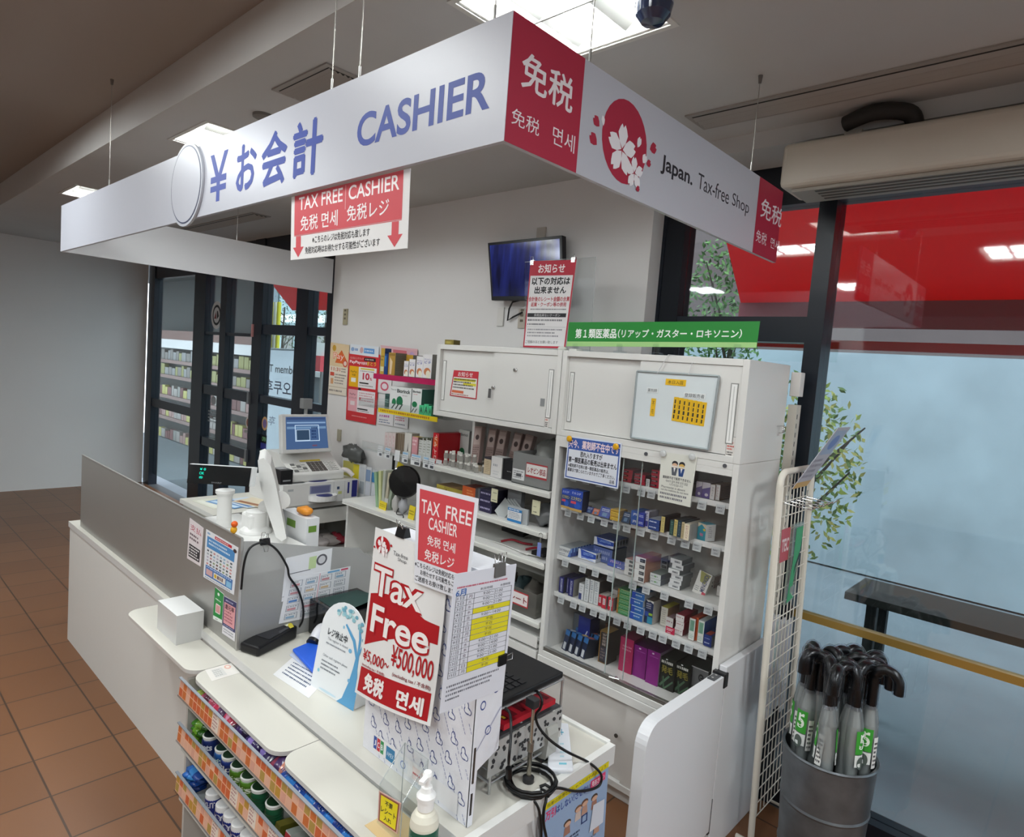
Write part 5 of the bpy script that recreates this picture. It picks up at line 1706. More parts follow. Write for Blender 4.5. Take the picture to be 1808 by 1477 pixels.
# ---------------------------------------------------------------- snack rack under the boards
SR = thing('snack_rack', 'tiered snack rack with tile patterned price rails under the bag shelves', 'rack', (-1.7, .95, 0))
b = B()
b.box(-2.30, .90, 0, -2.285, 1.02, .64, C('b9b6b0', rough=.4))
b.box(-.955, .90, 0, -.94, 1.02, .64, C('b9b6b0', rough=.4))
b.box(-2.285, 1.01, 0, -.955, 1.022, .64, C('c9c6c0', rough=.5))
b.build('body', SR)
TIL = ['c06a38', 'cf9a86', 'a88a48', 'c25f38', 'd8a890', 'b58a3a']
RY = .868
RAILS = [(.656, .592), (.491, .426), (.307, .24)]
rnd = random.Random(8)
for ri, (zt, zb) in enumerate(RAILS):
    b = B()
    zs = zb - (.026 if ri else .016)
    b.box(-2.284, RY + .012, zs - .012, -.956, 1.009, zs, C('cdd3d0', rough=.25))
    sh = b.build('shelf', SR)
    b = B()
    x0, x1 = -2.29, -.95
    fn, nf, n = qfn((x0, RY, zb), (x1, RY, zb), (x1, RY + .006, zt), (x0, RY + .006, zt))
    b.hexa([fn(0, 0), fn(1, 0), fn(1, 1), fn(0, 1)], n, .002, C('e2b092', rough=.3))
    cols = 44
    its = []
    k = 0
    while k < cols:
        if rnd.random() < .13:
            its.append(('r', (k + .05) / cols, .04, (k + 1.6) / cols, .96, 'dcd0c2'))
            its.append(('l', (k + .2) / cols, .1, (k + 1.4) / cols, .9, 5, 'a8787a', .5, 4))
            k += 2
            continue
        for r in (0, 1):
            its.append(('r', (k + .06) / cols, .05 + r * .47, (k + .94) / cols, .05 + r * .47 + .42, rnd.choice(TIL)))
        k += 1
    b.decal(fn, its, nf, eps=.00025, base=1)
    b.build('price_rail', SR)
    b = B()
    b.box(x0, RY - .0015, zt - .001, x1, RY + .008, zt + .002, C('8f959c', rough=.25, spec=.6))
    b.box(x0, RY - .004, zb - .002, x1, RY - .002, zb + .003, clear('rail_plastic', tint='e8e8ea', refl=.1))
    b.build('rail_lip', SR)


def gum_bottle(x, y, z, r, h, body, lid, txt, tcol, label, group, cap='e8e8e4', ridge=False):
    t = thing('gum_bottle', label, 'gum bottle', (x, y, z), group)
    b = B()
    if ridge:
        prof = [(r * .9, 0), (r * 1.05, h * .06), (r * 1.05, h * .22), (r * .92, h * .3)]
        for k in range(8):
            prof += [(r * (.92 if k % 2 else .955), h * (.34 + .045 * k))]
        prof += [(r * .86, h * .74), (r * .8, h * .78)]
    else:
        prof = [(r * .94, 0), (r, h * .03), (r, h * .66), (r * .93, h * .74), (r * .8, h * .78)]
    b.lathe((x, y, z + .0008), prof, C(body, rough=.3), 28)
    # wrap lettering round the front
    if txt:
        a0 = -1.25
        fn = lambda u, v: V((x + r * math.cos(a0 + (u - .5) * 2.0), y + r * math.sin(a0 + (u - .5) * 2.0), z + h * v))
        nr = lambda u, v: V((math.cos(a0 + (u - .5) * 2.0), math.sin(a0 + (u - .5) * 2.0), 0))
        if ridge:
            b.decal(fn, [('l', 0, .3, 1, .38, 1, tcol, .6, 8)], nr, eps=.004)
        else:
            b.decal(fn, [('t', txt, .0, .44, 1.0, .64, tcol, .03), ('l', .2, .28, .8, .36, 1, tcol, .5, 6), ('e', .6, .14, .1, .06, '7ab04a')], nr, eps=.0006)
    b.build('body', t)
    b = B()
    c0 = .50 if lid == 'e4e4e4' else .77
    b.lathe((x, y, z), [(r * .84, h * c0), (r * (1.0 if c0 < .6 else .9), h * (c0 + .01)), (r * .95, h * .87), (r * .84, h * .89)], C(cap, rough=.3), 24)
    b.lathe((x, y, z), [(r * .80, h * .885), (r * .78, h * .91), (r * .7, h * .915), (r * .0001, h * .915)], C(lid, rough=.35), 24)
    b.build('lid', t)


Z2 = RAILS[1][1] - .0255
for i, (px, py, body, lid, txt, tc, lab, rdg) in enumerate(((374, 1330, '1c2f6a', '1f2a2a', 'orets', 'dfe6f0', 'dark blue gum bottle at the left end of the middle rack tier', 0), (396, 1345, '24589a', '1f3a30', 'rets', 'c8e0d8', 'mid blue gum bottle, second from left on the middle tier', 0),
                                                        (408, 1362, '1f3478', '26402c', 'Clo', 'e8e8e8', 'navy gum bottle lettered Clo, third on the middle tier', 0), (424, 1378, '4f7a22', '25402a', 'ets', 'dfe8d8', 'olive green gum bottle, fourth on the middle tier', 0), (442, 1395, '55822a', '25402a', 'ets', 'e8f0e0', 'light green gum bottle, fifth on the middle tier', 0),
                                                        (461, 1412, '1c5438', '16351f', '.', '8fb89a', 'ribbed dark green gum bottle, left of the ribbed pair', 1), (487, 1432, '1c5438', '16351f', '.', '8fb89a', 'ribbed dark green gum bottle, right of the ribbed pair', 1))):
    p = uy(px, py, .935)
    gum_bottle(p.x, .93, Z2, .029, .098, body, lid, txt, tc, lab, 'gum bottles on the middle tier', ridge=bool(rdg))
Z3 = RAILS[2][1] - .0255
for i, px_ in enumerate((379, 397, 411, 425, 441, 458)):
    py_ = 1430 + i * 16
    p = uy(px_, py_, .935)
    gum_bottle(p.x, .93, Z3, .028, .098, '24358a', 'e4e4e4', 'XYLIT' if i == 0 else 'XY', 'e6e8f0', 'blue and white xylitol gum bottle on the low tier, ' + ['leftmost', 'second from left', 'third from left', 'fourth from left', 'fifth from left', 'sixth from left'][i], 'xylitol gum bottles on the low tier', cap='ecebe9')


def packet(name, x, y, z, w, d, h, cols, label, group=None, rz=0, seed=0, txt=None, tc='ffffff', rx=0.0):
    """crinkled sweet packet: a pillow with pinched ends"""
    rd = random.Random(seed)
    b = B()
    b.T = Matrix.Translation((x, y, z)) @ Matrix.Rotation(rz, 4, 'Z') @ Matrix.Rotation(rx, 4, 'X')
    n, m = 12, 10
    vs = []
    for i in range(n + 1):
        u = i / n
        th = math.sin(PI * min(1, max(0, u))) ** .4
        for k in range(m):
            a = 2 * PI * k / m
            j = 1 + rd.uniform(-.12, .12)
            vs.append(((u - .5) * w, d / 2 * math.cos(a) * (.75 + .25 * th) * j, h / 2 + h / 2 * math.sin(a) * max(th, .12) * j))
    fs = [(i * m + k, i * m + (k + 1) % m, (i + 1) * m + (k + 1) % m, (i + 1) * m + k) for i in range(n) for k in range(m)]
    q = [f for f in fs]
    third = len(q) // len(cols)
    for ci, c in enumerate(cols):
        b.add(vs, q[ci * third:(ci + 1) * third if ci < len(cols) - 1 else None], C(c, rough=.22, spec=.7), True)
    if txt:
        T = b.T
        b.T = None
        b.decal(lambda u, v: T @ V(((u - .5) * w * .8, -d * .40 + d * .62 * v, h * (.87 + .2 * math.sin(PI * min(max(v, 0), 1))))), [('t', txt, .05, .15, .9, .8, tc, .03)], lambda u, v: (T.to_3x3() @ V((0, -.5, .86))), eps=.001)
    return b.build(name, None, label, 'sweets', group)


Z1 = RAILS[0][1] - .0155
CANDY = [(362, 1222, ['a33a58', '7a2840', 'c07a90'], 'pink'), (370, 1230, ['5a2a3a', '3a1c28', '8a4050'], 'maroon'), (379, 1240, ['3a2a58', '8a3a58', '2c2440'], 'violet'), (388, 1249, ['b04060', '8a2a3c', '44304a'], 'rose red'), (397, 1258, ['4a3a5c', '6a5a7a', '302848'], 'grey violet'), (407, 1268, ['b0344c', 'c86a80', '7a2434'], 'bright red'), (416, 1278, ['8a7a70', '5a4a44', '2c2030'], 'tan'),
         (426, 1288, ['1c1430', '2a1f44', '1a1228'], 'black violet'), (437, 1299, ['33285a', '5a4a80', '201a3c'], 'dark purple'), (448, 1310, ['2c2450', '6a5a90', '241c40'], 'purple'), (460, 1322, ['3a2f60', '1f1838', '4a3f70'], 'mid purple'), (471, 1334, ['2a2248', '5a4f80', '1c1634'], 'deep purple'), (482, 1345, ['241c3e', '483c6a', '7a5a5c'], 'aubergine'), (492, 1355, ['5a2434', '2a1c38', '8a5a4a'], 'wine')]
for i, (px, py, cs, nm) in enumerate(CANDY):
    cs = ['%02x%02x%02x' % tuple(min(235, int(int(c[k:k + 2], 16) * 1.45 + 12)) for k in (0, 2, 4)) for c in cs]
    p = uy(px, py + 8, .905)
    packet('candy_packet', p.x, .925, Z1 + .0005 + (.024 if i % 2 else 0), .075, .08, .058, cs, nm + ' crinkled sweet packet in the upper rack tier under the left board', 'sweet packets in the upper tier', rz=.3 * math.sin(i * 2.1), seed=i)
for i, (px, py, tx) in enumerate(((518, 1392, 'mentos'), (552, 1424, 'mentos'), (586, 1458, 'mentos'), (620, 1490, 'mentos'))):
    p = uy(px, py, .905)
    packet('mint_roll', p.x, .915, Z1 + .001, .13, .08, .078, ['1f4fa8', '2f7ac8', '1d3f94'], 'blue lettered mint roll pack under the right board, ' + ['leftmost', 'second', 'third', 'fourth'][i] + ' one', 'blue mint roll packs', rz=.06, seed=40 + i, txt=tx, tc='14245a')
p = uy(600, 1462, .90)
for i in range(4):
    q = uy(498 + i * 17, 1452 + i * 15, .93)
    carton('gum_box', (q.x, .90, Z2), .028, .08, .06 + .006 * (i % 2), ['6a6a24', 'd8dcd8', 'a8c0a0', 'd0d4d0'][i], ['5a5a1c', 'b8bcb8', '8aa888', 'a8b0ac'][i], ['6f6a28', '9aa49c', '7a8a78', '8a948c'][i], [('r', 0, .6, 1, .95, ['5a5a20', 'c83a48', '4a8a58', '4a5a58'][i]), ('l', .1, .1, .9, .5, 3, '6a746c', .4, 3)],
           ['olive', 'red topped white', 'pale green', 'grey white'][i] + ' gum box right of the ribbed bottles on the middle tier', rx=-.18)
for i in range(5):
    q = uy(352 + 3 * i, 1362 + 13 * i, .94)
    packet('snack_bag', q.x - .03, .93, Z3 + .001 + .022 * i, .10, .075, .03, ['2a64b0', '3f86c8', '1d4690'], 'shiny blue snack bag piled left of the xylitol bottles, ' + ['lowest', 'second', 'third', 'fourth', 'topmost'][4 - i if False else i], 'blue snack bags', rz=.4 * (i % 2), seed=70 + i)
for i in range(4):
    packet('snack_bag', -2.235 + .012 * i, .93, Z2 + .001 + .03 * i, .085, .07, .034, ['3f7a24', '6a9a30', '2c5a1c'], 'green snack bag piled at the far left of the middle tier, ' + ['lowest', 'second', 'third', 'topmost'][i], 'green snack bags', rz=.3 * (i % 2), seed=90 + i)
packet('snack_bag', -2.215, .915, Z1 + .001, .09, .07, .04, ['7a9a3a', 'a8b85a', '5a7a2c'], 'yellow green snack bag at the far left of the upper tier', None, seed=99)

# ================================================================ REGISTER PARTITION AND TILL
RP = thing('register_partition', 'steel and frosted plastic partition around the till on the counter', 'partition', (-2.6, 1.3, CT))
METAL = C('a7a6a2', rough=.38, metal=.55)
PX_, PT = -2.245, 1.138
b = B()
b.box(-4.3, 1.048, CT + .0005, PX_ - .003, 1.053, PT, METAL)
b.box(-4.3, 1.046, PT, PX_, 1.055, PT + .004, C('bcbab6', rough=.3, metal=.6))
b.box(PX_ - .004, 1.046, CT + .0005, PX_ + .002, 1.056, PT, C('bcbab6', rough=.3, metal=.6))
b.build('steel_panel', RP)
FRO = clear('frosted_plastic', tint='d4d5d6', refl=.08, rough=.25, haze=.55, hazecol='d0d0ce')
b = B()
yz = [(1.057, CT + .001), (1.057, 1.128), (1.10, 1.122), (1.30, 1.075)]
for k in range(7):
    a = PI / 2 * (1 - k / 6)
    yz.append((1.56 + .07 * math.cos(a), .95 + .055 * math.sin(a) + (.02 if k == 0 else 0)))
yz += [(1.63, CT + .001)]
b.prism([(PX_ - .002, y, z) for y, z in reversed(yz)], (.004, 0, 0), FRO)
b.build('frosted_panel', RP)
ys_ = 1.0465
c4 = [uy(359, 1018, ys_), uy(413, 1050, ys_), uy(421, 967, ys_), uy(364, 934, ys_)]
its = [('r', .0, .0, 1, 1, 'dfe2e6'), ('e', .1, .95, .05, .02, '8aa8c8'), ('r', .3, .91, .82, .97, 'c03040'), ('l', .33, .92, .8, .96, 1, 'e8d0d0', .6, 12), ('r', .06, .66, .92, .89, '4f8cc4'), ('l', .12, .72, .84, .86, 2, 'cfe0f0', .5, 16), ('e', .92, .9, .05, .04, '4a3a3a')]
rnd = random.Random(21)
for i in range(8):
    for j in range(5):
        its.append(('r', .08 + i * .105, .31 + j * .068, .08 + i * .105 + .06, .31 + j * .068 + .036, rnd.choice(['7a8a90', '8ab0c8', 'c88a8a', '6a4a4a', 'a0a8b0', '8a9a70', 'b8b0c0', '4a5058'])))
its += [('r', .06, .07, .93, .29, '4a78b4'), ('r', .09, .1, .30, .22, 'd0a8a8'), ('r', .34, .1, .72, .22, 'e0dcd4'), ('e', .40, .16, .04, .04, 'd8b020'), ('l', .46, .11, .7, .21, 1, '6a4a48', .7, 5), ('r', .75, .09, .9, .21, '8ac0e0'), ('l', .1, .24, .9, .28, 1, 'c8d8f0', .5, 14), ('l', .06, .01, .9, .055, 1, '9aa0a8', .5, 16)]
poster('payment_methods_poster', c4, its, 'e6e0e2', 'blue and white payment methods poster on the steel partition', 'poster')
c4 = [uy(376, 1092, ys_), uy(391.5, 1100, ys_), uy(395, 1049, ys_), uy(380, 1036, ys_)]
poster('green_sticker', c4, [('r', 0, .12, 1, 1, '1d8a3c'), ('e', .45, .87, .12, .05, 'e8f0e8'), ('l', .15, .64, .9, .72, 1, 'd8ecd8', .5, 6), ('r', .22, .25, .78, .55, 'd89a98'), ('o', .22, .25, .78, .55, .05, 'f0e8e4', .03), ('l', .3, .02, .7, .08, 1, '6a7a6a', .6, 3)], 'e6ece6', 'green sticker on the steel partition below the payment poster', 'sticker')
c4 = [uy(392, 1117, ys_), uy(414, 1132, ys_), uy(418, 1064, ys_), uy(396, 1052, ys_)]
poster('purple_sticker', c4, [('r', 0, .22, 1, 1, '3a3a66'), ('r', .06, .30, .94, .86, 'e0a0a4'), ('t', '還元率', .12, .70, .85, .83, '4a2430', .015), ('l', .12, .36, .88, .68, 4, 'a05a66', .5, 7), ('l', .15, .89, .85, .96, 1, 'b8b8d8', .5, 7), ('l', .1, .24, .9, .28, 1, 'b8c0e0', .5, 8), ('l', .1, .05, .9, .18, 2, '8a8a92', .4, 8)], 'e4e2e6', 'purple and pink sticker low on the steel partition', 'sticker')
c4 = [uy(330, 985, ys_), uy(354, 1000, ys_), uy(359, 932, ys_), uy(335, 914, ys_)]
poster('side_notice', c4, [('t', '支払', .1, .75, .9, .9, 'c05a70'), ('l', .1, .5, .9, .7, 2, '7a6a70', .5, 6), ('r', .1, .08, .9, .40, '3c3c40'), ('l', .14, .1, .86, .38, 4, 'e0dcdc', .5, 6)], 'e0d8da', 'white notice cut off left of the payment methods poster', 'notice')

# two sheets taped outside the frosted panel
xs_ = PX_ + .0035
c4 = [ux(468, 1075, xs_), ux(548, 1078, xs_), ux(585, 968, xs_), ux(497, 990, xs_)]


def sheet(c4, its, lab):
    for p in c4:
        p.x = xs_
    return poster('taped_sheet', c4, its, 'dcdde0', lab, 'sheet', t=.0008)


sheet([ux(497, 1062, xs_), ux(580, 1042, xs_), ux(587, 967, xs_), ux(505, 985, xs_)], [('r', .1, .60, .55, .615, '4a4a50'), ('e', .78, .78, .12, .13, '55555c'), ('e', .78, .78, .08, .09, 'c8c8cc'), ('r', .5, .62, .66, .9, 'b8cc98'), ('r', .0, .1, .9, .11, '8a8a90')] + [('r', .14 + .2 * i, .3, .20 + .2 * i, .42, '6a6a70') for i in range(4)], 'upper white sheet with round mark taped on the frosted panel')
xs_ += .0015
its = []
for i in range(4):
    for j in range(5):
        its += [('o', .06 + i * .23, .06 + j * .18, .24 + i * .23, .20 + j * .18, .012, '9aa0a8', .01), ('r', .08 + i * .23, .08 + j * .18, .20 + i * .23, .13 + j * .18, random.Random(i * 7 + j).choice(['5a82b8', 'c08a90', 'a8b0b4', '8aa8c0', 'c8b090', 'b0b4b8'])), ('l', .08 + i * .23, .145 + j * .18, .22 + i * .23, .185 + j * .18, 1, '8a8e94', .5, 4)]
its += [('r', .62, .94, .82, .98, '6aa0c8'), ('r', .84, .94, .96, .98, 'c05068'), ('r', .495, .02, .505, .98, 'd08a98')]
sheet([ux(492, 1101, xs_), ux(611, 1076, xs_), ux(619, 999, xs_), ux(508, 1022, xs_)], its, 'lower sheet of coloured instruction boxes taped on the frosted panel')

# till on the counter behind the partition
TL = thing('cash_register', 'white touch screen till with black customer display behind the steel partition', 'cash register', (-2.75, 1.30, CT))
PLA = C('dcdbd8', rough=.4)
b = B()
b.box(-3.3, 1.12, CT + .001, -2.36, 1.52, .955, PLA)
b.box(-2.359, 1.16, .76, -2.355, 1.48, .80, C('6a6c6c', rough=.4))
b.build('cash_drawer', TL, bev=.006)
p0 = uz(395, 928, .956)
b = B()
b.lathe((p0.x, p0.y, .956), [(.040, 0), (.037, .012), (.034, .03), (.033, .12), (.034, .15), (.044, .165), (.044, .178), (.0001, .178)], PLA, 24)
b.build('display_pole', TL)
yD = p0.y
c4 = [uy(330, 852, yD), uy(443, 859, yD), uy(448, 825, yD), uy(335, 818, yD)]
fn, nf, n = qfn(*c4)
b = B()
b.hexa([fn(0, 0), fn(1, 0), fn(1, 1), fn(0, 1)], n, .02, C('d6d8d8', rough=.4))
b.add([fn(u, v) + n * .001 for u, v in ((-.0, .0), (.975, .0), (.975, .97), (-.0, .97))], [(0, 1, 2, 3)], C('0b0c10', rough=.15))
d = b.build('customer_display', TL, bev=.003)
b = B()
b.decal(fn, [('t', '¥ 0', .20, .70, .30, .82, emis('20d0b0', 1.2)), ('t', 'OK', .2, .48, .28, .62, emis('20d0b0', 1.0)), ('t', '券', .2, .26, .27, .40, emis('20d0b0', 1.0)), ('t', 'SHARP', .42, .06, .58, .14, '8a8c90')], nf, eps=.0006, base=3)
b.build('display_digits', d)
# staff monitor seen from its edge
pm = uz(452, 938, .956)
b = B()
b.lathe((pm.x, pm.y, .956), [(.075, 0), (.07, .012), (.052, .03), (.05, .10), (.0001, .10)], PLA, 24)
b.box(pm.x - .06, pm.y - .05, .957, pm.x + .04, pm.y + .05, 1.05, PLA)
b.build('monitor_foot', TL, bev=.012)
x_ = pm.x + .06
pts = [(455, 812), (466, 808), (478, 822), (486, 850), (506, 950), (497, 955), (487, 948), (466, 885), (458, 850)]
b = B()
prof = [uy(px, py, pm.y - .02) for px, py in pts]
_d = ray(480, 880)
_d.z = 0
b.prism(list(reversed(prof)), _d.normalized() * .30, PLA)
b.build('monitor', TL, bev=.012, seg=3)
b = B()
q = [uy(468, 885, pm.y - .02), uy(450, 900, pm.y), uy(446, 930, pm.y)]
b.tube([q[0] + V((0, .08, 0)), q[1] + V((-.0, .06, 0))], .045, PLA, 14)
b.build('monitor_arm', TL)

# orange toy on the partition edge
p = uy(413, 930, 1.05)
t = thing('orange_toy', 'tiny orange figure clipped on top of the steel partition', 'toy', (p.x, 1.05, PT + .004))
b = B()
b.blob((p.x, 1.05, PT + .018), .012, .012, .014, C('d8a020', rough=.3), 10, 8)
b.build('body', t)
b = B()
b.blob((p.x + .004, 1.05, PT + .040), .012, .012, .012, C('d85a18', rough=.3), 10, 8)
b.build('head', t)

# binder clip and cable over the partition
b = B()
q = ux(459, 957, PX_)
b.prism([(PX_ - .012, q.y, q.z - .010), (PX_ + .012, q.y, q.z - .010), (PX_ + .004, q.y, q.z + .012), (PX_ - .004, q.y, q.z + .012)], (0, .036, 0), BLACK)
for s_ in (-1, 1):
    b.tube([(PX_ + s_ * .006, q.y + .006, q.z + .010), (PX_ + s_ * .012, q.y + .012, q.z + .032), (PX_ + s_ * .012, q.y + .024, q.z + .032), (PX_ + s_ * .006, q.y + .03, q.z + .010)], .0012, CHROME, 6)
b.tube([(PX_ + .012, q.y + .006, q.z - .008), (PX_ + .016, q.y + .012, q.z - .034), (PX_ + .016, q.y + .024, q.z - .034), (PX_ + .012, q.y + .03, q.z - .008)], .0012, CHROME, 6)
b.build('binder_clip', None, 'black binder clip on top edge of the frosted panel holding a cable', 'clip')
xc = PX_ + .018


pts = [ux(426, 1040, xc), ux(430, 1000, xc), ux(438, 972, xc), ux(452, 960, xc), ux(470, 958, xc), ux(490, 972, xc), ux(507, 1000, xc), ux(511, 1018, xc), ux(526, 1040, xc), ux(535, 1070, xc), ux(534, 1095, xc), uz(524, 1112, CT + .012), uz(517, 1119, CT + .012)]
b = B()
b.tube(smooth(pts), .0042, BLACK, 8)
b.build('cable', None, 'black cable looping from the binder clip down to the card terminal', 'cable')

# card terminal
b = B()
A0, A1, A2, A3 = V((-2.232, 1.062, 0)), V((-2.137, 1.088, 0)), V((-2.212, 1.262, 0)), V((-2.232, 1.255, 0))
A0, A1 = uz(422, 1150, CT), uz(455, 1161, CT)
dr = (A1 - A0)
dp = V((-dr.y, dr.x, 0)).normalized() * .20
z0 = CT + .001
bot = [A0, A1, A1 + dp, A0 + dp]
vs = [V((p.x, p.y, z0)) for p in bot] + [V((bot[0].x, bot[0].y, z0 + .035)), V((bot[1].x, bot[1].y, z0 + .035)), V((bot[2].x, bot[2].y, z0 + .052)), V((bot[3].x, bot[3].y, z0 + .052))]
b.add(vs, [(3, 2, 1, 0), (4, 5, 6, 7), (0, 1, 5, 4), (1, 2, 6, 5), (2, 3, 7, 6), (3, 0, 4, 7)], C('141416', rough=.4))
t = thing('card_terminal', 'black card payment terminal lying beside the frosted panel', 'card terminal', (bot[0].x, bot[0].y, z0))
b.build('body', t, bev=.008)
fn, nf, n = qfn(vs[4], vs[5], vs[6], vs[7])
b = B()
b.add([fn(u, v) + n * .0012 for u, v in ((.12, .32), (.88, .32), (.88, .86), (.12, .86))], [(0, 1, 2, 3)], C('2c2c30', rough=.12))
b.build('screen', t)
b = B()
b.decal(fn, [('p', [(.25, .98), (.95, .82), (.99, .9), (.7, .99)], 'c8b838'), ('p', [(.1, .93), (.5, .9), (.4, .99), (.1, 1.0)], 'b0b070'), ('p', [(.55, .86), (.75, .84), (.6, .95)], 'd8d8c0')], nf, eps=.002, base=1)
b.build('yellow_label', t)
b = B()
b.box(vs[0].x, vs[0].y, z0, vs[0].x + .001, vs[0].y + .001, z0 + .001, BLACK)

# black glossy box with a green bag on it
P = uz(545, 1128, CT)
pr = uz(640, 1112, CT)
t = thing('black_box', 'glossy black box with dark green cloth behind the white scanner', 'box', (-2.15, 1.45, CT))
b = B()
yy = 1.40
l0, l1 = uy(548, 1064, yy), uy(636, 1046, yy)
b.box(-2.235, 1.33, CT + .001, -2.02, 1.55, CT + .14, C('0e0f12', rough=.12, spec=.8))
b.build('body', t, bev=.004)
b = B()
b.add([(-2.21, 1.35, CT + .1405), (-2.03, 1.34, CT + .1415), (-2.03, 1.53, CT + .17), (-2.12, 1.54, CT + .15), (-2.21, 1.53, CT + .1405), (-2.12, 1.44, CT + .165)], [(0, 1, 5), (1, 2, 5), (2, 3, 5), (3, 4, 5), (4, 0, 5)], C('1d3a36', rough=.6), True)
b.build('green_cloth', t)

# hand scanner
P = uz(565, 1130, CT)
t = thing('barcode_scanner', 'white handheld scanner lying in front of the black box', 'scanner', (P.x, P.y, CT))
b = B()
a0 = uz(556, 1131, CT + .02)
a1 = uz(572, 1108, CT + .05)
a2 = uz(592, 1102, CT + .05)
b.tube(smooth([a0, (a0 + a1) / 2 + V((0, 0, .012)), a1, (a1 + a2) / 2 + V((0, 0, .006)), a2 + V((0, 0, -.02))]), .026, C('dedee2', rough=.3), 14, r2=.018)
b.build('body', t)
b = B()
d = (a0 - a1).normalized()
b.tube([a0 + d * .002, a0 + d * .016], .027, C('19191c', rough=.3), 14)
b.build('scan_window', t)

# blue coin tray and papers
z0 = CT + .004
c4 = [uz(516, 1150, z0), uz(566, 1206, z0), uz(612, 1150, z0), uz(582, 1122, z0)]
b = B()
n = V((0, 0, 1))
b.hexa([p + V((0, 0, .012)) for p in c4], n, .012, C('2c62d8', rough=.35))
b.build('money_tray', None, 'flat blue money tray lying on papers beside the closed register sign', 'tray', bev=.005)
c4 = [uz(482, 1190, CT + .001), uz(545, 1232, CT + .001), uz(600, 1172, CT + .001), uz(536, 1143, CT + .001)]
poster('counter_notice', c4, [('l', .12, .12, .92, .9, 9, '4a5a78', .38, 20)], 'e3e3e3', 'white text sheet lying on the counter under the blue tray', 'sheet', t=.0006)
c4 = [uz(511, 1156, CT + .0022), uz(540, 1180, CT + .0022), uz(556, 1160, CT + .0022), uz(527, 1140, CT + .0022)]
poster('blank_card', c4, [], 'c3cad8', 'pale card lying under the left corner of the blue tray', 'card', t=.0006)

# arch shaped closed register sign
BL, BR = uz(548, 1209, CT + .001), uz(624, 1255, CT + .001)
rx_ = (BR - BL)
w = rx_.length
rx_.normalize()
bk = V((-rx_.y, rx_.x, 0))
up_ = (V((0, 0, 1)) + bk * .16).normalized()
H = .305
nn = rx_.cross(up_).normalized()
prof = [(0, 0), (w, 0), (w, H * .66)]
for k in range(1, 14):
    a = PI * k / 14
    prof.append((w / 2 + w / 2 * math.cos(a), H * .66 + H * .34 * math.sin(a)))
prof.append((0, H * .66))
t = thing('register_closed_sign', 'arch topped white sign with a blue tree standing on the counter', 'sign', BL)
b = B()
pts3 = [BL + rx_ * a + up_ * c for a, c in prof]
b.prism(list(reversed(pts3)), -nn * -.003 * -1, C('e6eaec', rough=.3))
fn = lambda u, v: BL + rx_ * (u * w) + up_ * (v * H) + nn * .0005
BLU2 = '5b9fcc'
lv = [('e', .10 + .0 * i, .0, .0, .0, BLU2) for i in range(0)]
its = [('p', [(.62, 0.0), (1.0, 0.0), (1.0, .24), (.93, .40), (.92, .52), (.86, .56), (.84, .40), (.80, .24), (.72, .06)], BLU2), ('p', [(.86, .5), (.9, .52), (.78, .68), (.55, .80), (.53, .78), (.74, .65)], BLU2), ('p', [(.88, .52), (.92, .52), (.90, .72), (.82, .86), (.80, .85), (.86, .70)], BLU2), ('p', [(.89, .55), (.92, .55), (.98, .68), (.965, .69)], BLU2)]
rnd = random.Random(4)
for k in range(26):
    a = rnd.uniform(.3, .98)
    top_ = .66 + .30 * math.sqrt(max(0, 1 - ((a - .5) / .5) ** 2))
    v_ = top_ - rnd.uniform(.0, .09)
    its.append(('e', a, v_, .035, .02, rnd.choice(['8fc0cc', '6fa8bc', 'a9d0d4'])))
its += [('e', .50, .75, .02, .018, '8fc0d8'), ('e', .72, .55, .035, .022, '7ab4d8'), ('e', .12, .2, .025, .02, '8fc8d8'), ('e', .80, .26, .028, .02, '7ab4d8'),
        ('t', 'レジ休止中', .18, .60, .62, .68, '3a3f46', .02), ('t', 'This register is closed', .2, .545, .66, .58, '7a8088'), ('l', .18, .50, .66, .53, 1, '8a9098', .5, 16), ('t', 'Other cash registers please', .16, .36, .72, .395, '7a8088'), ('l', .15, .22, .62, .34, 3, '7a8088', .4, 16), ('e', .4, .03, .2, .012, 'c8e0ec')]
its = [i for i in its]
b.decal(fn, its, lambda u, v: nn, eps=.0005)
b.build('panel', t)
b = B()
q0, q1 = BR + up_ * .004, BR + up_ * .12
b.add([q0, q0 + bk * .07, q1 + bk * .01, q0 - rx_ * .004, q0 + bk * .07 - rx_ * .004, q1 + bk * .01 - rx_ * .004], [(0, 1, 2), (5, 4, 3), (0, 2, 5, 3), (1, 4, 5, 2), (0, 3, 4, 1)], C('d8dadc', rough=.35))
b.build('stand_foot', t)

# ================================================================ WRAPPED STAND WITH TAX FREE POSTERS
WRX0, WRX1, WRY = -1.458, -1.022, 1.062
WP = C('dfe0e6', rough=.3, spec=.5, noise=.02, scale=30, bump=.25)


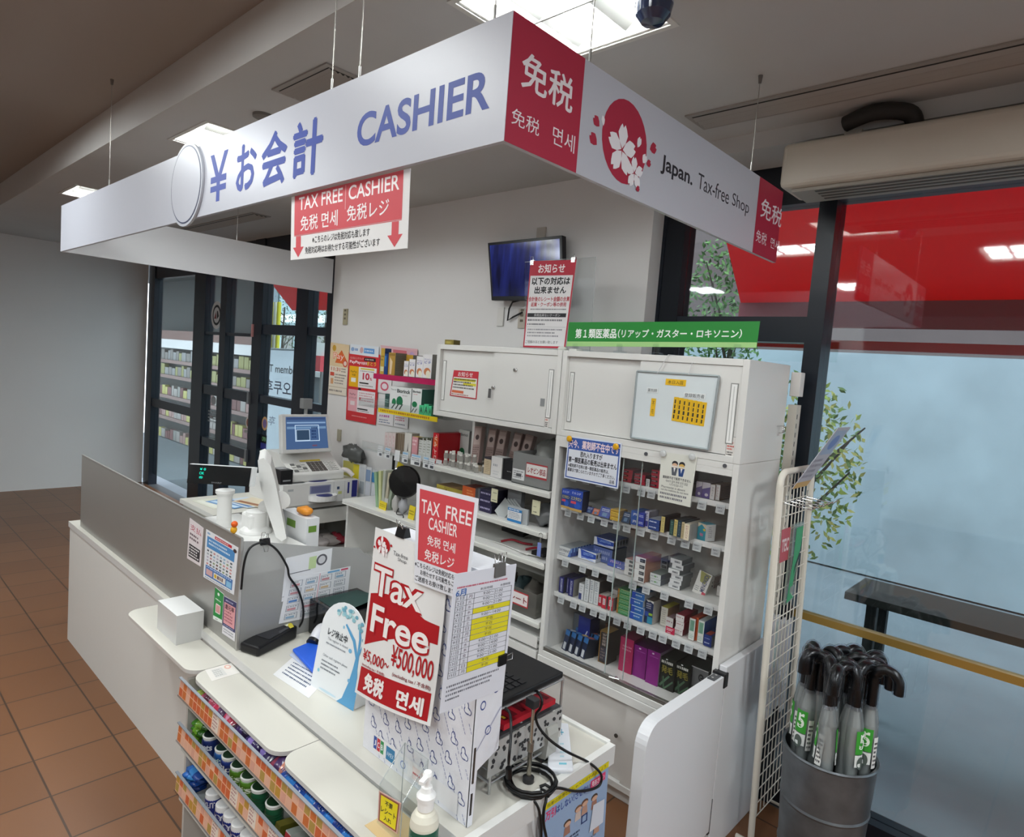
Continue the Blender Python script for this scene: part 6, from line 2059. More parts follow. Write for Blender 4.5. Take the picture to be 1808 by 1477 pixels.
def clouds(cols, rows, seed, ang=1.0, sx=.028, sy=.02):
    rd = random.Random(seed)
    out = []
    for i in range(cols):
        for j in range(rows):
            u = (i + .5) / cols + (.5 / cols if j % 2 else 0) * .6
            v = (j + .5) / rows + .06 * math.sin(i)
            if not (.05 < u < .95 and .05 < v < .95):
                continue
            for sc, col in ((1.0, '46538c'), (.72, 'e4e5ea')):
                out += [('e', u, v, sx * sc, sy * .8 * sc, col), ('e', u - sx * .25, v + sy * .9, sx * .62 * sc, sy * .9 * sc, col), ('e', u + sx * .7, v - sy * .1, sx * .55 * sc, sy * .6 * sc, col)]
            out.append(('r', u - sx * .5, v - sy * .5, u + sx * .5, v - sy * .42, '46538c'))
            for k in range(7):
                uu, vv = u + .018 * ang + .0095 * k * ang, v - .045 - .0125 * k
                if vv > .01 and 0.01 < uu < .98:
                    out.append(('p', [(uu, vv), (uu + .006, vv - .001), (uu + .012 * ang, vv - .0105), (uu + .006 * ang, vv - .0105)], '9094b8'))
    return out


t = thing('wrapped_stand', 'stand wrapped in white cloud printed paper carrying the tax free posters', 'stand', ((WRX0 + WRX1) / 2, WRY, CT))
b = B()
top = 1.35
fn, nf, n = qfn((WRX0, WRY, CT + .001), (WRX1, WRY, CT + .001), (WRX1, WRY, top), (WRX0, WRY, top))
b.hexa([fn(0, 0), fn(1, 0), fn(1, 1), fn(0, 1)], n, .01, WP)
b.decal(fn, clouds(8, 11, 3), nf, eps=.0003, base=1)
# card marks at the lower left of the wrapping
jc = ybox(WRY, (657, 1335), (674, 1335), (662, 1326), (668, 1352))
b.decal(lambda u, v: V((u, WRY, v)), [('r', WRX0 + .05, .735, WRX0 + .40, .785, 'e2e2e4')] + [('r', WRX0 + .052 + .016 * i, .742, WRX0 + .066 + .016 * i, .778, c) for i, c in enumerate(('2a4a9a', 'c02a38', '2a8a4a'))] +
        [('t', 'JCB'[i], WRX0 + .055 + .016 * i, .752, WRX0 + .063 + .016 * i, .768, 'e8e8f0', .02) for i in range(3)] +
        [('r', WRX0 + .11, .738, WRX0 + .148, .776, '2f7aa8'), ('t', 'AMEX', WRX0 + .114, .75, WRX0 + .144, .762, 'cfe0ec'), ('r', WRX0 + .165, .74, WRX0 + .205, .775, 'd8dce2'), ('e', WRX0 + .185, .757, .011, .011, '6a80b8'), ('e', WRX0 + .185, .757, .008, .008, 'd8dce2'), ('r', WRX0 + .225, .74, WRX0 + .285, .775, 'e4d4d2'), ('e', WRX0 + .27, .757, .014, .014, 'd0525a'), ('e', WRX0 + .264, .757, .012, .012, 'e4d4d2'), ('l', WRX0 + .228, .753, WRX0 + .258, .762, 1, 'c03a44', .6, 5)],
        lambda u, v: V((0, -1, 0)), eps=.0004, base=4)
b.build('front_wrap', t)
b = B()
yz = [(WRY + .0, CT + .001), (WRY + .016, CT + .001), (WRY + .02, .858), (WRY + .09, .886), (WRY + .094, top), (WRY, top)]
b.prism([(WRX1 + .001, y, z) for y, z in yz], (-.004, 0, 0), WP)
b.decal(lambda u, v: V((WRX1 + .001, WRY + u * .094, .87 + v * .2)), [('e', .25, .75, .10, .06, '46538c'), ('e', .25, .75, .07, .04, 'dcdde2'), ('e', .7, .9, .11, .06, '46538c'), ('e', .7, .9, .08, .04, 'dcdde2'), ('e', .5, .4, .11, .06, '46538c'), ('e', .5, .4, .08, .04, 'dcdde2'), ('p', [(.1, .2), (.14, .2), (.95, .62), (.92, .64)], 'a9abc0')], lambda u, v: V((1, 0, 0)), eps=.0004)
b.box(WRX1 + .0008, WRY + .004, CT + .03, WRX1 + .002, WRY + .010, CT + .085, C('2a2624', rough=.5))
b.box(WRX1 + .0008, WRY + .004, CT + .11, WRX1 + .002, WRY + .010, CT + .2, C('3a302a', rough=.5))
b.build('side_wrap', t)
b = B()
b.box(WRX0, WRY + .0105, CT + .001, WRX0 + .004, WRY + .10, top, WP)
b.box(WRX0 + .004, WRY + .0105, top - .004, WRX1 - .004, WRY + .094, top, WP)
b.build('top_wrap', t)

# big curved Tax Free poster
q = [uy(635, 1218, 1.045), uy(768, 1278, 1.045), uy(793, 982, 1.056), uy(663, 930, 1.056)]
RED2 = 'ae1620'


def tf(u, v):
    p = (q[0] * (1 - u) + q[1] * u) * (1 - v) + (q[3] * (1 - u) + q[2] * u) * v
    return p + V((0, -.012 * math.sin(PI * u) * (1 - v) - .016 * (1 - v) ** 3, 0))


def tn(u, v):
    e = .002
    return ((tf(u + e, v) - tf(u - e, v)).cross(tf(u, v + e) - tf(u, v - e))).normalized()


N = 16
vs = [tf(i / N, j / N) for j in range(N + 1) for i in range(N + 1)]
fs = [(j * (N + 1) + i, j * (N + 1) + i + 1, (j + 1) * (N + 1) + i + 1, (j + 1) * (N + 1) + i) for j in range(N) for i in range(N)]
PAPER = C('e6e6e4', rough=.3)
def redpoly(bot, topf, n=16, u0=.035, u1=.965):
    us = [u0 + (u1 - u0) * i / n for i in range(n + 1)]
    out = []
    for a, c in zip(us[:-1], us[1:]):
        m = 6
        for k in range(m):
            f = lambda u, kk: bot(u) + (topf(u) - bot(u)) * kk / m
            out.append(('p', [(a, f(a, k)), (c, f(c, k)), (c, f(c, k + 1)), (a, f(a, k + 1))], RED2))
    return out


midt = lambda u: .285 + .185 * math.sin(min(1, u * 1.02) * PI / 2)
its = []
its = redpoly(midt, lambda u: .60 + .055 * math.sin(PI * min(1, u * 1.25)) - .02 * u)
its2 = redpoly(lambda u: .02, lambda u: .165 + .02 * u)
bb = [('t', 'Tax', .045, .60, .76, .80, RED2, .06), ('t', 'Tax', .06, .612, .745, .788, 'efe9e6', .012), ('t', 'Free', .075, .375, .885, .572, RED2, .06), ('t', 'Free', .095, .39, .87, .56, 'efe9e6', .02)]


def red_block(b, its, lv):
    for it in its:
        b.add([tf(u, v) + tn(u, v) * lv for u, v in it[1]], [(0, 1, 2, 3)], it[2])


b2 = B()
b2.add(vs, fs, PAPER, True)
b2.add([p + V((0, .0012, 0)) for p in vs], [f[::-1] for f in fs], PAPER, True)
red_block(b2, its + its2, .0006)
b2.decal(tf, bb + [('t', '¥5,000', .04, .20, .37, .275, RED2, .012), ('t', '〜', .375, .23, .44, .255, RED2, .03), ('t', '¥500,000', .45, .235, .955, .375, RED2, .012), ('t', '(excluding tax / 不含税)', .05, .172, .4, .192, 'a84a50', .01), ('t', '(excluding tax / 不含税)', .50, .195, .95, .225, '8a3a40', .01),
              ('t', '免税', .13, .045, .42, .145, 'efe9e6', .04), ('t', '면세', .60, .04, .90, .14, 'efe9e6', .03),
              ('e', .14, .915, .105, .05, RED2)] + sakura(.125, .91, .062, .035, PI / 2, 'f0e8e8') + sakura(.19, .885, .04, .024, PI / 2, 'f0e8e8') + [('e', .26, .93, .014, .008, RED2), ('e', .02, .885, .012, .007, RED2), ('t', 'Tax-free', .30, .885, .50, .91, '5a5a60'), ('t', 'Shop', .37, .855, .49, .88, '5a5a60')],
         tn, eps=.0008, base=2)
b2.build('tax_free_poster', None, 'large curved red and white Tax Free poster on the front of the wrapped stand', 'poster')

# upright TAX FREE CASHIER sheet
ysx = 1.043
c4 = [uy(731, 1027, ysx), uy(825, 1063, ysx), uy(845, 880, ysx), uy(736, 853, ysx)]
RD3 = 'cf4a52'
poster('cashier_sheet', c4, [('r', .06, .24, .95, .955, RD3), ('t', 'TAX', .10, .725, .42, .86, 'f2e6e6', .012), ('t', 'FREE', .52, .725, .93, .86, 'f2e6e6', .012), ('t', 'CASHIER', .24, .58, .73, .70, 'f2e6e6', .01), ('t', '免税 면세', .23, .42, .72, .52, 'f2e6e6', .01), ('t', '免税レジ', .19, .265, .72, .375, 'f2e6e6', .012),
                             ('t', '※こちらのレジは免税対応も致します', .01, .165, .98, .22, '33343a', .012), ('t', 'お待たせする可能性もございます', .12, .10, .98, .152, '33343a', .012), ('t', 'ご迷惑をお掛け致しますが', .02, .025, .85, .08, '33343a', .012)],
       'e2e4ea', 'red and white TAX FREE CASHIER sheet standing above the Tax Free poster', 'sheet', rough=.2)

# schedule sheet on the right side
xsx = WRX1 + .004
c4 = [ux(776, 1260, xsx), ux(889, 1215, xsx), ux(912, 995, xsx), ux(803, 1013, xsx)]
its = [('l', .06, .885, .92, .905, 1, 'c05068', .6, 34), ('t', '6月', .05, .83, .2, .88, '3a64a8', .02), ('t', '来店時間', .42, .845, .62, .865, '55565c'), ('t', '休憩時間', .75, .845, .92, .865, '55565c')]
x0, x1, ya_, yb2 = .06, .95, .20, .835
rows = 16
h = (yb2 - ya_) / rows
yel = {4, 6, 7, 8, 9, 14, 15}
txts = ['', '9:00〜21:00', '9:00〜21:00', '9:00〜21:00', '不在', '9:00〜14:00', '不在', '不在', '不在', '不在', '9:00〜21:00', '9:00〜14:00', '9:00〜21:00', '9:00〜21:00', '不在', '不在']
week = '月火水木金土日'
for r in range(1, rows):
    v1 = yb2 - (r - 1) * h
    v0 = v1 - h
    if r in yel:
        its.append(('r', .34, v0 + .002, x1, v1 - .002, 'd8cc1e'))
for r in range(1, rows):
    v1 = yb2 - (r - 1) * h
    v0 = v1 - h
    tx = txts[r]
    its.append(('t', tx, .56 if len(tx) < 4 else .48, v0 + h * .25, .68 if len(tx) < 4 else .80, v1 - h * .2, '3c3d42'))
    its.append(('t', '%d日' % r, .08, v0 + h * .2, .18, v1 - h * .2, '44454a'))
    its.append(('t', week[(r - 1) % 7], .25, v0 + h * .2, .305, v1 - h * .2, '6a5a66'))
for r in range(rows):
    v = yb2 - r * h
    its.append(('r', x0, v - .0012, x1, v + .0012, '3a3b40'))
for u in (x0, .22, .335, x1):
    its.append(('r', u - .0025, yb2 - (rows - 1) * h, u + .0025, yb2, '3a3b40'))
its += [('l', .06, .10, .95, .195, 3, '6a6b74', .45, 30), ('l', .06, .07, .3, .095, 1, '6a6b74', .5, 8)]
poster('schedule_sheet', c4, its, 'd5d6de', 'white timetable sheet with yellow rows clipped to the right side of the wrapped stand', 'sheet', rough=.3)
for px, py, lab, sc in ((884, 1003, 'grey binder clip at the top of the timetable sheet', 1.0), (888, 1165, 'black binder clip at the right edge of the timetable sheet', 1.0)):
    p = ux(px, py, xsx + .003)
    b = B()
    if py < 1100:
        b.prism([(p.x - .010, p.y - .018, p.z - .02), (p.x + .002, p.y - .018, p.z - .02), (p.x - .001, p.y - .018, p.z + .012), (p.x - .008, p.y - .018, p.z + .012)], (0, .036, 0), C('6a6460', rough=.4, metal=.5))
        for yy in (p.y - .012, p.y + .012):
            b.tube([(p.x - .003, yy - .004, p.z + .01), (p.x - .003, yy - .008, p.z + .035), (p.x - .003, yy + .008, p.z + .035), (p.x - .003, yy + .004, p.z + .01)], .0013, CHROME, 6)
    else:
        b.prism([(p.x - .006, p.y - .015, p.z - .012), (p.x + .002, p.y - .015, p.z - .012), (p.x + .002, p.y + .012, p.z - .012), (p.x - .006, p.y + .012, p.z - .012)], (0, 0, .026), BLACK)
        b.tube([(p.x - .002, p.y + .012, p.z - .006), (p.x - .002, p.y + .036, p.z - .008), (p.x - .002, p.y + .036, p.z + .008), (p.x - .002, p.y + .012, p.z + .006)], .0012, CHROME, 6)
    b.build('binder_clip', None, lab, 'clip')
p = uy(708, 940, 1.058)
b = B()
b.prism([(p.x - .018, 1.052, p.z - .012), (p.x - .018, 1.078, p.z - .012), (p.x - .018, 1.071, p.z + .014), (p.x - .018, 1.059, p.z + .014)], (.036, 0, 0), BLACK)
b.tube([(p.x - .01, 1.055, p.z + .012), (p.x - .006, 1.045, p.z + .035), (p.x + .006, 1.045, p.z + .035), (p.x + .01, 1.055, p.z + .012)], .0013, CHROME, 6)
b.build('binder_clip', None, 'black binder clip at the top left of the Tax Free poster', 'clip')

# ---------------------------------------------------------------- laptop on its wire stand
LS = thing('laptop_stand', 'low lattice metal stand under the black laptop behind the wrapped stand', 'stand', (-1.24, 1.32, CT))
b = B()
WM = C('b7b8b8', rough=.3, metal=.7)
for x in (-1.42, -1.075):
    for y in (1.19, 1.47):
        b.cyl((x, y, CT + .001), (x, y, .95), .004, WM, 8)
for z in (CT + .03, .945):
    for a, c in (((-1.42, 1.19), (-1.075, 1.19)), ((-1.075, 1.19), (-1.075, 1.47)), ((-1.075, 1.47), (-1.42, 1.47)), ((-1.42, 1.47), (-1.42, 1.19))):
        b.cyl((a[0], a[1], z), (c[0], c[1], z), .004, WM, 8)
for k in range(9):
    y = 1.19 + k * .035
    b.cyl((-1.42, y, CT + .03), (-1.075, y, CT + .03), .002, WM, 6)
for k in range(10):
    x = -1.42 + k * .0383
    b.cyl((x, 1.19, .945), (x, 1.47, .945), .002, WM, 6)
b.build('wire_frame', LS)
b = B()
fn, nf, n = qfn((-1.066, 1.17, CT + .055), (-1.066, 1.47, CT + .055), (-1.066, 1.47, CT + .145), (-1.066, 1.17, CT + .145))
b.hexa([fn(0, 0), fn(1, 0), fn(1, 1), fn(0, 1)], n, .002, C('c2c2c0', rough=.35, metal=.4))
rd = random.Random(2)
its = []
for k in range(60):
    u, v = rd.uniform(.03, .97), rd.uniform(.08, .92)
    a = rd.uniform(0, PI)
    its.append(('p', [(u + .02 * math.cos(a + s_), v + .065 * math.sin(a + s_)) for s_ in (0, .7, 1.8, 3.1, 4.2, 5.2)], '2e2e30'))
b.decal(fn, its, nf, eps=.0003)
b.build('lattice_side', LS)
b = B()
b.box(-1.40, 1.20, CT + .145, -1.07, 1.46, CT + .152, C('5a5b5e', rough=.3, metal=.5))
fn, nf, n = qfn((-1.40, 1.20, CT + .152), (-1.07, 1.20, CT + .152), (-1.07, 1.46, CT + .152), (-1.40, 1.46, CT + .152))
b.decal(fn, [('p', [(rd.uniform(.5, .95), rd.uniform(.1, .9)) for s_ in range(1)] + [], 'd0d0d0')] if False else [('e', rd.uniform(.4, .97), rd.uniform(.1, .9), .02, .02, 'c8c8c8') for k in range(30)], nf, eps=.0003)
b.build('lattice_top', LS)

t = thing('laptop', 'open black laptop lying on the lattice stand', 'laptop', (-1.25, 1.33, .953))
LZ = .953
b = B()
b.box(-1.44, 1.185, LZ, -1.068, 1.462, LZ + .018, C('131315', rough=.45))
b.build('base', t, bev=.004)
b = B()
for r in range(5):
    for c in range(14):
        b.box(-1.425 + c * .024, 1.215 + r * .024, LZ + .0182, -1.425 + c * .024 + .019, 1.215 + r * .024 + .018, LZ + .0205, C('1e1e21', rough=.5))
b.build('keyboard', t)
b = B()
b.box(-1.29, 1.15, LZ + .0182, -1.2, 1.205, LZ + .0186, C('202023', rough=.4)) if False else b.box(-1.29, 1.19, LZ + .0182, -1.2, 1.21, LZ + .0186, C('202023', rough=.4))
b.build('touchpad', t)
P0 = uz(905, 1262, .885)
b = B()
b.box(-1.21, 1.225, .8805, -1.072, 1.44, .896, C('b01c2c', rough=.35))
fn, nf, n = qfn((-1.21, 1.225, .896), (-1.072, 1.225, .896), (-1.072, 1.44, .896), (-1.21, 1.44, .896))
b.decal(fn, [('r', .55 + .0 * i, .08 + .16 * i, .9, .16 + .16 * i, '6a101c') for i in range(6)] + [('r', .6, .04, .7, .09, 'd8b030'), ('r', .75, .1, .85, .14, 'd8b030')], nf)
b.build('red_pad', None, 'red pad with dark lines lying between laptop and lattice stand', 'pad')

# telescopic rod with cables
t = thing('telescopic_rod', 'thin chrome telescopic rod standing at the corner of the lattice stand', 'rod', (-1.04, 1.30, CT))
b = B()
r0, r1 = V((-1.042, 1.308, CT + .001)), uy(942, 1240, 1.27)
b.lathe((r0.x, r0.y, CT + .001), [(.016, 0), (.016, .012), (.006, .018), (.0001, .018)], C('2c2c2e', rough=.4), 14)
m_ = r0 + (r1 - r0) * .45
b.cyl(r0 + V((0, 0, .012)), m_, .0065, C('a39f94', rough=.2, metal=.9), 12)
b.cyl(m_, r1, .0045, C('b8b4a8', rough=.2, metal=.9), 12)
b.cyl(m_ - V((0, 0, .012)), m_ + V((0, 0, .012)), .009, C('8a8880', rough=.3, metal=.8), 12)
b.build('pole', t)
b = B()
b.box(r1.x - .018, r1.y - .012, r1.z - .012, r1.x + .012, r1.y + .012, r1.z + .012, C('2a2a2c', rough=.4))
b.build('clamp', t, bev=.002)


def ctz(px, py, z=CT + .006):
    return uz(px, py, z)


b = B()
pts = [uy(938, 1216, 1.36), uy(950, 1222, 1.34), uy(957, 1235, 1.33), uy(954, 1250, 1.33), uy(946, 1262, 1.33), uy(951, 1282, 1.34), uy(970, 1305, 1.36), uy(1000, 1326, 1.40), ux(1035, 1343, -.985), ux(1054, 1357, -.965), ux(1062, 1370, -.96), ux(1058, 1386, -.96), ux(1040, 1394, -.965), ux(1015, 1396, -.97), ctz(990, 1391), ctz(972, 1391)]
b.tube(smooth(pts), .0038, BLACK, 8)
b.build('cable', None, 'black cable arching from laptop over the counter end and back to the coil', 'cable')
b = B()
c0 = ctz(935, 1378)
ring = []
for k in range(64):
    a = 2 * PI * k / 16
    rr = .064 + .004 * (k // 16) - .008 * ((k // 16) % 2)
    ring.append(V((c0.x + .012 + rr * math.cos(a) * .95, c0.y - .01 + rr * math.sin(a), CT + .005 + .006 * (k / 16))))
b.tube(ring, .0042, BLACK, 6)
b.build('cable_coil', None, 'coil of black cable lying round the foot of the telescopic rod', 'cable')
b = B()
pts = [uy(893, 1250, 1.19), uy(901, 1262, 1.17), uy(902, 1300, 1.15), uy(898, 1345, 1.14), ctz(900, 1368, CT + .02), ctz(908, 1388), ctz(925, 1400), ctz(938, 1408), ux(950, 1425, -.968), ux(954, 1450, -.967), ux(956, 1490, -.967), ux(956, 1560, -.967)]
b.tube(smooth(pts), .0036, BLACK, 8)
b.cyl(uy(898, 1355, 1.14), uy(899, 1372, 1.145), .008, BLACK, 10)
b.build('cable', None, 'black cable hanging from the left laptop corner and over the counter end', 'cable')
b = B()
pts = [ctz(955, 1393), ctz(964, 1398), ux(964, 1412, -.968), ux(960, 1430, -.965), ux(960, 1455, -.965), ux(966, 1490, -.966), ux(968, 1560, -.966)]
b.tube(smooth(pts), .0040, BLACK, 8)
b.build('cable', None, 'black cable dropping from the coil in front of the counter end', 'cable')
b = B()
p = ctz(962, 1392)
b.tube([p + V((-.01, -.01, .005)), p + V((0, 0, .012)), p + V((.012, .01, .004))], .004, C('1a1a1a', rough=.6), 6)
b.build('cable_tie', None, 'small black cable tie on the coil', 'cable tie')

# grey hand scanner
t = thing('handheld_scanner', 'grey upright handheld scanner behind the telescopic rod', 'scanner', (-1.10, 1.43, CT))
b = B()
g0, g1 = uz(942, 1338, CT + .001), uz(966, 1341, CT + .001)
y0 = g0.y
pts = [uy(*q_, y0) for q_ in ((940, 1334), (963, 1341), (969, 1300), (966, 1285), (950, 1284), (944, 1300))]
b.prism(list(pts), (.0, .045, 0), C('a9a8a2', rough=.4))
b.build('body', t, bev=.005)
b = B()
pts = [uy(*q_, y0 + .02) for q_ in ((950, 1285), (966, 1287), (966, 1262), (958, 1256), (951, 1262))]
b.prism(pts, (0, .03, 0), C('b8b8b4', rough=.4))
b.build('head', t, bev=.005)
b = B()
q_ = uy(952, 1338, y0 - .001)
b.box(g0.x - .005, y0 - .002, CT + .001, g1.x + .002, y0 + .047, CT + .012, C('2a2a2c', rough=.4))
b.build('base', t, bev=.003)
for i, (c, lab) in enumerate(((((966, 1361), (1012, 1362), (1003, 1280), (972, 1278)), 'white tissue packet lying on the counter behind the scanner'), (((952, 1366), (1008, 1366), (1008, 1352), (955, 1350)), 'white folded paper under the tissue packet'))):
    z = CT + .004 + (.012 if i == 0 else 0)
    p4 = [uz(*q_, z) for q_ in c]
    b = B()
    b.hexa([p + V((0, 0, .008)) for p in p4], V((0, 0, 1)), .012, C('dfe2e8', rough=.5))
    if i == 0:
        fn, nf, n = qfn(*[p + V((0, 0, .008)) for p in p4])
        b.decal(fn, [('r', .5, .75, .7, .78, '5ab0c0'), ('r', .58, .70, .62, .84, '5a90b0'), ('l', .5, .2, .75, .55, 4, 'a8d0dc', .4, 4), ('r', .45, .08, .75, .12, '7ac0d0')], nf)
    b.build('tissue_pack', None, lab, 'tissue', bev=.004)

# poster on the counter end
xp = -.9775
c4 = [ux(950, 1580, xp), ux(1066, 1490, xp), ux(1075, 1342.5, xp), ux(962.5, 1419.5, xp)]


def kid(u, v, s_, c1, c2):
    return [('e', u, v, .05 * s_, .035 * s_, c1), ('e', u + .005, v - .012 * s_, .042 * s_, .024 * s_, 'c8a088'), ('p', [(u - .035 * s_, v - .035 * s_), (u + .035 * s_, v - .035 * s_), (u + .045 * s_, v - .12 * s_), (u - .045 * s_, v - .12 * s_)], c2)]


its = [('r', .0, .93, 1, 1.0, 'd2c21c'), ('t', '指差は禁煙とおしゃべりはやめましょう', .03, .942, .95, .985, '4a4420'), ('t', '万引', .02, .80, .16, .90, 'd03a6a', .03), ('t', 'はしない！', .17, .81, .44, .89, '2a3f8a', .02), ('t', 'させない', .46, .81, .7, .89, '2a3f8a', .02), ('r', .70, .81, .95, .9, 'd03a6a'), ('t', '見逃さない', .72, .825, .93, .885, 'f0e0e8', .02)]
for k, (u, v) in enumerate(((.2, .45), (.36, .60), (.52, .68), (.62, .70), (.78, .68), (.86, .52), (.84, .36))):
    its += kid(u, v, 1.1, ['6a4a3a', '4a3a30', '7a5a48'][k % 3], ['b08a78', '9a7060', 'c0b0a8'][k % 3])
its += [('o', .58, .46, .68, .56, .02, '2a3f70', .016), ('l', .3, .35, .62, .43, 2, '33405a', .6, 14), ('l', .1, .1, .9, .25, 3, '5a6a80', .4, 16), ('p', [(.72, .3), (.95, .3), (.95, .58), (.76, .6)], 'c8ccd6')]
poster('shop_poster', c4, its, '8fa6c4', 'pale blue cartoon poster with yellow top strip on the counter end', 'poster', rough=.25)

# acrylic receipt box on the board
t = thing('receipt_box', 'clear acrylic receipt box with yellow label on the right bag shelf', 'box', (-1.19, .945, .681))
zb = .6812
s0, s1 = uz(666.5, 1450, zb + .012), uz(701, 1474, zb + .012)
yq = (s0.y + s1.y) / 2
c4 = [uy(666.5, 1448, yq), uy(701, 1472, yq), uy(707.6, 1418, yq), uy(669, 1395.6, yq)]
fn, nf, n = qfn(*c4)
b = B()
b.hexa(c4, n, .002, C('cfa89c', rough=.3))
b.decal(fn, [('r', .05, .04, .95, .97, '8a4a40'), ('r', .12, .09, .9, .92, 'e4d414'), ('t', '不要', .33, .66, .68, .82, '2c2a22', .02), ('t', 'レシート', .16, .40, .86, .58, '2c2a22', .02), ('t', '入れ', .32, .17, .68, .33, '2c2a22', .02)], nf)
b.build('label_card', t)
xa, xb = c4[0].x - .006, c4[1].x + .008
zt = uy(707, 1418, yq).z + .03
b = B()
b.box(xa, yq + .0025, zb, xb, yq + .0045, zt - .03, ACRYL)
b.box(xa, yq + .075, zb, xb, yq + .077, zt + .05, ACRYL)
for x in (xa, xb - .002):
    b.add([(x, yq + .0045, zb), (x, yq + .075, zb), (x, yq + .075, zt + .05), (x, yq + .0045, zt - .03), (x + .002, yq + .0045, zb), (x + .002, yq + .075, zb), (x + .002, yq + .075, zt + .05), (x + .002, yq + .0045, zt - .03)], [(0, 3, 2, 1), (4, 5, 6, 7), (0, 1, 5, 4), (1, 2, 6, 5), (2, 3, 7, 6), (3, 0, 4, 7)], ACRYL)
for (p0_, p1_) in (((xa, yq + .0045, zt - .03), (xa, yq + .075, zt + .05)), ((xb, yq + .0045, zt - .03), (xb, yq + .075, zt + .05)), ((xa, yq + .076, zt + .05), (xb, yq + .076, zt + .05)), ((xa, yq + .076, zb), (xa, yq + .076, zt + .05)), ((xb, yq + .076, zb), (xb, yq + .076, zt + .05)), ((xb, yq + .0035, zb), (xb, yq + .0035, zt - .03))):
    b.cyl(p0_, p1_, .0012, C('aeb4b4', rough=.2), 6)
b.build('acrylic_case', t)
b = B()
b.box(xa - .012, yq - .025, .6806, xb + .03, yq + .074, .6811, C('d8bc8a', rough=.5))
b.build('tan_mat', t)

# pump bottle
px_, py_ = -1.045, .945
t = thing('pump_bottle', 'white pump top hand sanitiser bottle with green and blue label', 'bottle', (px_, py_, .68))
b = B()
zz = .6805
b.lathe((px_, py_, zz), [(.030, 0), (.0335, .006), (.0335, .09)], None, 28, mats=[C('20407a', rough=.3), C('1f3f7c', rough=.3)])
b.lathe((px_, py_, zz), [(.0338, .062), (.0338, .094)], C('1f5a48', rough=.3), 28)
b.lathe((px_, py_, zz), [(.0335, .094), (.0335, .10), (.031, .114), (.024, .126), (.0185, .131), (.0185, .134)], C('dcd8c8', rough=.3), 28)
fnb = lambda u, v: V((px_ + .034 * math.cos(-1.05 + (u - .5) * 1.9), py_ + .034 * math.sin(-1.05 + (u - .5) * 1.9), zz + v * .094))
nb = lambda u, v: V((math.cos(-1.05 + (u - .5) * 1.9), math.sin(-1.05 + (u - .5) * 1.9), 0))
b.decal(fnb, [('r', .32, .35, .78, .66, 'd06a98'), ('l', .36, .42, .76, .62, 2, 'f0d8e4', .5, 5), ('e', .36, .66, .06, .06, 'e8e4e8'), ('e', .12, .5, .04, .1, 'c8d8f0'), ('l', .05, .72, .95, .9, 2, '4a8a78', .4, 9)], nb, eps=.0006, sub=8)
b.build('body', t)
b = B()
b.lathe((px_, py_, zz), [(.0185, .134), (.019, .155), (.0215, .156), (.0225, .166), (.0195, .170), (.015, .176), (.0125, .186), (.0001, .187)], C('f0f0ee', rough=.3), 24)
b.cyl((px_, py_, zz + .186), (px_, py_, zz + .208), .0075, C('f4f4f2', rough=.3), 16)
b.lathe((px_, py_, zz), [(.0105, .204), (.0115, .214), (.009, .221), (.0001, .222)], C('f4f4f2', rough=.3), 18)
d = V((.35, -.94, 0))
e_ = V((-d.y, d.x, 0)) * .006
o_ = V((px_, py_, zz + .214))
b.prism([o_ - e_, o_ + e_, o_ + e_ + d * .03, o_ - e_ + d * .03], (0, 0, -.008), C('f4f4f2', rough=.3))
b.build('pump', t)

# ================================================================ SIDE DESK WITH THE SECOND REGISTER
DX = -3.9
t = thing('side_desk', 'white side desk carrying the big register by the back wall', 'desk', (-4.15, 2.1, 0))
b = B()
b.box(-4.43, 1.64, .772, DX, 2.748, .80, CTM, faces=[EDGE, CTM, EDGE, C('a3a29e', rough=.4), EDGE, EDGE])
b.build('desk_top', t, bev=.003)
b = B()
for y0 in (1.66, 2.06, 2.715):
    b.box(-4.42, y0, 0, DX - .02, y0 + .02, .771, C('c2c1bc', rough=.45))
b.box(-4.42, 1.68, .05, -4.40, 2.71, .771, C('c2c1bc', rough=.45))
b.box(-4.40, 2.085, .44, DX - .02, 2.71, .46, C('cfcec9', rough=.4))
b.build('body', t)
b = B()
b.box(-4.30, 2.20, .655, DX - .006, 2.69, .755, C('d5d4ce', rough=.4))
b.build('drawer', t, bev=.003)
for i, (y, c, sx) in enumerate(((2.50, 'c4bcb8', .09), (2.58, 'a83848', .07), (2.44, 'b8b0ae', .06))):
    b = B()
    b.blob((-4.02, y, .461 + .035), .10, sx, .035, C(c, rough=.35, spec=.6), 12, 8, .5, i)
    b.build('plastic_bag', None, ['pale crumpled plastic bag on the lower desk shelf', 'red crumpled plastic bag on the lower desk shelf', 'greyish crumpled plastic bag on the lower desk shelf'][i], 'bag')
for i, (c, x, y, rz) in enumerate((('d8d8c8', -4.2, 1.78, .1), ('6a94c0', -4.15, 1.86, .25), ('c8d4e0', -4.12, 1.95, .15), ('d4c8b0', -4.08, 2.0, .3))):
    z = .8012 + .0015 * i
    b = B()
    b.T = Matrix.Translation((x, y, z)) @ Matrix.Rotation(rz, 4, 'Z')
    b.box(-.14, -.09, 0, .14, .09, .001, C(c, rough=.5))
    b.box(-.12, -.07, .0011, .12, -.03, .0014, C(['e4e4d8', 'c8dcec', '5a80b0', '9a6a4a'][i], rough=.5))
    b.build('leaflet', None, ['cream', 'blue', 'pale blue', 'tan'][i] + ' leaflet lying on the side desk left of the register', 'leaflet')

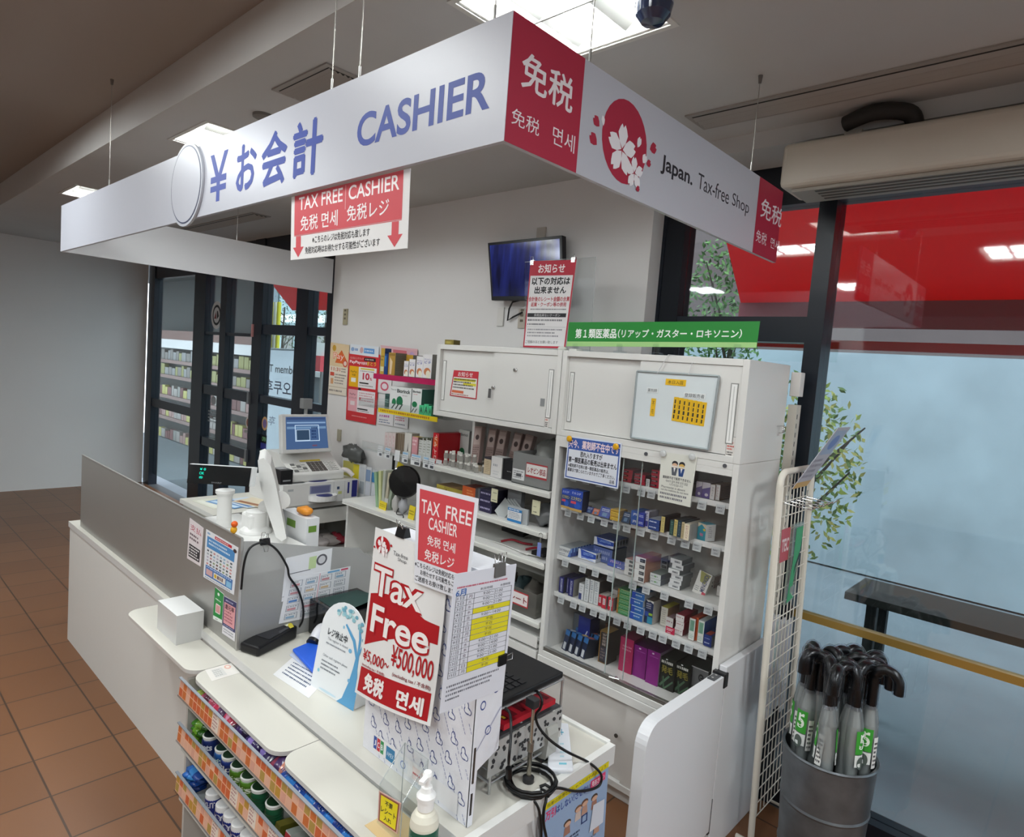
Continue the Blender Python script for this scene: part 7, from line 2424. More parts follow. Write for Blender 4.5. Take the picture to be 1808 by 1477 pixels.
t = thing('big_register', 'large white register with tilted monitor, keyboard and coin changer on the side desk', 'cash register', (-4.1, 2.38, .80))
RG = C('dddcda', rough=.4)
b = B()
y0, y1 = 2.085, 2.66
b.box(-4.38, y0, .801, DX - .004, y1, .945, RG)
xf = DX - .0038
fx = lambda u, v: V((xf, u, v))
b.decal(fx, [('r', 2.12, .90, 2.16, .915, 'b0b2b4'), ('r', 2.10, .825, 2.115, .85, '30343a'), ('r', 2.28, .87, 2.44, .925, '8a8ea8'), ('r', 2.29, .875, 2.43, .918, '6a6e90'), ('r', 2.462, .81, 2.464, .94, 'a0a0a0'), ('r', 2.55, .81, 2.552, .94, 'a0a0a0'), ('r', 2.49, .885, 2.51, .905, '3a4a6a'), ('r', 2.50, .85, 2.53, .87, 'c8cc80'), ('r', 2.575, .85, 2.59, .93, '24287a'), ('r', 2.61, .82, 2.655, .94, '24287a')], lambda u, v: V((1, 0, 0)))
b.decal(lambda u, v: V((u, v, .9455)), [('r', -4.02, 2.12, -3.93, 2.26, '4a4c4e'), ('e', -3.97, 2.37, .05, .075, '24286a'), ('r', -3.94, 2.13, -3.92, 2.16, '3a3a3c'), ('r', -4.0, 2.48, -3.92, 2.64, 'c9c8c0')], lambda u, v: V((0, 0, 1)))
b.build('coin_changer', t)
b = B()
pts = []
for k in range(13):
    a = -PI / 2 + PI * k / 12
    pts.append(V((xf + .085 * math.cos(a), 2.375 + .105 * math.sin(a), .825)))
b.prism(pts, (0, 0, .035), RG)
b.build('coin_tray', t, bev=.006)
b = B()
b.lathe((xf + .03, 2.375, .861), [(.055, .0), (.055, .002), (.0001, .002)], C('1d2160', rough=.3), 20)
b.build('tray_well', t)
b = B()
prof = [(-3.955, .946), (-3.955, 1.0), (-4.10, 1.075), (-4.16, 1.12), (-4.34, 1.12), (-4.34, .946)]
b.prism([(x, 2.17, z) for x, z in prof], (0, .40, 0), C('d8d7d3', rough=.4))
b.build('keyboard_body', t, bev=.008)
d = V((-.145, 0, .075)).normalized()
nn_ = V((.46, 0, .888))
kb0 = V((-3.965, 2.185, 1.006))
b = B()


def kf(u, v):
    return kb0 + V((0, .37 * u, 0)) + d * (.145 * v)


def key(u0, v0, u1, v1, c, h=.004):
    q = [kf(u0, v0), kf(u1, v0), kf(u1, v1), kf(u0, v1)]
    b.hexa([p + nn_ * h for p in q], nn_, h - .0003, C(c, rough=.4))


for i in range(4):
    for j in range(5):
        key(.40 + i * .085, .08 + j * .15, .47 + i * .085, .19 + j * .15, '5a5450')
for i in range(3):
    for j in range(5):
        key(.76 + i * .075, .08 + j * .15, .82 + i * .075, .19 + j * .15, 'c9c8c4')
for i in range(3):
    for j in range(4):
        key(.06 + i * .10, .1 + j * .17, .14 + i * .10, .22 + j * .17, 'c4c3be' if (i + j) % 3 else '6a6a68')
key(.3, .87, .72, .98, 'd8bc38', .002)
b.build('keys', t)
b = B()
b.box(-4.06, 2.08, .946, -3.93, 2.165, 1.04, C('15151a', rough=.35))
b.add([(-4.05, 2.09, 1.0405), (-3.98, 2.09, 1.0405), (-3.98, 2.155, 1.0405), (-4.05, 2.155, 1.0405)], [(0, 1, 2, 3)], C('8a8c90', rough=.15))
b.box(-3.9298, 2.095, .965, -3.928, 2.15, .975, C('8a8c8e', rough=.3))
b.build('receipt_printer', t, bev=.008)
xm = -4.04
b = B()
m0 = [ux(498, 801, xm), ux(586, 797, xm), ux(580, 733, xm - .05), ux(497, 731, xm - .05)]
m0[1].z = m0[0].z
m0[2].z = m0[3].z
fn, nf, n = qfn(*m0)
b.hexa(m0, n, .045, C('d2d1ce', rough=.4))
b.build('monitor', t, bev=.006)
b = B()
SCB = C('4a5f80', rough=.15)
b.add([fn(u, v) + n * .001 for u, v in ((.08, .10), (.93, .10), (.93, .93), (.08, .93))], [(0, 1, 2, 3)], emis('3d5478', .75))
b.decal(fn, [('r', .10, .86, .91, .91, emis('3a4a70', .6)), ('r', .10, .76, .91, .80, emis('7089a8', .8)), ('r', .10, .62, .91, .68, emis('5f7a98', .8)), ('o', .26, .30, .76, .72, .012, emis('a8bcd0', .9), .015), ('r', .28, .32, .56, .60, emis('33475f', .6)), ('o', .28, .32, .56, .60, .01, emis('a8bcd0', .9), .01), ('l', .60, .36, .73, .68, 4, emis('2a3f6a', .5), .6, 4), ('r', .6, .16, .7, .20, emis('6a4a60', .6))], nf, eps=.0006, base=3)
b.build('screen', t)
b = B()
b.box(-4.22, 2.22, 1.12, -4.10, 2.34, 1.25, RG)
b.build('monitor_stand', t, bev=.008)
p = ux(541, 716, xm - .06)
b = B()
b.box(p.x - .03, p.y - .035, p.z - .02, p.x + .02, p.y + .035, p.z + .05, C('8a8c8c', rough=.4))
b.cyl((p.x - .005, p.y + .0, p.z - .08), (p.x - .005, p.y, p.z - .019), .012, C('a8aaaa', rough=.4), 12)
b.build('card_reader', t, bev=.003)
p = V((-3.98, 2.60, .946))
t = thing('handset', 'white handset lying on the right end of the big register', 'handset', p)
b = B()
b.tube(smooth([V((-4.03, 2.55, .965)), V((-4.0, 2.58, 1.0)), V((-3.97, 2.61, 1.0)), V((-3.94, 2.64, .966))]), .02, C('e4dcda', rough=.3), 12, r2=.016)
b.build('body', t)
b = B()
b.box(-4.06, 2.50, .946, -3.96, 2.56, .975, C('d8c4be', rough=.4))
b.build('cradle', t, bev=.006)

# brochures in clear sleeves standing on the desk end by the wall
cols = [('b8b060', 'e8e8dc', 'olive topped'), ('d8c838', 'b04038', 'yellow and red'), ('c8ccd0', 'a8b0b8', 'grey'), ('8aa0c0', 'd8dce4', 'pale blue'), ('4a90c8', 'e4e8ec', 'bright blue')]
for i, (c1, c2, nm) in enumerate(cols):
    y = 2.675 + i * .014
    b = B()
    x0 = -4.06 + i * .055
    b.T = Matrix.Translation((x0, y, .8012)) @ Matrix.Rotation(.25 - .05 * i, 4, 'Z')
    b.box(-.06, 0, 0, .06, .006, .27 - .012 * i, C('d4d6d8', rough=.3))
    b.box(-.05, -.0012, .13, .05, -.0004, .25 - .012 * i, C(c1, rough=.4))
    b.box(-.05, -.0012, .03, .05, -.0004, .12, C(c2, rough=.4))
    b.build('brochure_sleeve', None, nm + ' brochure in a clear sleeve standing beside the big register', 'brochure', 'brochures by the register')
b = B()
b.blob((-4.05, 2.705, 1.10), .13, .04, .07, C('5a5c5a', rough=.3), 14, 10, .5, 7)
b.build('dark_bag', None, 'crumpled dark plastic bag on top of the brochures by the wall', 'bag')
b = B()
sv = []
b.hexa([V((-3.80, 2.70, .802)), V((-3.70, 2.70, .802)), V((-3.72, 2.72, 1.02)), V((-3.83, 2.72, 1.05))], V((0, -1, .1)).normalized(), .02, C('b8bcbc', rough=.25))
b.build('clear_folder', None, 'greyish folder leaning at the end of the side desk', 'folder', bev=.003) if False else None
b = B()
P0 = V((-2.90, 1.53, CT + .001))
b.box(-2.87, 1.535, CT + .001, -2.64, 1.60, 1.065, C('dfe0e2', rough=.35))
b.box(-2.82, 1.5344, 1.0, -2.74, 1.5348, 1.035, C('6a9038', rough=.4))
b.box(-2.639, 1.545, 1.0, -2.6385, 1.585, 1.03, C('6a9038', rough=.4))
b.build('file_box', None, 'white file box with green label standing behind the till monitor', 'file box', bev=.003)
b = B()
b.blob((-2.72, 1.57, 1.085), .05, .03, .02, C('d88a28', rough=.4), 12, 8, .3, 2)
b.build('orange_pouch', None, 'orange pouch lying on top of the white file box', 'pouch')

# ================================================================ THINGS ON THE OPEN SHELVES
z = SHZ[0] + .001
rd = random.Random(6)
VIAL = clear('milky_plastic', tint='f0f0ee', refl=.12, rough=.15, haze=.45, hazecol='d8d6d0')
t0 = None
k = 0
for i in range(9):
    for j in range(2):
        x, y = -2.66 + i * .031 + .012 * j, 2.375 + j * .045 + .012 * (i % 2)
        for lv in range(2 if i < 6 else 1):
            if k == 0:
                t0 = thing('small_vial', 'x', 'bottle', (x, y, z))
                b = B()
                b.lathe((x, y, z), [(.012, 0), (.013, .003), (.013, .026), (.008, .030)], VIAL, 14)
                b.build('body', t0)
                b = B()
                b.lathe((x, y, z), [(.009, .0295), (.0095, .031), (.0095, .040), (.0001, .040)], C('dcdad4', rough=.4), 12)
                b.build('cap', t0)
                o = t0
            else:
                o = copy_tree(t0, loc=(x + rd.uniform(-.003, .003), y, z + lv * .0405))
            o['label'] = 'small clear vial clustered at the left end of the top open shelf'
            o['group'] = 'clear vials on the top open shelf'
            k += 1
SB = dict(ylim=(2.36, 2.45))
pk('R', 535, 780, 620, 655, z, .05, ('c9b8a0', '3a3028', '3a3230'), [('r', 0, .75, 1, 1, '2c2622'), LN('6a5a4a', 2, .4, 5)], 'small jar shaped box with dark lid on the top open shelf', **SB)
pk('R', 632, 820, 735, 560, z, .05, ('c8b698', '6a5a48', '3a3236'), [('r', 0, .88, 1, 1, '35303a'), ('l', .15, .1, .9, .8, 7, '9a8a70', .4, 4)], 'beige lettered box on the top open shelf', **SB)
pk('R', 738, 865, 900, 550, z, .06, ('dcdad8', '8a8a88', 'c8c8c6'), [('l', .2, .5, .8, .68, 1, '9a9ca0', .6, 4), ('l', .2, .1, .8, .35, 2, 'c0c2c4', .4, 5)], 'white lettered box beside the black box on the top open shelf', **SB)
pk('R', 905, 900, 1060, 590, z, .06, ('1a1b1e', '121214', '24252a'), [('l', .5, .4, .95, .45, 1, 'b0b0b0', .6, 3)], 'black box between white box and grey bin on the top open shelf', **SB)
t = thing('storage_bin', 'translucent grey bin with red edged label on the top open shelf', 'bin', (-2.05, 2.5, z))
b = B()
bx0, bx1 = uy(904, 850, 2.36).x, -1.895
GB_ = clear('grey_bin_plastic', tint='b8bcbc', refl=.1, rough=.2, haze=.65, hazecol='c8cac8')
for q in ((bx0, 2.355, bx1, 2.359), (bx0, 2.66, bx1, 2.664), (bx0, 2.359, bx0 + .004, 2.66), (bx1 - .004, 2.359, bx1, 2.66)):
    b.box(q[0], q[1], z, q[2], q[3], z + .155, GB_)
b.box(bx0, 2.355, z, bx1, 2.664, z + .004, GB_)
b.build('body', t)
l0 = ybox(2.3545, (926, 838), (965, 845), (945, 820), (945, 852))
fn = lambda u, v: V((u, 2.3545, v))
nY = lambda u, v: V((0, -1, 0))
w = bx1 - bx0
b = B()
b.decal(fn, [('r', bx0 + w * .37, z + .045, bx1 - w * .08, z + .115, 'b03a40'), ('r', bx0 + w * .38, z + .055, bx1 - w * .09, z + .108, 'e4e2de'), ('t', 'レオピン部品', bx0 + w * .42, z + .065, bx1 - w * .12, z + .095, '9a3038', .02),
             ('r', bx0 + w * .02, z + .02, bx0 + w * .34, z + .072, 'dfe0e0'), ('l', bx0 + w * .05, z + .026, bx0 + w * .31, z + .066, 4, '7a7c80', .5, 7), ('r', bx0 + w * .12, z + .036, bx0 + w * .26, z + .05, '55585c')], nY)
b.build('label', t)
b = B()
b.blob((-2.02, 2.52, z + .13), .09, .1, .09, C('8c8e8a', rough=.35), 14, 10, .35, 3)
b.build('crumpled_bag', None, 'grey crumpled bag filling the translucent bin', 'bag')
for i, (px, c) in enumerate(((845, 'b8a09a'), (868, 'a8928c'), (884, 'b09a94'), (908, 'a48e88'), (925, 'b8a29c'))):
    p = uy(px, 775, 2.62)
    b = B()
    b.T = Matrix.Translation((p.x, 2.60, z)) @ Matrix.Rotation(-.18, 4, 'X') @ Matrix.Rotation(.06 * (i - 2), 4, 'Y')
    b.box(-.03, 0, 0, .03, .03, .215, C(c, rough=.25, spec=.6))
    fn2, nf2, n2 = qfn(*[b.T @ V(q) for q in ((-.03, 0, 0), (.03, 0, 0), (.03, 0, .215), (-.03, 0, .215))])
    b.T = None
    b.decal(fn2, [('r', .1, .5, .9, .95, 'c8b4ae'), ('e', .5, .7, .25, .07, '5a4a48'), ('l', .1, .1, .9, .45, 6, '7a6660', .4, 4)], nf2)
    b.build('blister_pack', None, 'tall pinkish blister pack at the back of the top open shelf, ' + ['leftmost', 'second', 'third', 'fourth', 'rightmost'][i], 'pack', 'blister packs on the top open shelf')
pk('R', 240, 520, 395, 150, z, .06, ('bcbcb8', '8a8a86', '9a9a96'), [('e', .4, .25, .25, .13, '1f6a44'), ('t', 'Biorinck', .2, .8, .9, .9, '2a3230', .02)], 'grey white Biorinck box at the back of the top open shelf', yfix=2.64)

z = SHZ[1] + .001
pk('S', 80, 300, 450, 110, z, .12, ('a08f3c', '5f5428', '8a6a40'), [('p', [(.35, .3), (.42, .3), (.385, .8)], '3a3218'), ('r', 0, .7, .3, 1, 'b8a848')], 'flat gold box on the second open shelf', yfix=2.47)
pk('S', 455, 330, 640, 130, z, .10, ('d2602c', '8a8c8c', '8a3a30'), [('l', .35, .2, .9, .85, 4, 'e89a60', .5, 5)], 'bright orange box on the second open shelf', yfix=2.44)
pk('S', 645, 330, 780, 165, z, .10, ('7a7e82', '55585c', '8a8e92'), [], 'plain grey box beside the orange one on the second open shelf', yfix=2.46)
pk('S', 705, 500, 880, 175, z, .12, ('2c2846', '1c1a2c', '4a4860'), [('l', .08, .3, .9, .75, 1, 'b0aac8', .5, 6)], 'dark violet box in the three-high pile on the second open shelf', stack=3, jit=.004, group='dark violet boxes', ylim=(2.36, 2.5))
p = uy(871, 876, 2.352)
carton('note_tag', (uy(867, 876, 2.352).x, 2.352, uy(872, 886, 2.352).z), .045, .002, .068, 'd2cfae', 'b8b494', 'b8b494', [('l', .3, .65, .9, .75, 1, '6a6a5a', .6, 3), ('l', .2, .1, .9, .22, 1, '6a6a5a', .6, 4)], 'cream tag stuck to the dark violet boxes', 'tag')
b = B()
for i in range(4):
    b.T = Matrix.Translation((-2.235 + i * .012, 2.38 + i * .01, z)) @ Matrix.Rotation(-.35, 4, 'X') @ Matrix.Rotation(.5, 4, 'Y')
    b.box(-.04, 0, 0, .04, .006, .09, C('b4b8b8', rough=.2, spec=.7))
b.build('clear_sachets', None, 'bunch of clear sachets leaning on the second open shelf', 'sachets')
pk('S', 1110, 420, 1305, 185, z + .03, .03, ('a2a5a8', '8a8d90', 'b0b3b6'), [('r', .55, .1, .95, .6, 'b4b8bc')], 'tall grey sleeve behind the blue card on the second open shelf', yfix=2.47)
pk('S', 1110, 660, 1400, 410, z, .01, ('a8acae', '8a8d90', 'b0b3b6'), [], 'grey plastic sleeve holding the blue card', ylim=(2.36, 2.5))
pk('S', 1110, 655, 1310, 440, z, .002, ('d8dadc', '3a78b0', '3a78b0'), [('r', 0, .78, 1, .98, '2f7ab4'), ('l', .08, .82, .95, .95, 1, 'dfe8f0', .6, 8), ('r', 0, 0, 1, .18, '2f7ab4'), ('l', .1, .24, .9, .72, 4, '9aa0a8', .5, 8)], 'blue and white card standing on the second open shelf', name='card', yfix=2.352)
b = B()
b.blob((-1.96, 2.45, z + .055), .06, .08, .055, C('6d6f70', rough=.25, spec=.6), 14, 10, .4, 9)
b.build('dark_clear_bag', None, 'dark clear plastic bag at the right end of the second open shelf', 'bag')
carton('note_tag', (uy(938, 905, 2.36).x, 2.362, uy(940, 907, 2.362).z), .05, .002, .07, 'd2cfae', 'b8b494', 'b8b494', [('l', .2, .5, .8, .6, 1, '6a6a5a', .5, 3), ('l', .2, .12, .8, .25, 1, '6a6a5a', .6, 4)], 'cream tag on the dark clear bag', 'tag')

z = SHZ[2] + .001
for i, (x, y, w_, d_, rz, c) in enumerate(((-2.30, 2.50, .26, .2, .1, 'd8d8d4'), (-2.10, 2.48, .22, .2, -.15, 'dddcd8'), (-2.0, 2.46, .14, .18, .2, 'd4d4d0'))):
    b = B()
    b.T = Matrix.Translation((x, y, z + .004 * i)) @ Matrix.Rotation(rz, 4, 'Z')
    b.box(-w_ / 2, -d_ / 2, 0, w_ / 2, d_ / 2, .0035, C(c, rough=.5))
    b.T = None
    b.build('paper_pile', None, ['wide', 'middle', 'small'][i] + ' pile of white papers on the third open shelf', 'papers')
for i, x in enumerate((-2.22, -2.05)):
    b = B()
    b.tube(smooth([V((x, 2.40, z + .016)), V((x + .04, 2.44, z + .028)), V((x + .09, 2.47, z + .018)), V((x + .13, 2.50, z + .016))]), .006, C('8e1828', rough=.3), 8)
    b.build('red_strap', None, ['left', 'right'][i] + ' dark red strap lying on the papers of the third open shelf', 'strap')
carton('black_wallet', (-2.36, 2.55, z + .02), .16, .1, .02, '141416', '101012', '1c1c1e', [], 'flat black wallet at the back of the third open shelf', 'wallet', rx=.2)
carton('black_stapler', (-1.985, 2.37, z + .014), .075, .1, .018, '1a1a1c', '141416', '222226', [], 'black flat holder at the right end of the third open shelf', 'holder')
t = thing('key_tag', 'bunch of keys with blue tag hanging at the right end of the third open shelf', 'keys', (-1.90, 2.345, .99))
b = B()
p = uy(955, 945, 2.336)
b.tube([p + V((.012 * math.cos(a * PI / 5), 0, .012 * math.sin(a * PI / 5))) for a in range(10)], .0016, CHROME, 6, closed=True)
b.box(p.x - .004, 2.334, p.z - .045, p.x + .004, 2.336, p.z - .008, CHROME)
b.build('ring', t)
b = B()
b.box(p.x - .012, 2.331, p.z - .10, p.x + .010, 2.3335, p.z - .035, C('7a8ac8', rough=.3))
b.build('tag', t)

z = SHZ[3] + .001
t = thing('receipt_bin', 'clear bin with red edged label on the lowest open shelf', 'bin', (-2.05, 2.45, z))
x0, x1 = -2.30, uy(949, 1050, 2.36).x
b = B()
CB = clear('clear_bin_plastic', tint='d8d8d4', refl=.12, rough=.1, haze=.3, hazecol='b8b6b0')
for q in ((x0, 2.355, x1, 2.358), (x0, 2.60, x1, 2.603), (x0, 2.358, x0 + .003, 2.60), (x1 - .003, 2.358, x1, 2.60)):
    b.box(q[0], q[1], z, q[2], q[3], z + .12, CB)
b.box(x0, 2.355, z, x1, 2.603, z + .003, CB)
b.build('body', t)
b = B()
la = ybox(2.354, (898, 1050), (938, 1050), (920, 1030), (920, 1062))
b.decal(lambda u, v: V((u, 2.3545, v)), [('r', x0 + .08, z + .035, x1 - .05, z + .105, 'b03a40'), ('r', x0 + .085, z + .042, x1 - .055, z + .098, 'e4dcda'), ('t', '免税レシート', x0 + .09, z + .052, x1 - .06, z + .085, '8a2a34', .02)], nY)
b.build('label', t)
for i, (x, c) in enumerate(((-2.22, '3a3428'), (-2.12, '2c3a3c'), (-2.03, '54504a'))):
    b = B()
    b.blob((x, 2.48, z + .07), .045, .07, .06, C(c, rough=.5), 10, 8, .5, i)
    b.build('dark_pouch', None, ['brown', 'dark teal', 'grey brown'][i] + ' pouch inside the clear bin on the lowest open shelf', 'pouch')
t = thing('paper_tray', 'white tray of loose papers under the lowest open shelf', 'tray', (-2.05, 2.45, .50))
b = B()
b.box(-2.35, 2.345, .5012, -1.885, 2.62, .507, CW)
b.box(-2.35, 2.345, .507, -1.885, 2.349, .555, CW)
b.build('body', t)
for i in range(3):
    b = B()
    b.T = Matrix.Translation((-2.08 + .03 * i, 2.48, .509 + .012 * i)) @ Matrix.Rotation(.12 * (i - 1), 4, 'Z') @ Matrix.Rotation(.05, 4, 'X')
    b.box(-.15, -.1, 0, .15, .1, .009, C('d6d6d2', rough=.5))
    b.T = None
    b.build('paper_sheaf', t)

# lower left shelf (beside the Tax Free sheet)
z = .893
b = B()
b.T = Matrix.Translation((-3.27, 2.40, z))
for i in range(5):
    b.T = Matrix.Translation((-3.30 + i * .022, 2.40 + .004 * i, z)) @ Matrix.Rotation(.10 * (i - 2), 4, 'Y')
    b.box(-.012, 0, 0, .012, .09, .24 - .01 * abs(i - 2), C(['8fb08c', 'c8cc98', 'b8bcb0', 'c0b8a0', '9aa894'][i], rough=.3))
b.T = None
b.build('leaflet_bundle', None, 'bundle of pale green leaflets standing at the left end of the low shelf', 'leaflets')
t = thing('desk_lamp', 'round black disc lamp on a thin pole standing on the low open shelf', 'lamp', (-3.1, 2.5, z))
b = B()
pl = uy(696, 800, 2.48)
b.cyl((pl.x, 2.48, z), (pl.x, 2.48, pl.z), .009, C('3a3a3a', rough=.3, metal=.6), 10)
b.cyl((pl.x, 2.48, z + .14), (pl.x, 2.48, z + .17), .014, BLACK, 12)
b.lathe((pl.x, 2.48, z), [(.07, 0), (.07, .01), (.0001, .014)], BLACK, 20)
b.build('pole', t)
c0 = uy(715, 850, 2.42)
b = B()
ax = V((.55, -.8, .1)).normalized()
b.lathe(c0, [(.0001, -.035), (.05, -.032), (.085, -.015), (.098, .0), (.098, .012), (.09, .02), (.0001, .026)], C('0a0a0c', rough=.18, spec=.7), 36, axis=ax)
b.build('disc', t)
b = B()
b.tube([V((pl.x, 2.48, c0.z - .01)), c0 - ax * .02], .01, BLACK, 8)
b.build('arm', t)
b = B()
b.tube(smooth([c0 + V((0, .02, -.09)), uy(700, 905, 2.40), uy(712, 910, 2.38), uy(708, 925, 2.36)]), .003, BLACK, 6)
b.build('cable', t)
for i, (px, py, w_, h_, lab) in enumerate(((704, 826, .07, .07, 'yellow card hanging above the black disc lamp'), (675, 890, .07, .05, 'yellow card standing on the low shelf left of the lamp'), (726, 897, .055, .08, 'yellow card half hidden behind the Tax Free Cashier sheet'))):
    p = uy(px, py, 2.46 if i == 0 else 2.39)
    zc_ = z if i else p.z - .03
    carton('yellow_card', (p.x - w_ / 2, p.y, zc_ + .001), w_, .004, h_, 'dcc52e', 'b8a424', 'c8b428', [('l', .1, .3, .9, .7, 2, '8a7a20', .5, 5)], lab, 'card', ry=.25 if i == 0 else .05, rx=-.1)
pk('Q', 365, 1440, 470, 1270, z, .05, ('c8c8c8', 'a8a8a6', 'd4d4d4'), [('r', .3, .2, .6, .5, '4a4a4c')], 'small silver packet lying on the low shelf below the lamp', ylim=(2.36, 2.44))
for i, px in enumerate((700, 712)):
    p = uy(px, 890, 2.43)
    b = B()
    b.blob((p.x, 2.43, z + .05), .03, .03, .05, C(['b8b4b0', 'a8a8ac'][i], rough=.3), 10, 8, .4, i)
    b.build('crinkled_pouch', None, ['left', 'right'][i] + ' crinkled silver pouch on the low shelf under the lamp', 'pouch')

# price tag shelf with small packs, between acrylic shelf and lamp
ys2_ = 2.44
zt_ = uy(710, 806, ys2_).z
xa, xb = uy(641, 782, ys2_).x, -2.76
t = thing('tag_shelf', 'wall shelf with a row of white price tags below the acrylic shelf', 'shelf', ((xa + xb) / 2, 2.6, zt_))
b = B()
b.box(xa, ys2_, zt_ - .006, xb, 2.758, zt_, C('d0d0cc', rough=.35))
b.build('board', t)
b = B()
b.box(xa, ys2_ - .006, zt_ - .012, xb, ys2_ - .003, zt_ + .045, ACRYL)
b.build('front_strip', t)
for i, (px, w_) in enumerate(((672, .05), (685, .055), (702, .05), (716, .055), (735, .09), (753, .05), (762, .06), (775, .05))):
    p = uy(px, 786 + .27 * (px - 672), ys2_ - .008)
    fn2, nf2, n2 = qfn((p.x - w_ / 2, ys2_ - .012, zt_ - .03), (p.x + w_ / 2, ys2_ - .012, zt_ - .03), (p.x + w_ / 2, ys2_ - .0075, zt_ + .035), (p.x - w_ / 2, ys2_ - .0075, zt_ + .035))
    b = B()
    b.hexa([fn2(0, 0), fn2(1, 0), fn2(1, 1), fn2(0, 1)], n2, .0012, C('dfe1e2', rough=.3))
    b.decal(fn2, [('r', .05, .78, .95, .96, '9ac0dc' if i in (1, 3, 4, 5) else 'd0d2d4'), ('l', .1, .4, .9, .72, 2, '6a6c72', .4, 5), ('r', .4, .1, .9, .34, '55575c')] if i != 2 else [], nf2)
    b.build('price_tag', t)
zt_ += .001
kw = dict(ylim=(2.45, 2.6))
for i, (xl, xr) in enumerate(((425, 480), (482, 535), (537, 590))):
    pk('Q', xl, 400 + 8 * i, xr, 280 + 5 * i, zt_, .05, ('d8c8c6', '8a7868', 'c0b8b0'), [('tr', 'トニック', .3, .15, .7, .85, 'c06a70')], ['left', 'middle', 'right'][i] + ' one of three pinkish white boxes on the tag shelf', yfix=2.48)
pk('Q', 592, 430, 725, 285, zt_, .06, ('8f7f6c', '6a5f52', 'a89c8c'), [('r', .2 * i, 0, .2 * i + .08, 1, '6f604e') for i in range(5)], 'brown striped box on the tag shelf', yfix=2.50)
pk('Q', 730, 460, 835, 285, zt_, .06, ('d8d4cc', '9a948a', 'c8c4bc'), [('p', [(.45, .2), (.6, .2), (.55, .6)], '3a3230')], 'white box with a dark drop on the tag shelf', yfix=2.48)
pk('Q', 845, 480, 930, 345, zt_, .05, ('d89aa0', '9a6a6c', 'd0b058'), [('l', .1, .55, .9, .9, 2, 'f0d8dc', .5, 4), ('r', 0, 0, 1, .2, 'c0404c')], 'pink box on the tag shelf', yfix=2.48)
for i, (xl, xr, yt_) in enumerate(((940, 1010, 360), (1012, 1062, 370), (1065, 1140, 365))):
    pk('Q', xl, 520, xr, yt_, zt_, .06, ('d6d8d4', '8a8c86', '5a6a50'), [('l', .2, .3, .8, .9, 5, '9aa090', .4, 4), ('r', .1, .9, .9, 1, '4a4a38')], ['left', 'middle', 'right'][i] + ' pale green lettered box on the tag shelf', yfix=2.49)
pk('Q', 1160, 545, 1245, 285, zt_, .20, ('c8202c', 'b01220', '8a1420'), [('r', .1, .55, .9, .85, 'd8602c'), ('tr', 'ロイヤル', .25, .08, .75, .95, 'f0d8c8', .02)], 'big red box at the right end of the tag shelf', yfix=2.47)

# ================================================================ WIRE RACK, UMBRELLAS AND BIN AT THE RIGHT
RW = C('ddd8cc', rough=.4)
t = thing('wire_rack', 'cream wire mesh rack with hooks standing by the window', 'rack', (-.85, 2.6, 0))
XR = -.865
LEAN = .075
yl_ = lambda y, z: y + (1.5 - z) * LEAN
Y0, Y1, ZT = 2.425, 2.765, 1.53


def rp(y, z, dx=0):
    return V((XR + dx, yl_(y, z), z))


b = B()
pts = [rp(Y0, .012), rp(Y0, ZT - .06)]
for k in range(6):
    a = PI - PI / 2 * k / 5
    pts.append(rp(Y0 + .05 + .05 * math.cos(a), ZT - .06 + .05 * math.sin(a)))
pts += [rp(Y1 - .05, ZT - .01)]
for k in range(6):
    a = PI / 2 - PI / 2 * k / 5
    pts.append(rp(Y1 - .05 + .05 * math.cos(a), ZT - .06 + .05 * math.sin(a)))
pts += [rp(Y1, .012)]
b.tube(pts, .0125, RW, 10)
b.build('frame', t)
b = B()
for k in range(1, 9):
    y = Y0 + (Y1 - Y0) * k / 9
    b.cyl(rp(y, .12), rp(y, ZT - .02), .0022, RW, 6)
for k in range(24):
    z = .12 + k * .0585
    b.cyl(rp(Y0, z, .004), rp(Y1, z, .004), .0022, RW, 6)
b.build('mesh', t)
b = B()
for y in (Y0, Y1):
    b.cyl((XR - .07 if y > 9 else XR - .06, yl_(y, .012), .012), (XR + .075, yl_(y, .012), .012), .01, RW, 8)
b.cyl((XR + .07, yl_(Y0, .012), .012), (XR + .07, yl_(Y1, .012), .012), .01, RW, 8)
b.build('foot', t)
for k in range(5):
    y = Y0 + .05 + k * .06
    z = 1.40
    b = B()
    q = rp(y, z, .006)
    b.tube([q + V((0, 0, .03)), q, q + V((.10, 0, -.004)), q + V((.115, 0, .012))], .0026, CHROME, 6)
    b.tube([q + V((0, -.012, .0)), q + V((0, .03, 0))], .0026, CHROME, 6)
    b.build('hook', t)
# leaflet propped on top, packs and bag tags hanging on the mesh
q0, q1 = rp(Y0 + .04, 1.46, .03), rp(Y0 + .20, 1.46, .03)
c4 = [q0, q1, q1 + V((.10, .12, .24)), q0 + V((.10, .12, .24))]
poster('top_leaflet', c4, [('r', 0, 0, 1, .1, 'c8a060'), ('l', .1, .15, .9, .5, 4, '8a8490', .5, 8), ('r', .1, .55, .9, .95, '9aa8c0'), ('e', .5, .75, .25, .12, '6a82b8')], 'b0acb4', 'large leaflet card leaning out above the wire rack', 'leaflet', t=.002)
c4 = [rp(Y0 + .10, .99, .014), rp(Y0 + .19, 1.0, .014), rp(Y0 + .24, 1.31, .014), rp(Y0 + .13, 1.31, .014)]
fn2, nf2, n2 = qfn(*c4)
b = B()
b.hexa([p + n2 * .006 for p in c4], n2, .01, clear('blister_clear', tint='e0e8e0', refl=.2, rough=.1, haze=.15))
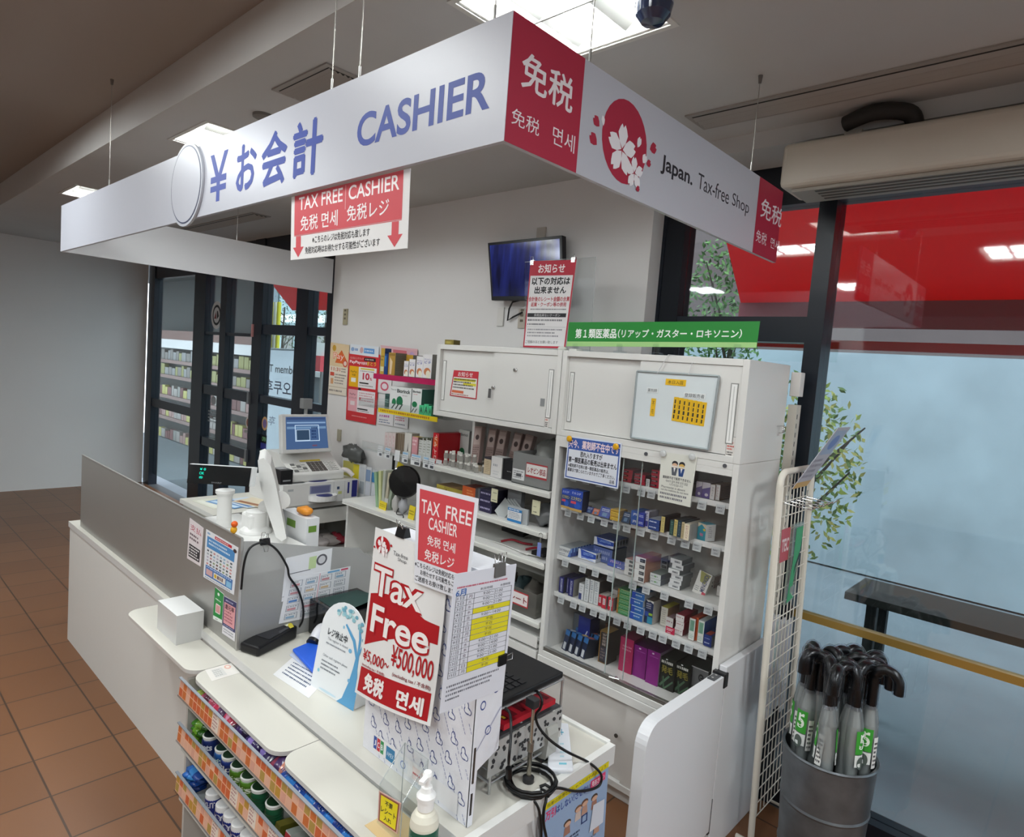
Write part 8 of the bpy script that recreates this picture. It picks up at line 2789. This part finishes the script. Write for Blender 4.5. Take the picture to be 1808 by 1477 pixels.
b.decal(fn2, [('p', [(.25, .95), (.95, .95), (.98, .7), (.75, .45), (.55, .1), (.9, .03), (.1, .02), (.2, .3), (.3, .6)], '3f9a68'), ('p', [(.5, .35), (.95, .55), (.9, .62), (.55, .45)], '2a3a34'), ('r', .35, .12, .75, .2, '8a8a88')], nf2, eps=.0008, base=9)
b.build('green_pack', None, 'green tool in a clear blister pack hanging on the wire rack', 'pack')
c4 = [rp(Y0 + .035, 1.17, .009), rp(Y0 + .125, 1.17, .009), rp(Y0 + .125, 1.30, .009), rp(Y0 + .035, 1.30, .009)]
poster('red_tag', c4, [('t', 'TEC', .1, .3, .9, .7, 'e0c8c8', .03)], 'b8505a', 'red lettered tag behind the green pack on the wire rack', 'tag')
for i, (a, c, z0_, z1_) in enumerate(((.03, .09, .55, .95), (.10, .16, .50, .93), (.17, .23, .52, .9), (.24, .30, .48, .88))):
    c4 = [rp(Y0 + a, z0_, -.012), rp(Y0 + c, z0_, -.012), rp(Y0 + c, z1_, -.012), rp(Y0 + a, z1_, -.012)]
    poster('hanging_pack', c4, [('l', .1, .05, .9, .45, 6, '9aa4a8', .4, 4), ('r', .1, .5, .9, .95, ['b0a8b4', 'a8b4b0', 'b4b0b0', 'a8acb8'][i])], 'c2c2c6', ['leftmost', 'second', 'third', 'rightmost'][i] + ' pale pack hanging behind the lower wire mesh', 'pack', t=.006, group='pale packs behind the mesh')

BX, BY, BR_, BH = -.61, 2.49, .155, .55
t = thing('umbrella_bin', 'galvanised metal bin full of umbrellas at the right edge', 'bin', (BX, BY, 0))
GAL = C('6f7478', rough=.4, metal=.75, noise=.18, scale=14)
b = B()
b.lathe((BX, BY, 0), [(.13, .002), (.135, .0), (.137, .17), (.141, .178), (.138, .186), (.146, .35), (.150, .358), (.147, .366), (BR_, BH - .012), (BR_ + .006, BH - .006), (BR_ + .003, BH), (BR_ - .006, BH - .004), (.13, .012), (.0001, .01)], GAL, 40)
b.build('body', t)
rd = random.Random(12)
UM = None
pos = []
for ring_, n_, off in ((.112, 10, .1), (.062, 6, .4), (.0, 1, 0)):
    for k in range(n_):
        a = off + 2 * PI * k / n_
        pos.append((ring_ * math.cos(a), ring_ * math.sin(a)))
POLY = clear('umbrella_sleeve', tint='d8dcdc', refl=.2, rough=.12, haze=.35, hazecol='c8cccc')
NM = ['rightmost', 'back right', 'right of the back', 'left of the back', 'back left', 'leftmost', 'front left', 'left of the front', 'right of the front', 'front right', 'inner right', 'inner back right', 'inner back left', 'inner left', 'inner front left', 'inner front right', 'centre']
for i, (dx, dy) in enumerate(pos):
    x, y = BX + dx, BY + dy
    if i == 0:
        t = thing('umbrella', 'x', 'umbrella', (x, y, .014))
        b = B()
        b.lathe((x, y, .014), [(.008, 0), (.012, .05), (.022, .50), (.031, .60), (.031, .68), (.022, .735), (.012, .75)], POLY, 14)
        b.lathe((x, y, .014), [(.006, .01), (.010, .3), (.022, .66), (.012, .73)], C('c9cdcc', rough=.4), 12)
        b.build('canopy', t)
        fn2 = lambda u, v: V((x + .0318 * math.cos(-1.1 + (u - .5) * 2.2), y + .0318 * math.sin(-1.1 + (u - .5) * 2.2), .545 + .14 * v))
        nr2 = lambda u, v: V((math.cos(-1.1 + (u - .5) * 2.2), math.sin(-1.1 + (u - .5) * 2.2), 0))
        b = B()
        b.decal(fn2, [('r', .0, .42, .62, 1, '3a9a34'), ('t', '5', .16, .55, .5, .92, 'e8f0e4', .03), ('r', .0, .1, .62, .4, 'dfe3e0'), ('e', .3, .2, .2, .16, '55605a'), ('r', .70, .0, 1, .8, 'e4e4e0'), ('l', .74, .05, .96, .7, 6, '4a4a4c', .5, 3)], nr2, eps=.0012, sub=5)
        b.build('label', t)
        b = B()
        hk = [V((x, y, .745)), V((x, y, .855))]
        for k in range(1, 9):
            a = PI * k / 8
            hk.append(V((x + .038 - .038 * math.cos(a), y, .855 + .042 * math.sin(a))))
        hk.append(V((x + .076, y, .825)))
        b.tube(smooth(hk, 3), .0155, C('08090b', rough=.3, spec=.3), 10)
        b.build('handle', t)
        b = B()
        b.tube([p + V((0, 0, .001)) for p in smooth(hk, 2)], .021, clear('crinkled_wrap', tint='f4f6fa', refl=.05, rough=.3), 8)
        b.build('wrap', t)
        UM = t
        o = t
    else:
        o = copy_tree(UM, loc=(x, y, .014), rz=rd.uniform(-PI, PI) if dx > -.06 else rd.uniform(-1.3, 1.3))
    o.rotation_euler[0] = .05 * dy / .1
    o['label'] = 'black handled clear wrapped umbrella in the metal bin, ' + NM[i]
    o['group'] = 'umbrellas in the metal bin'
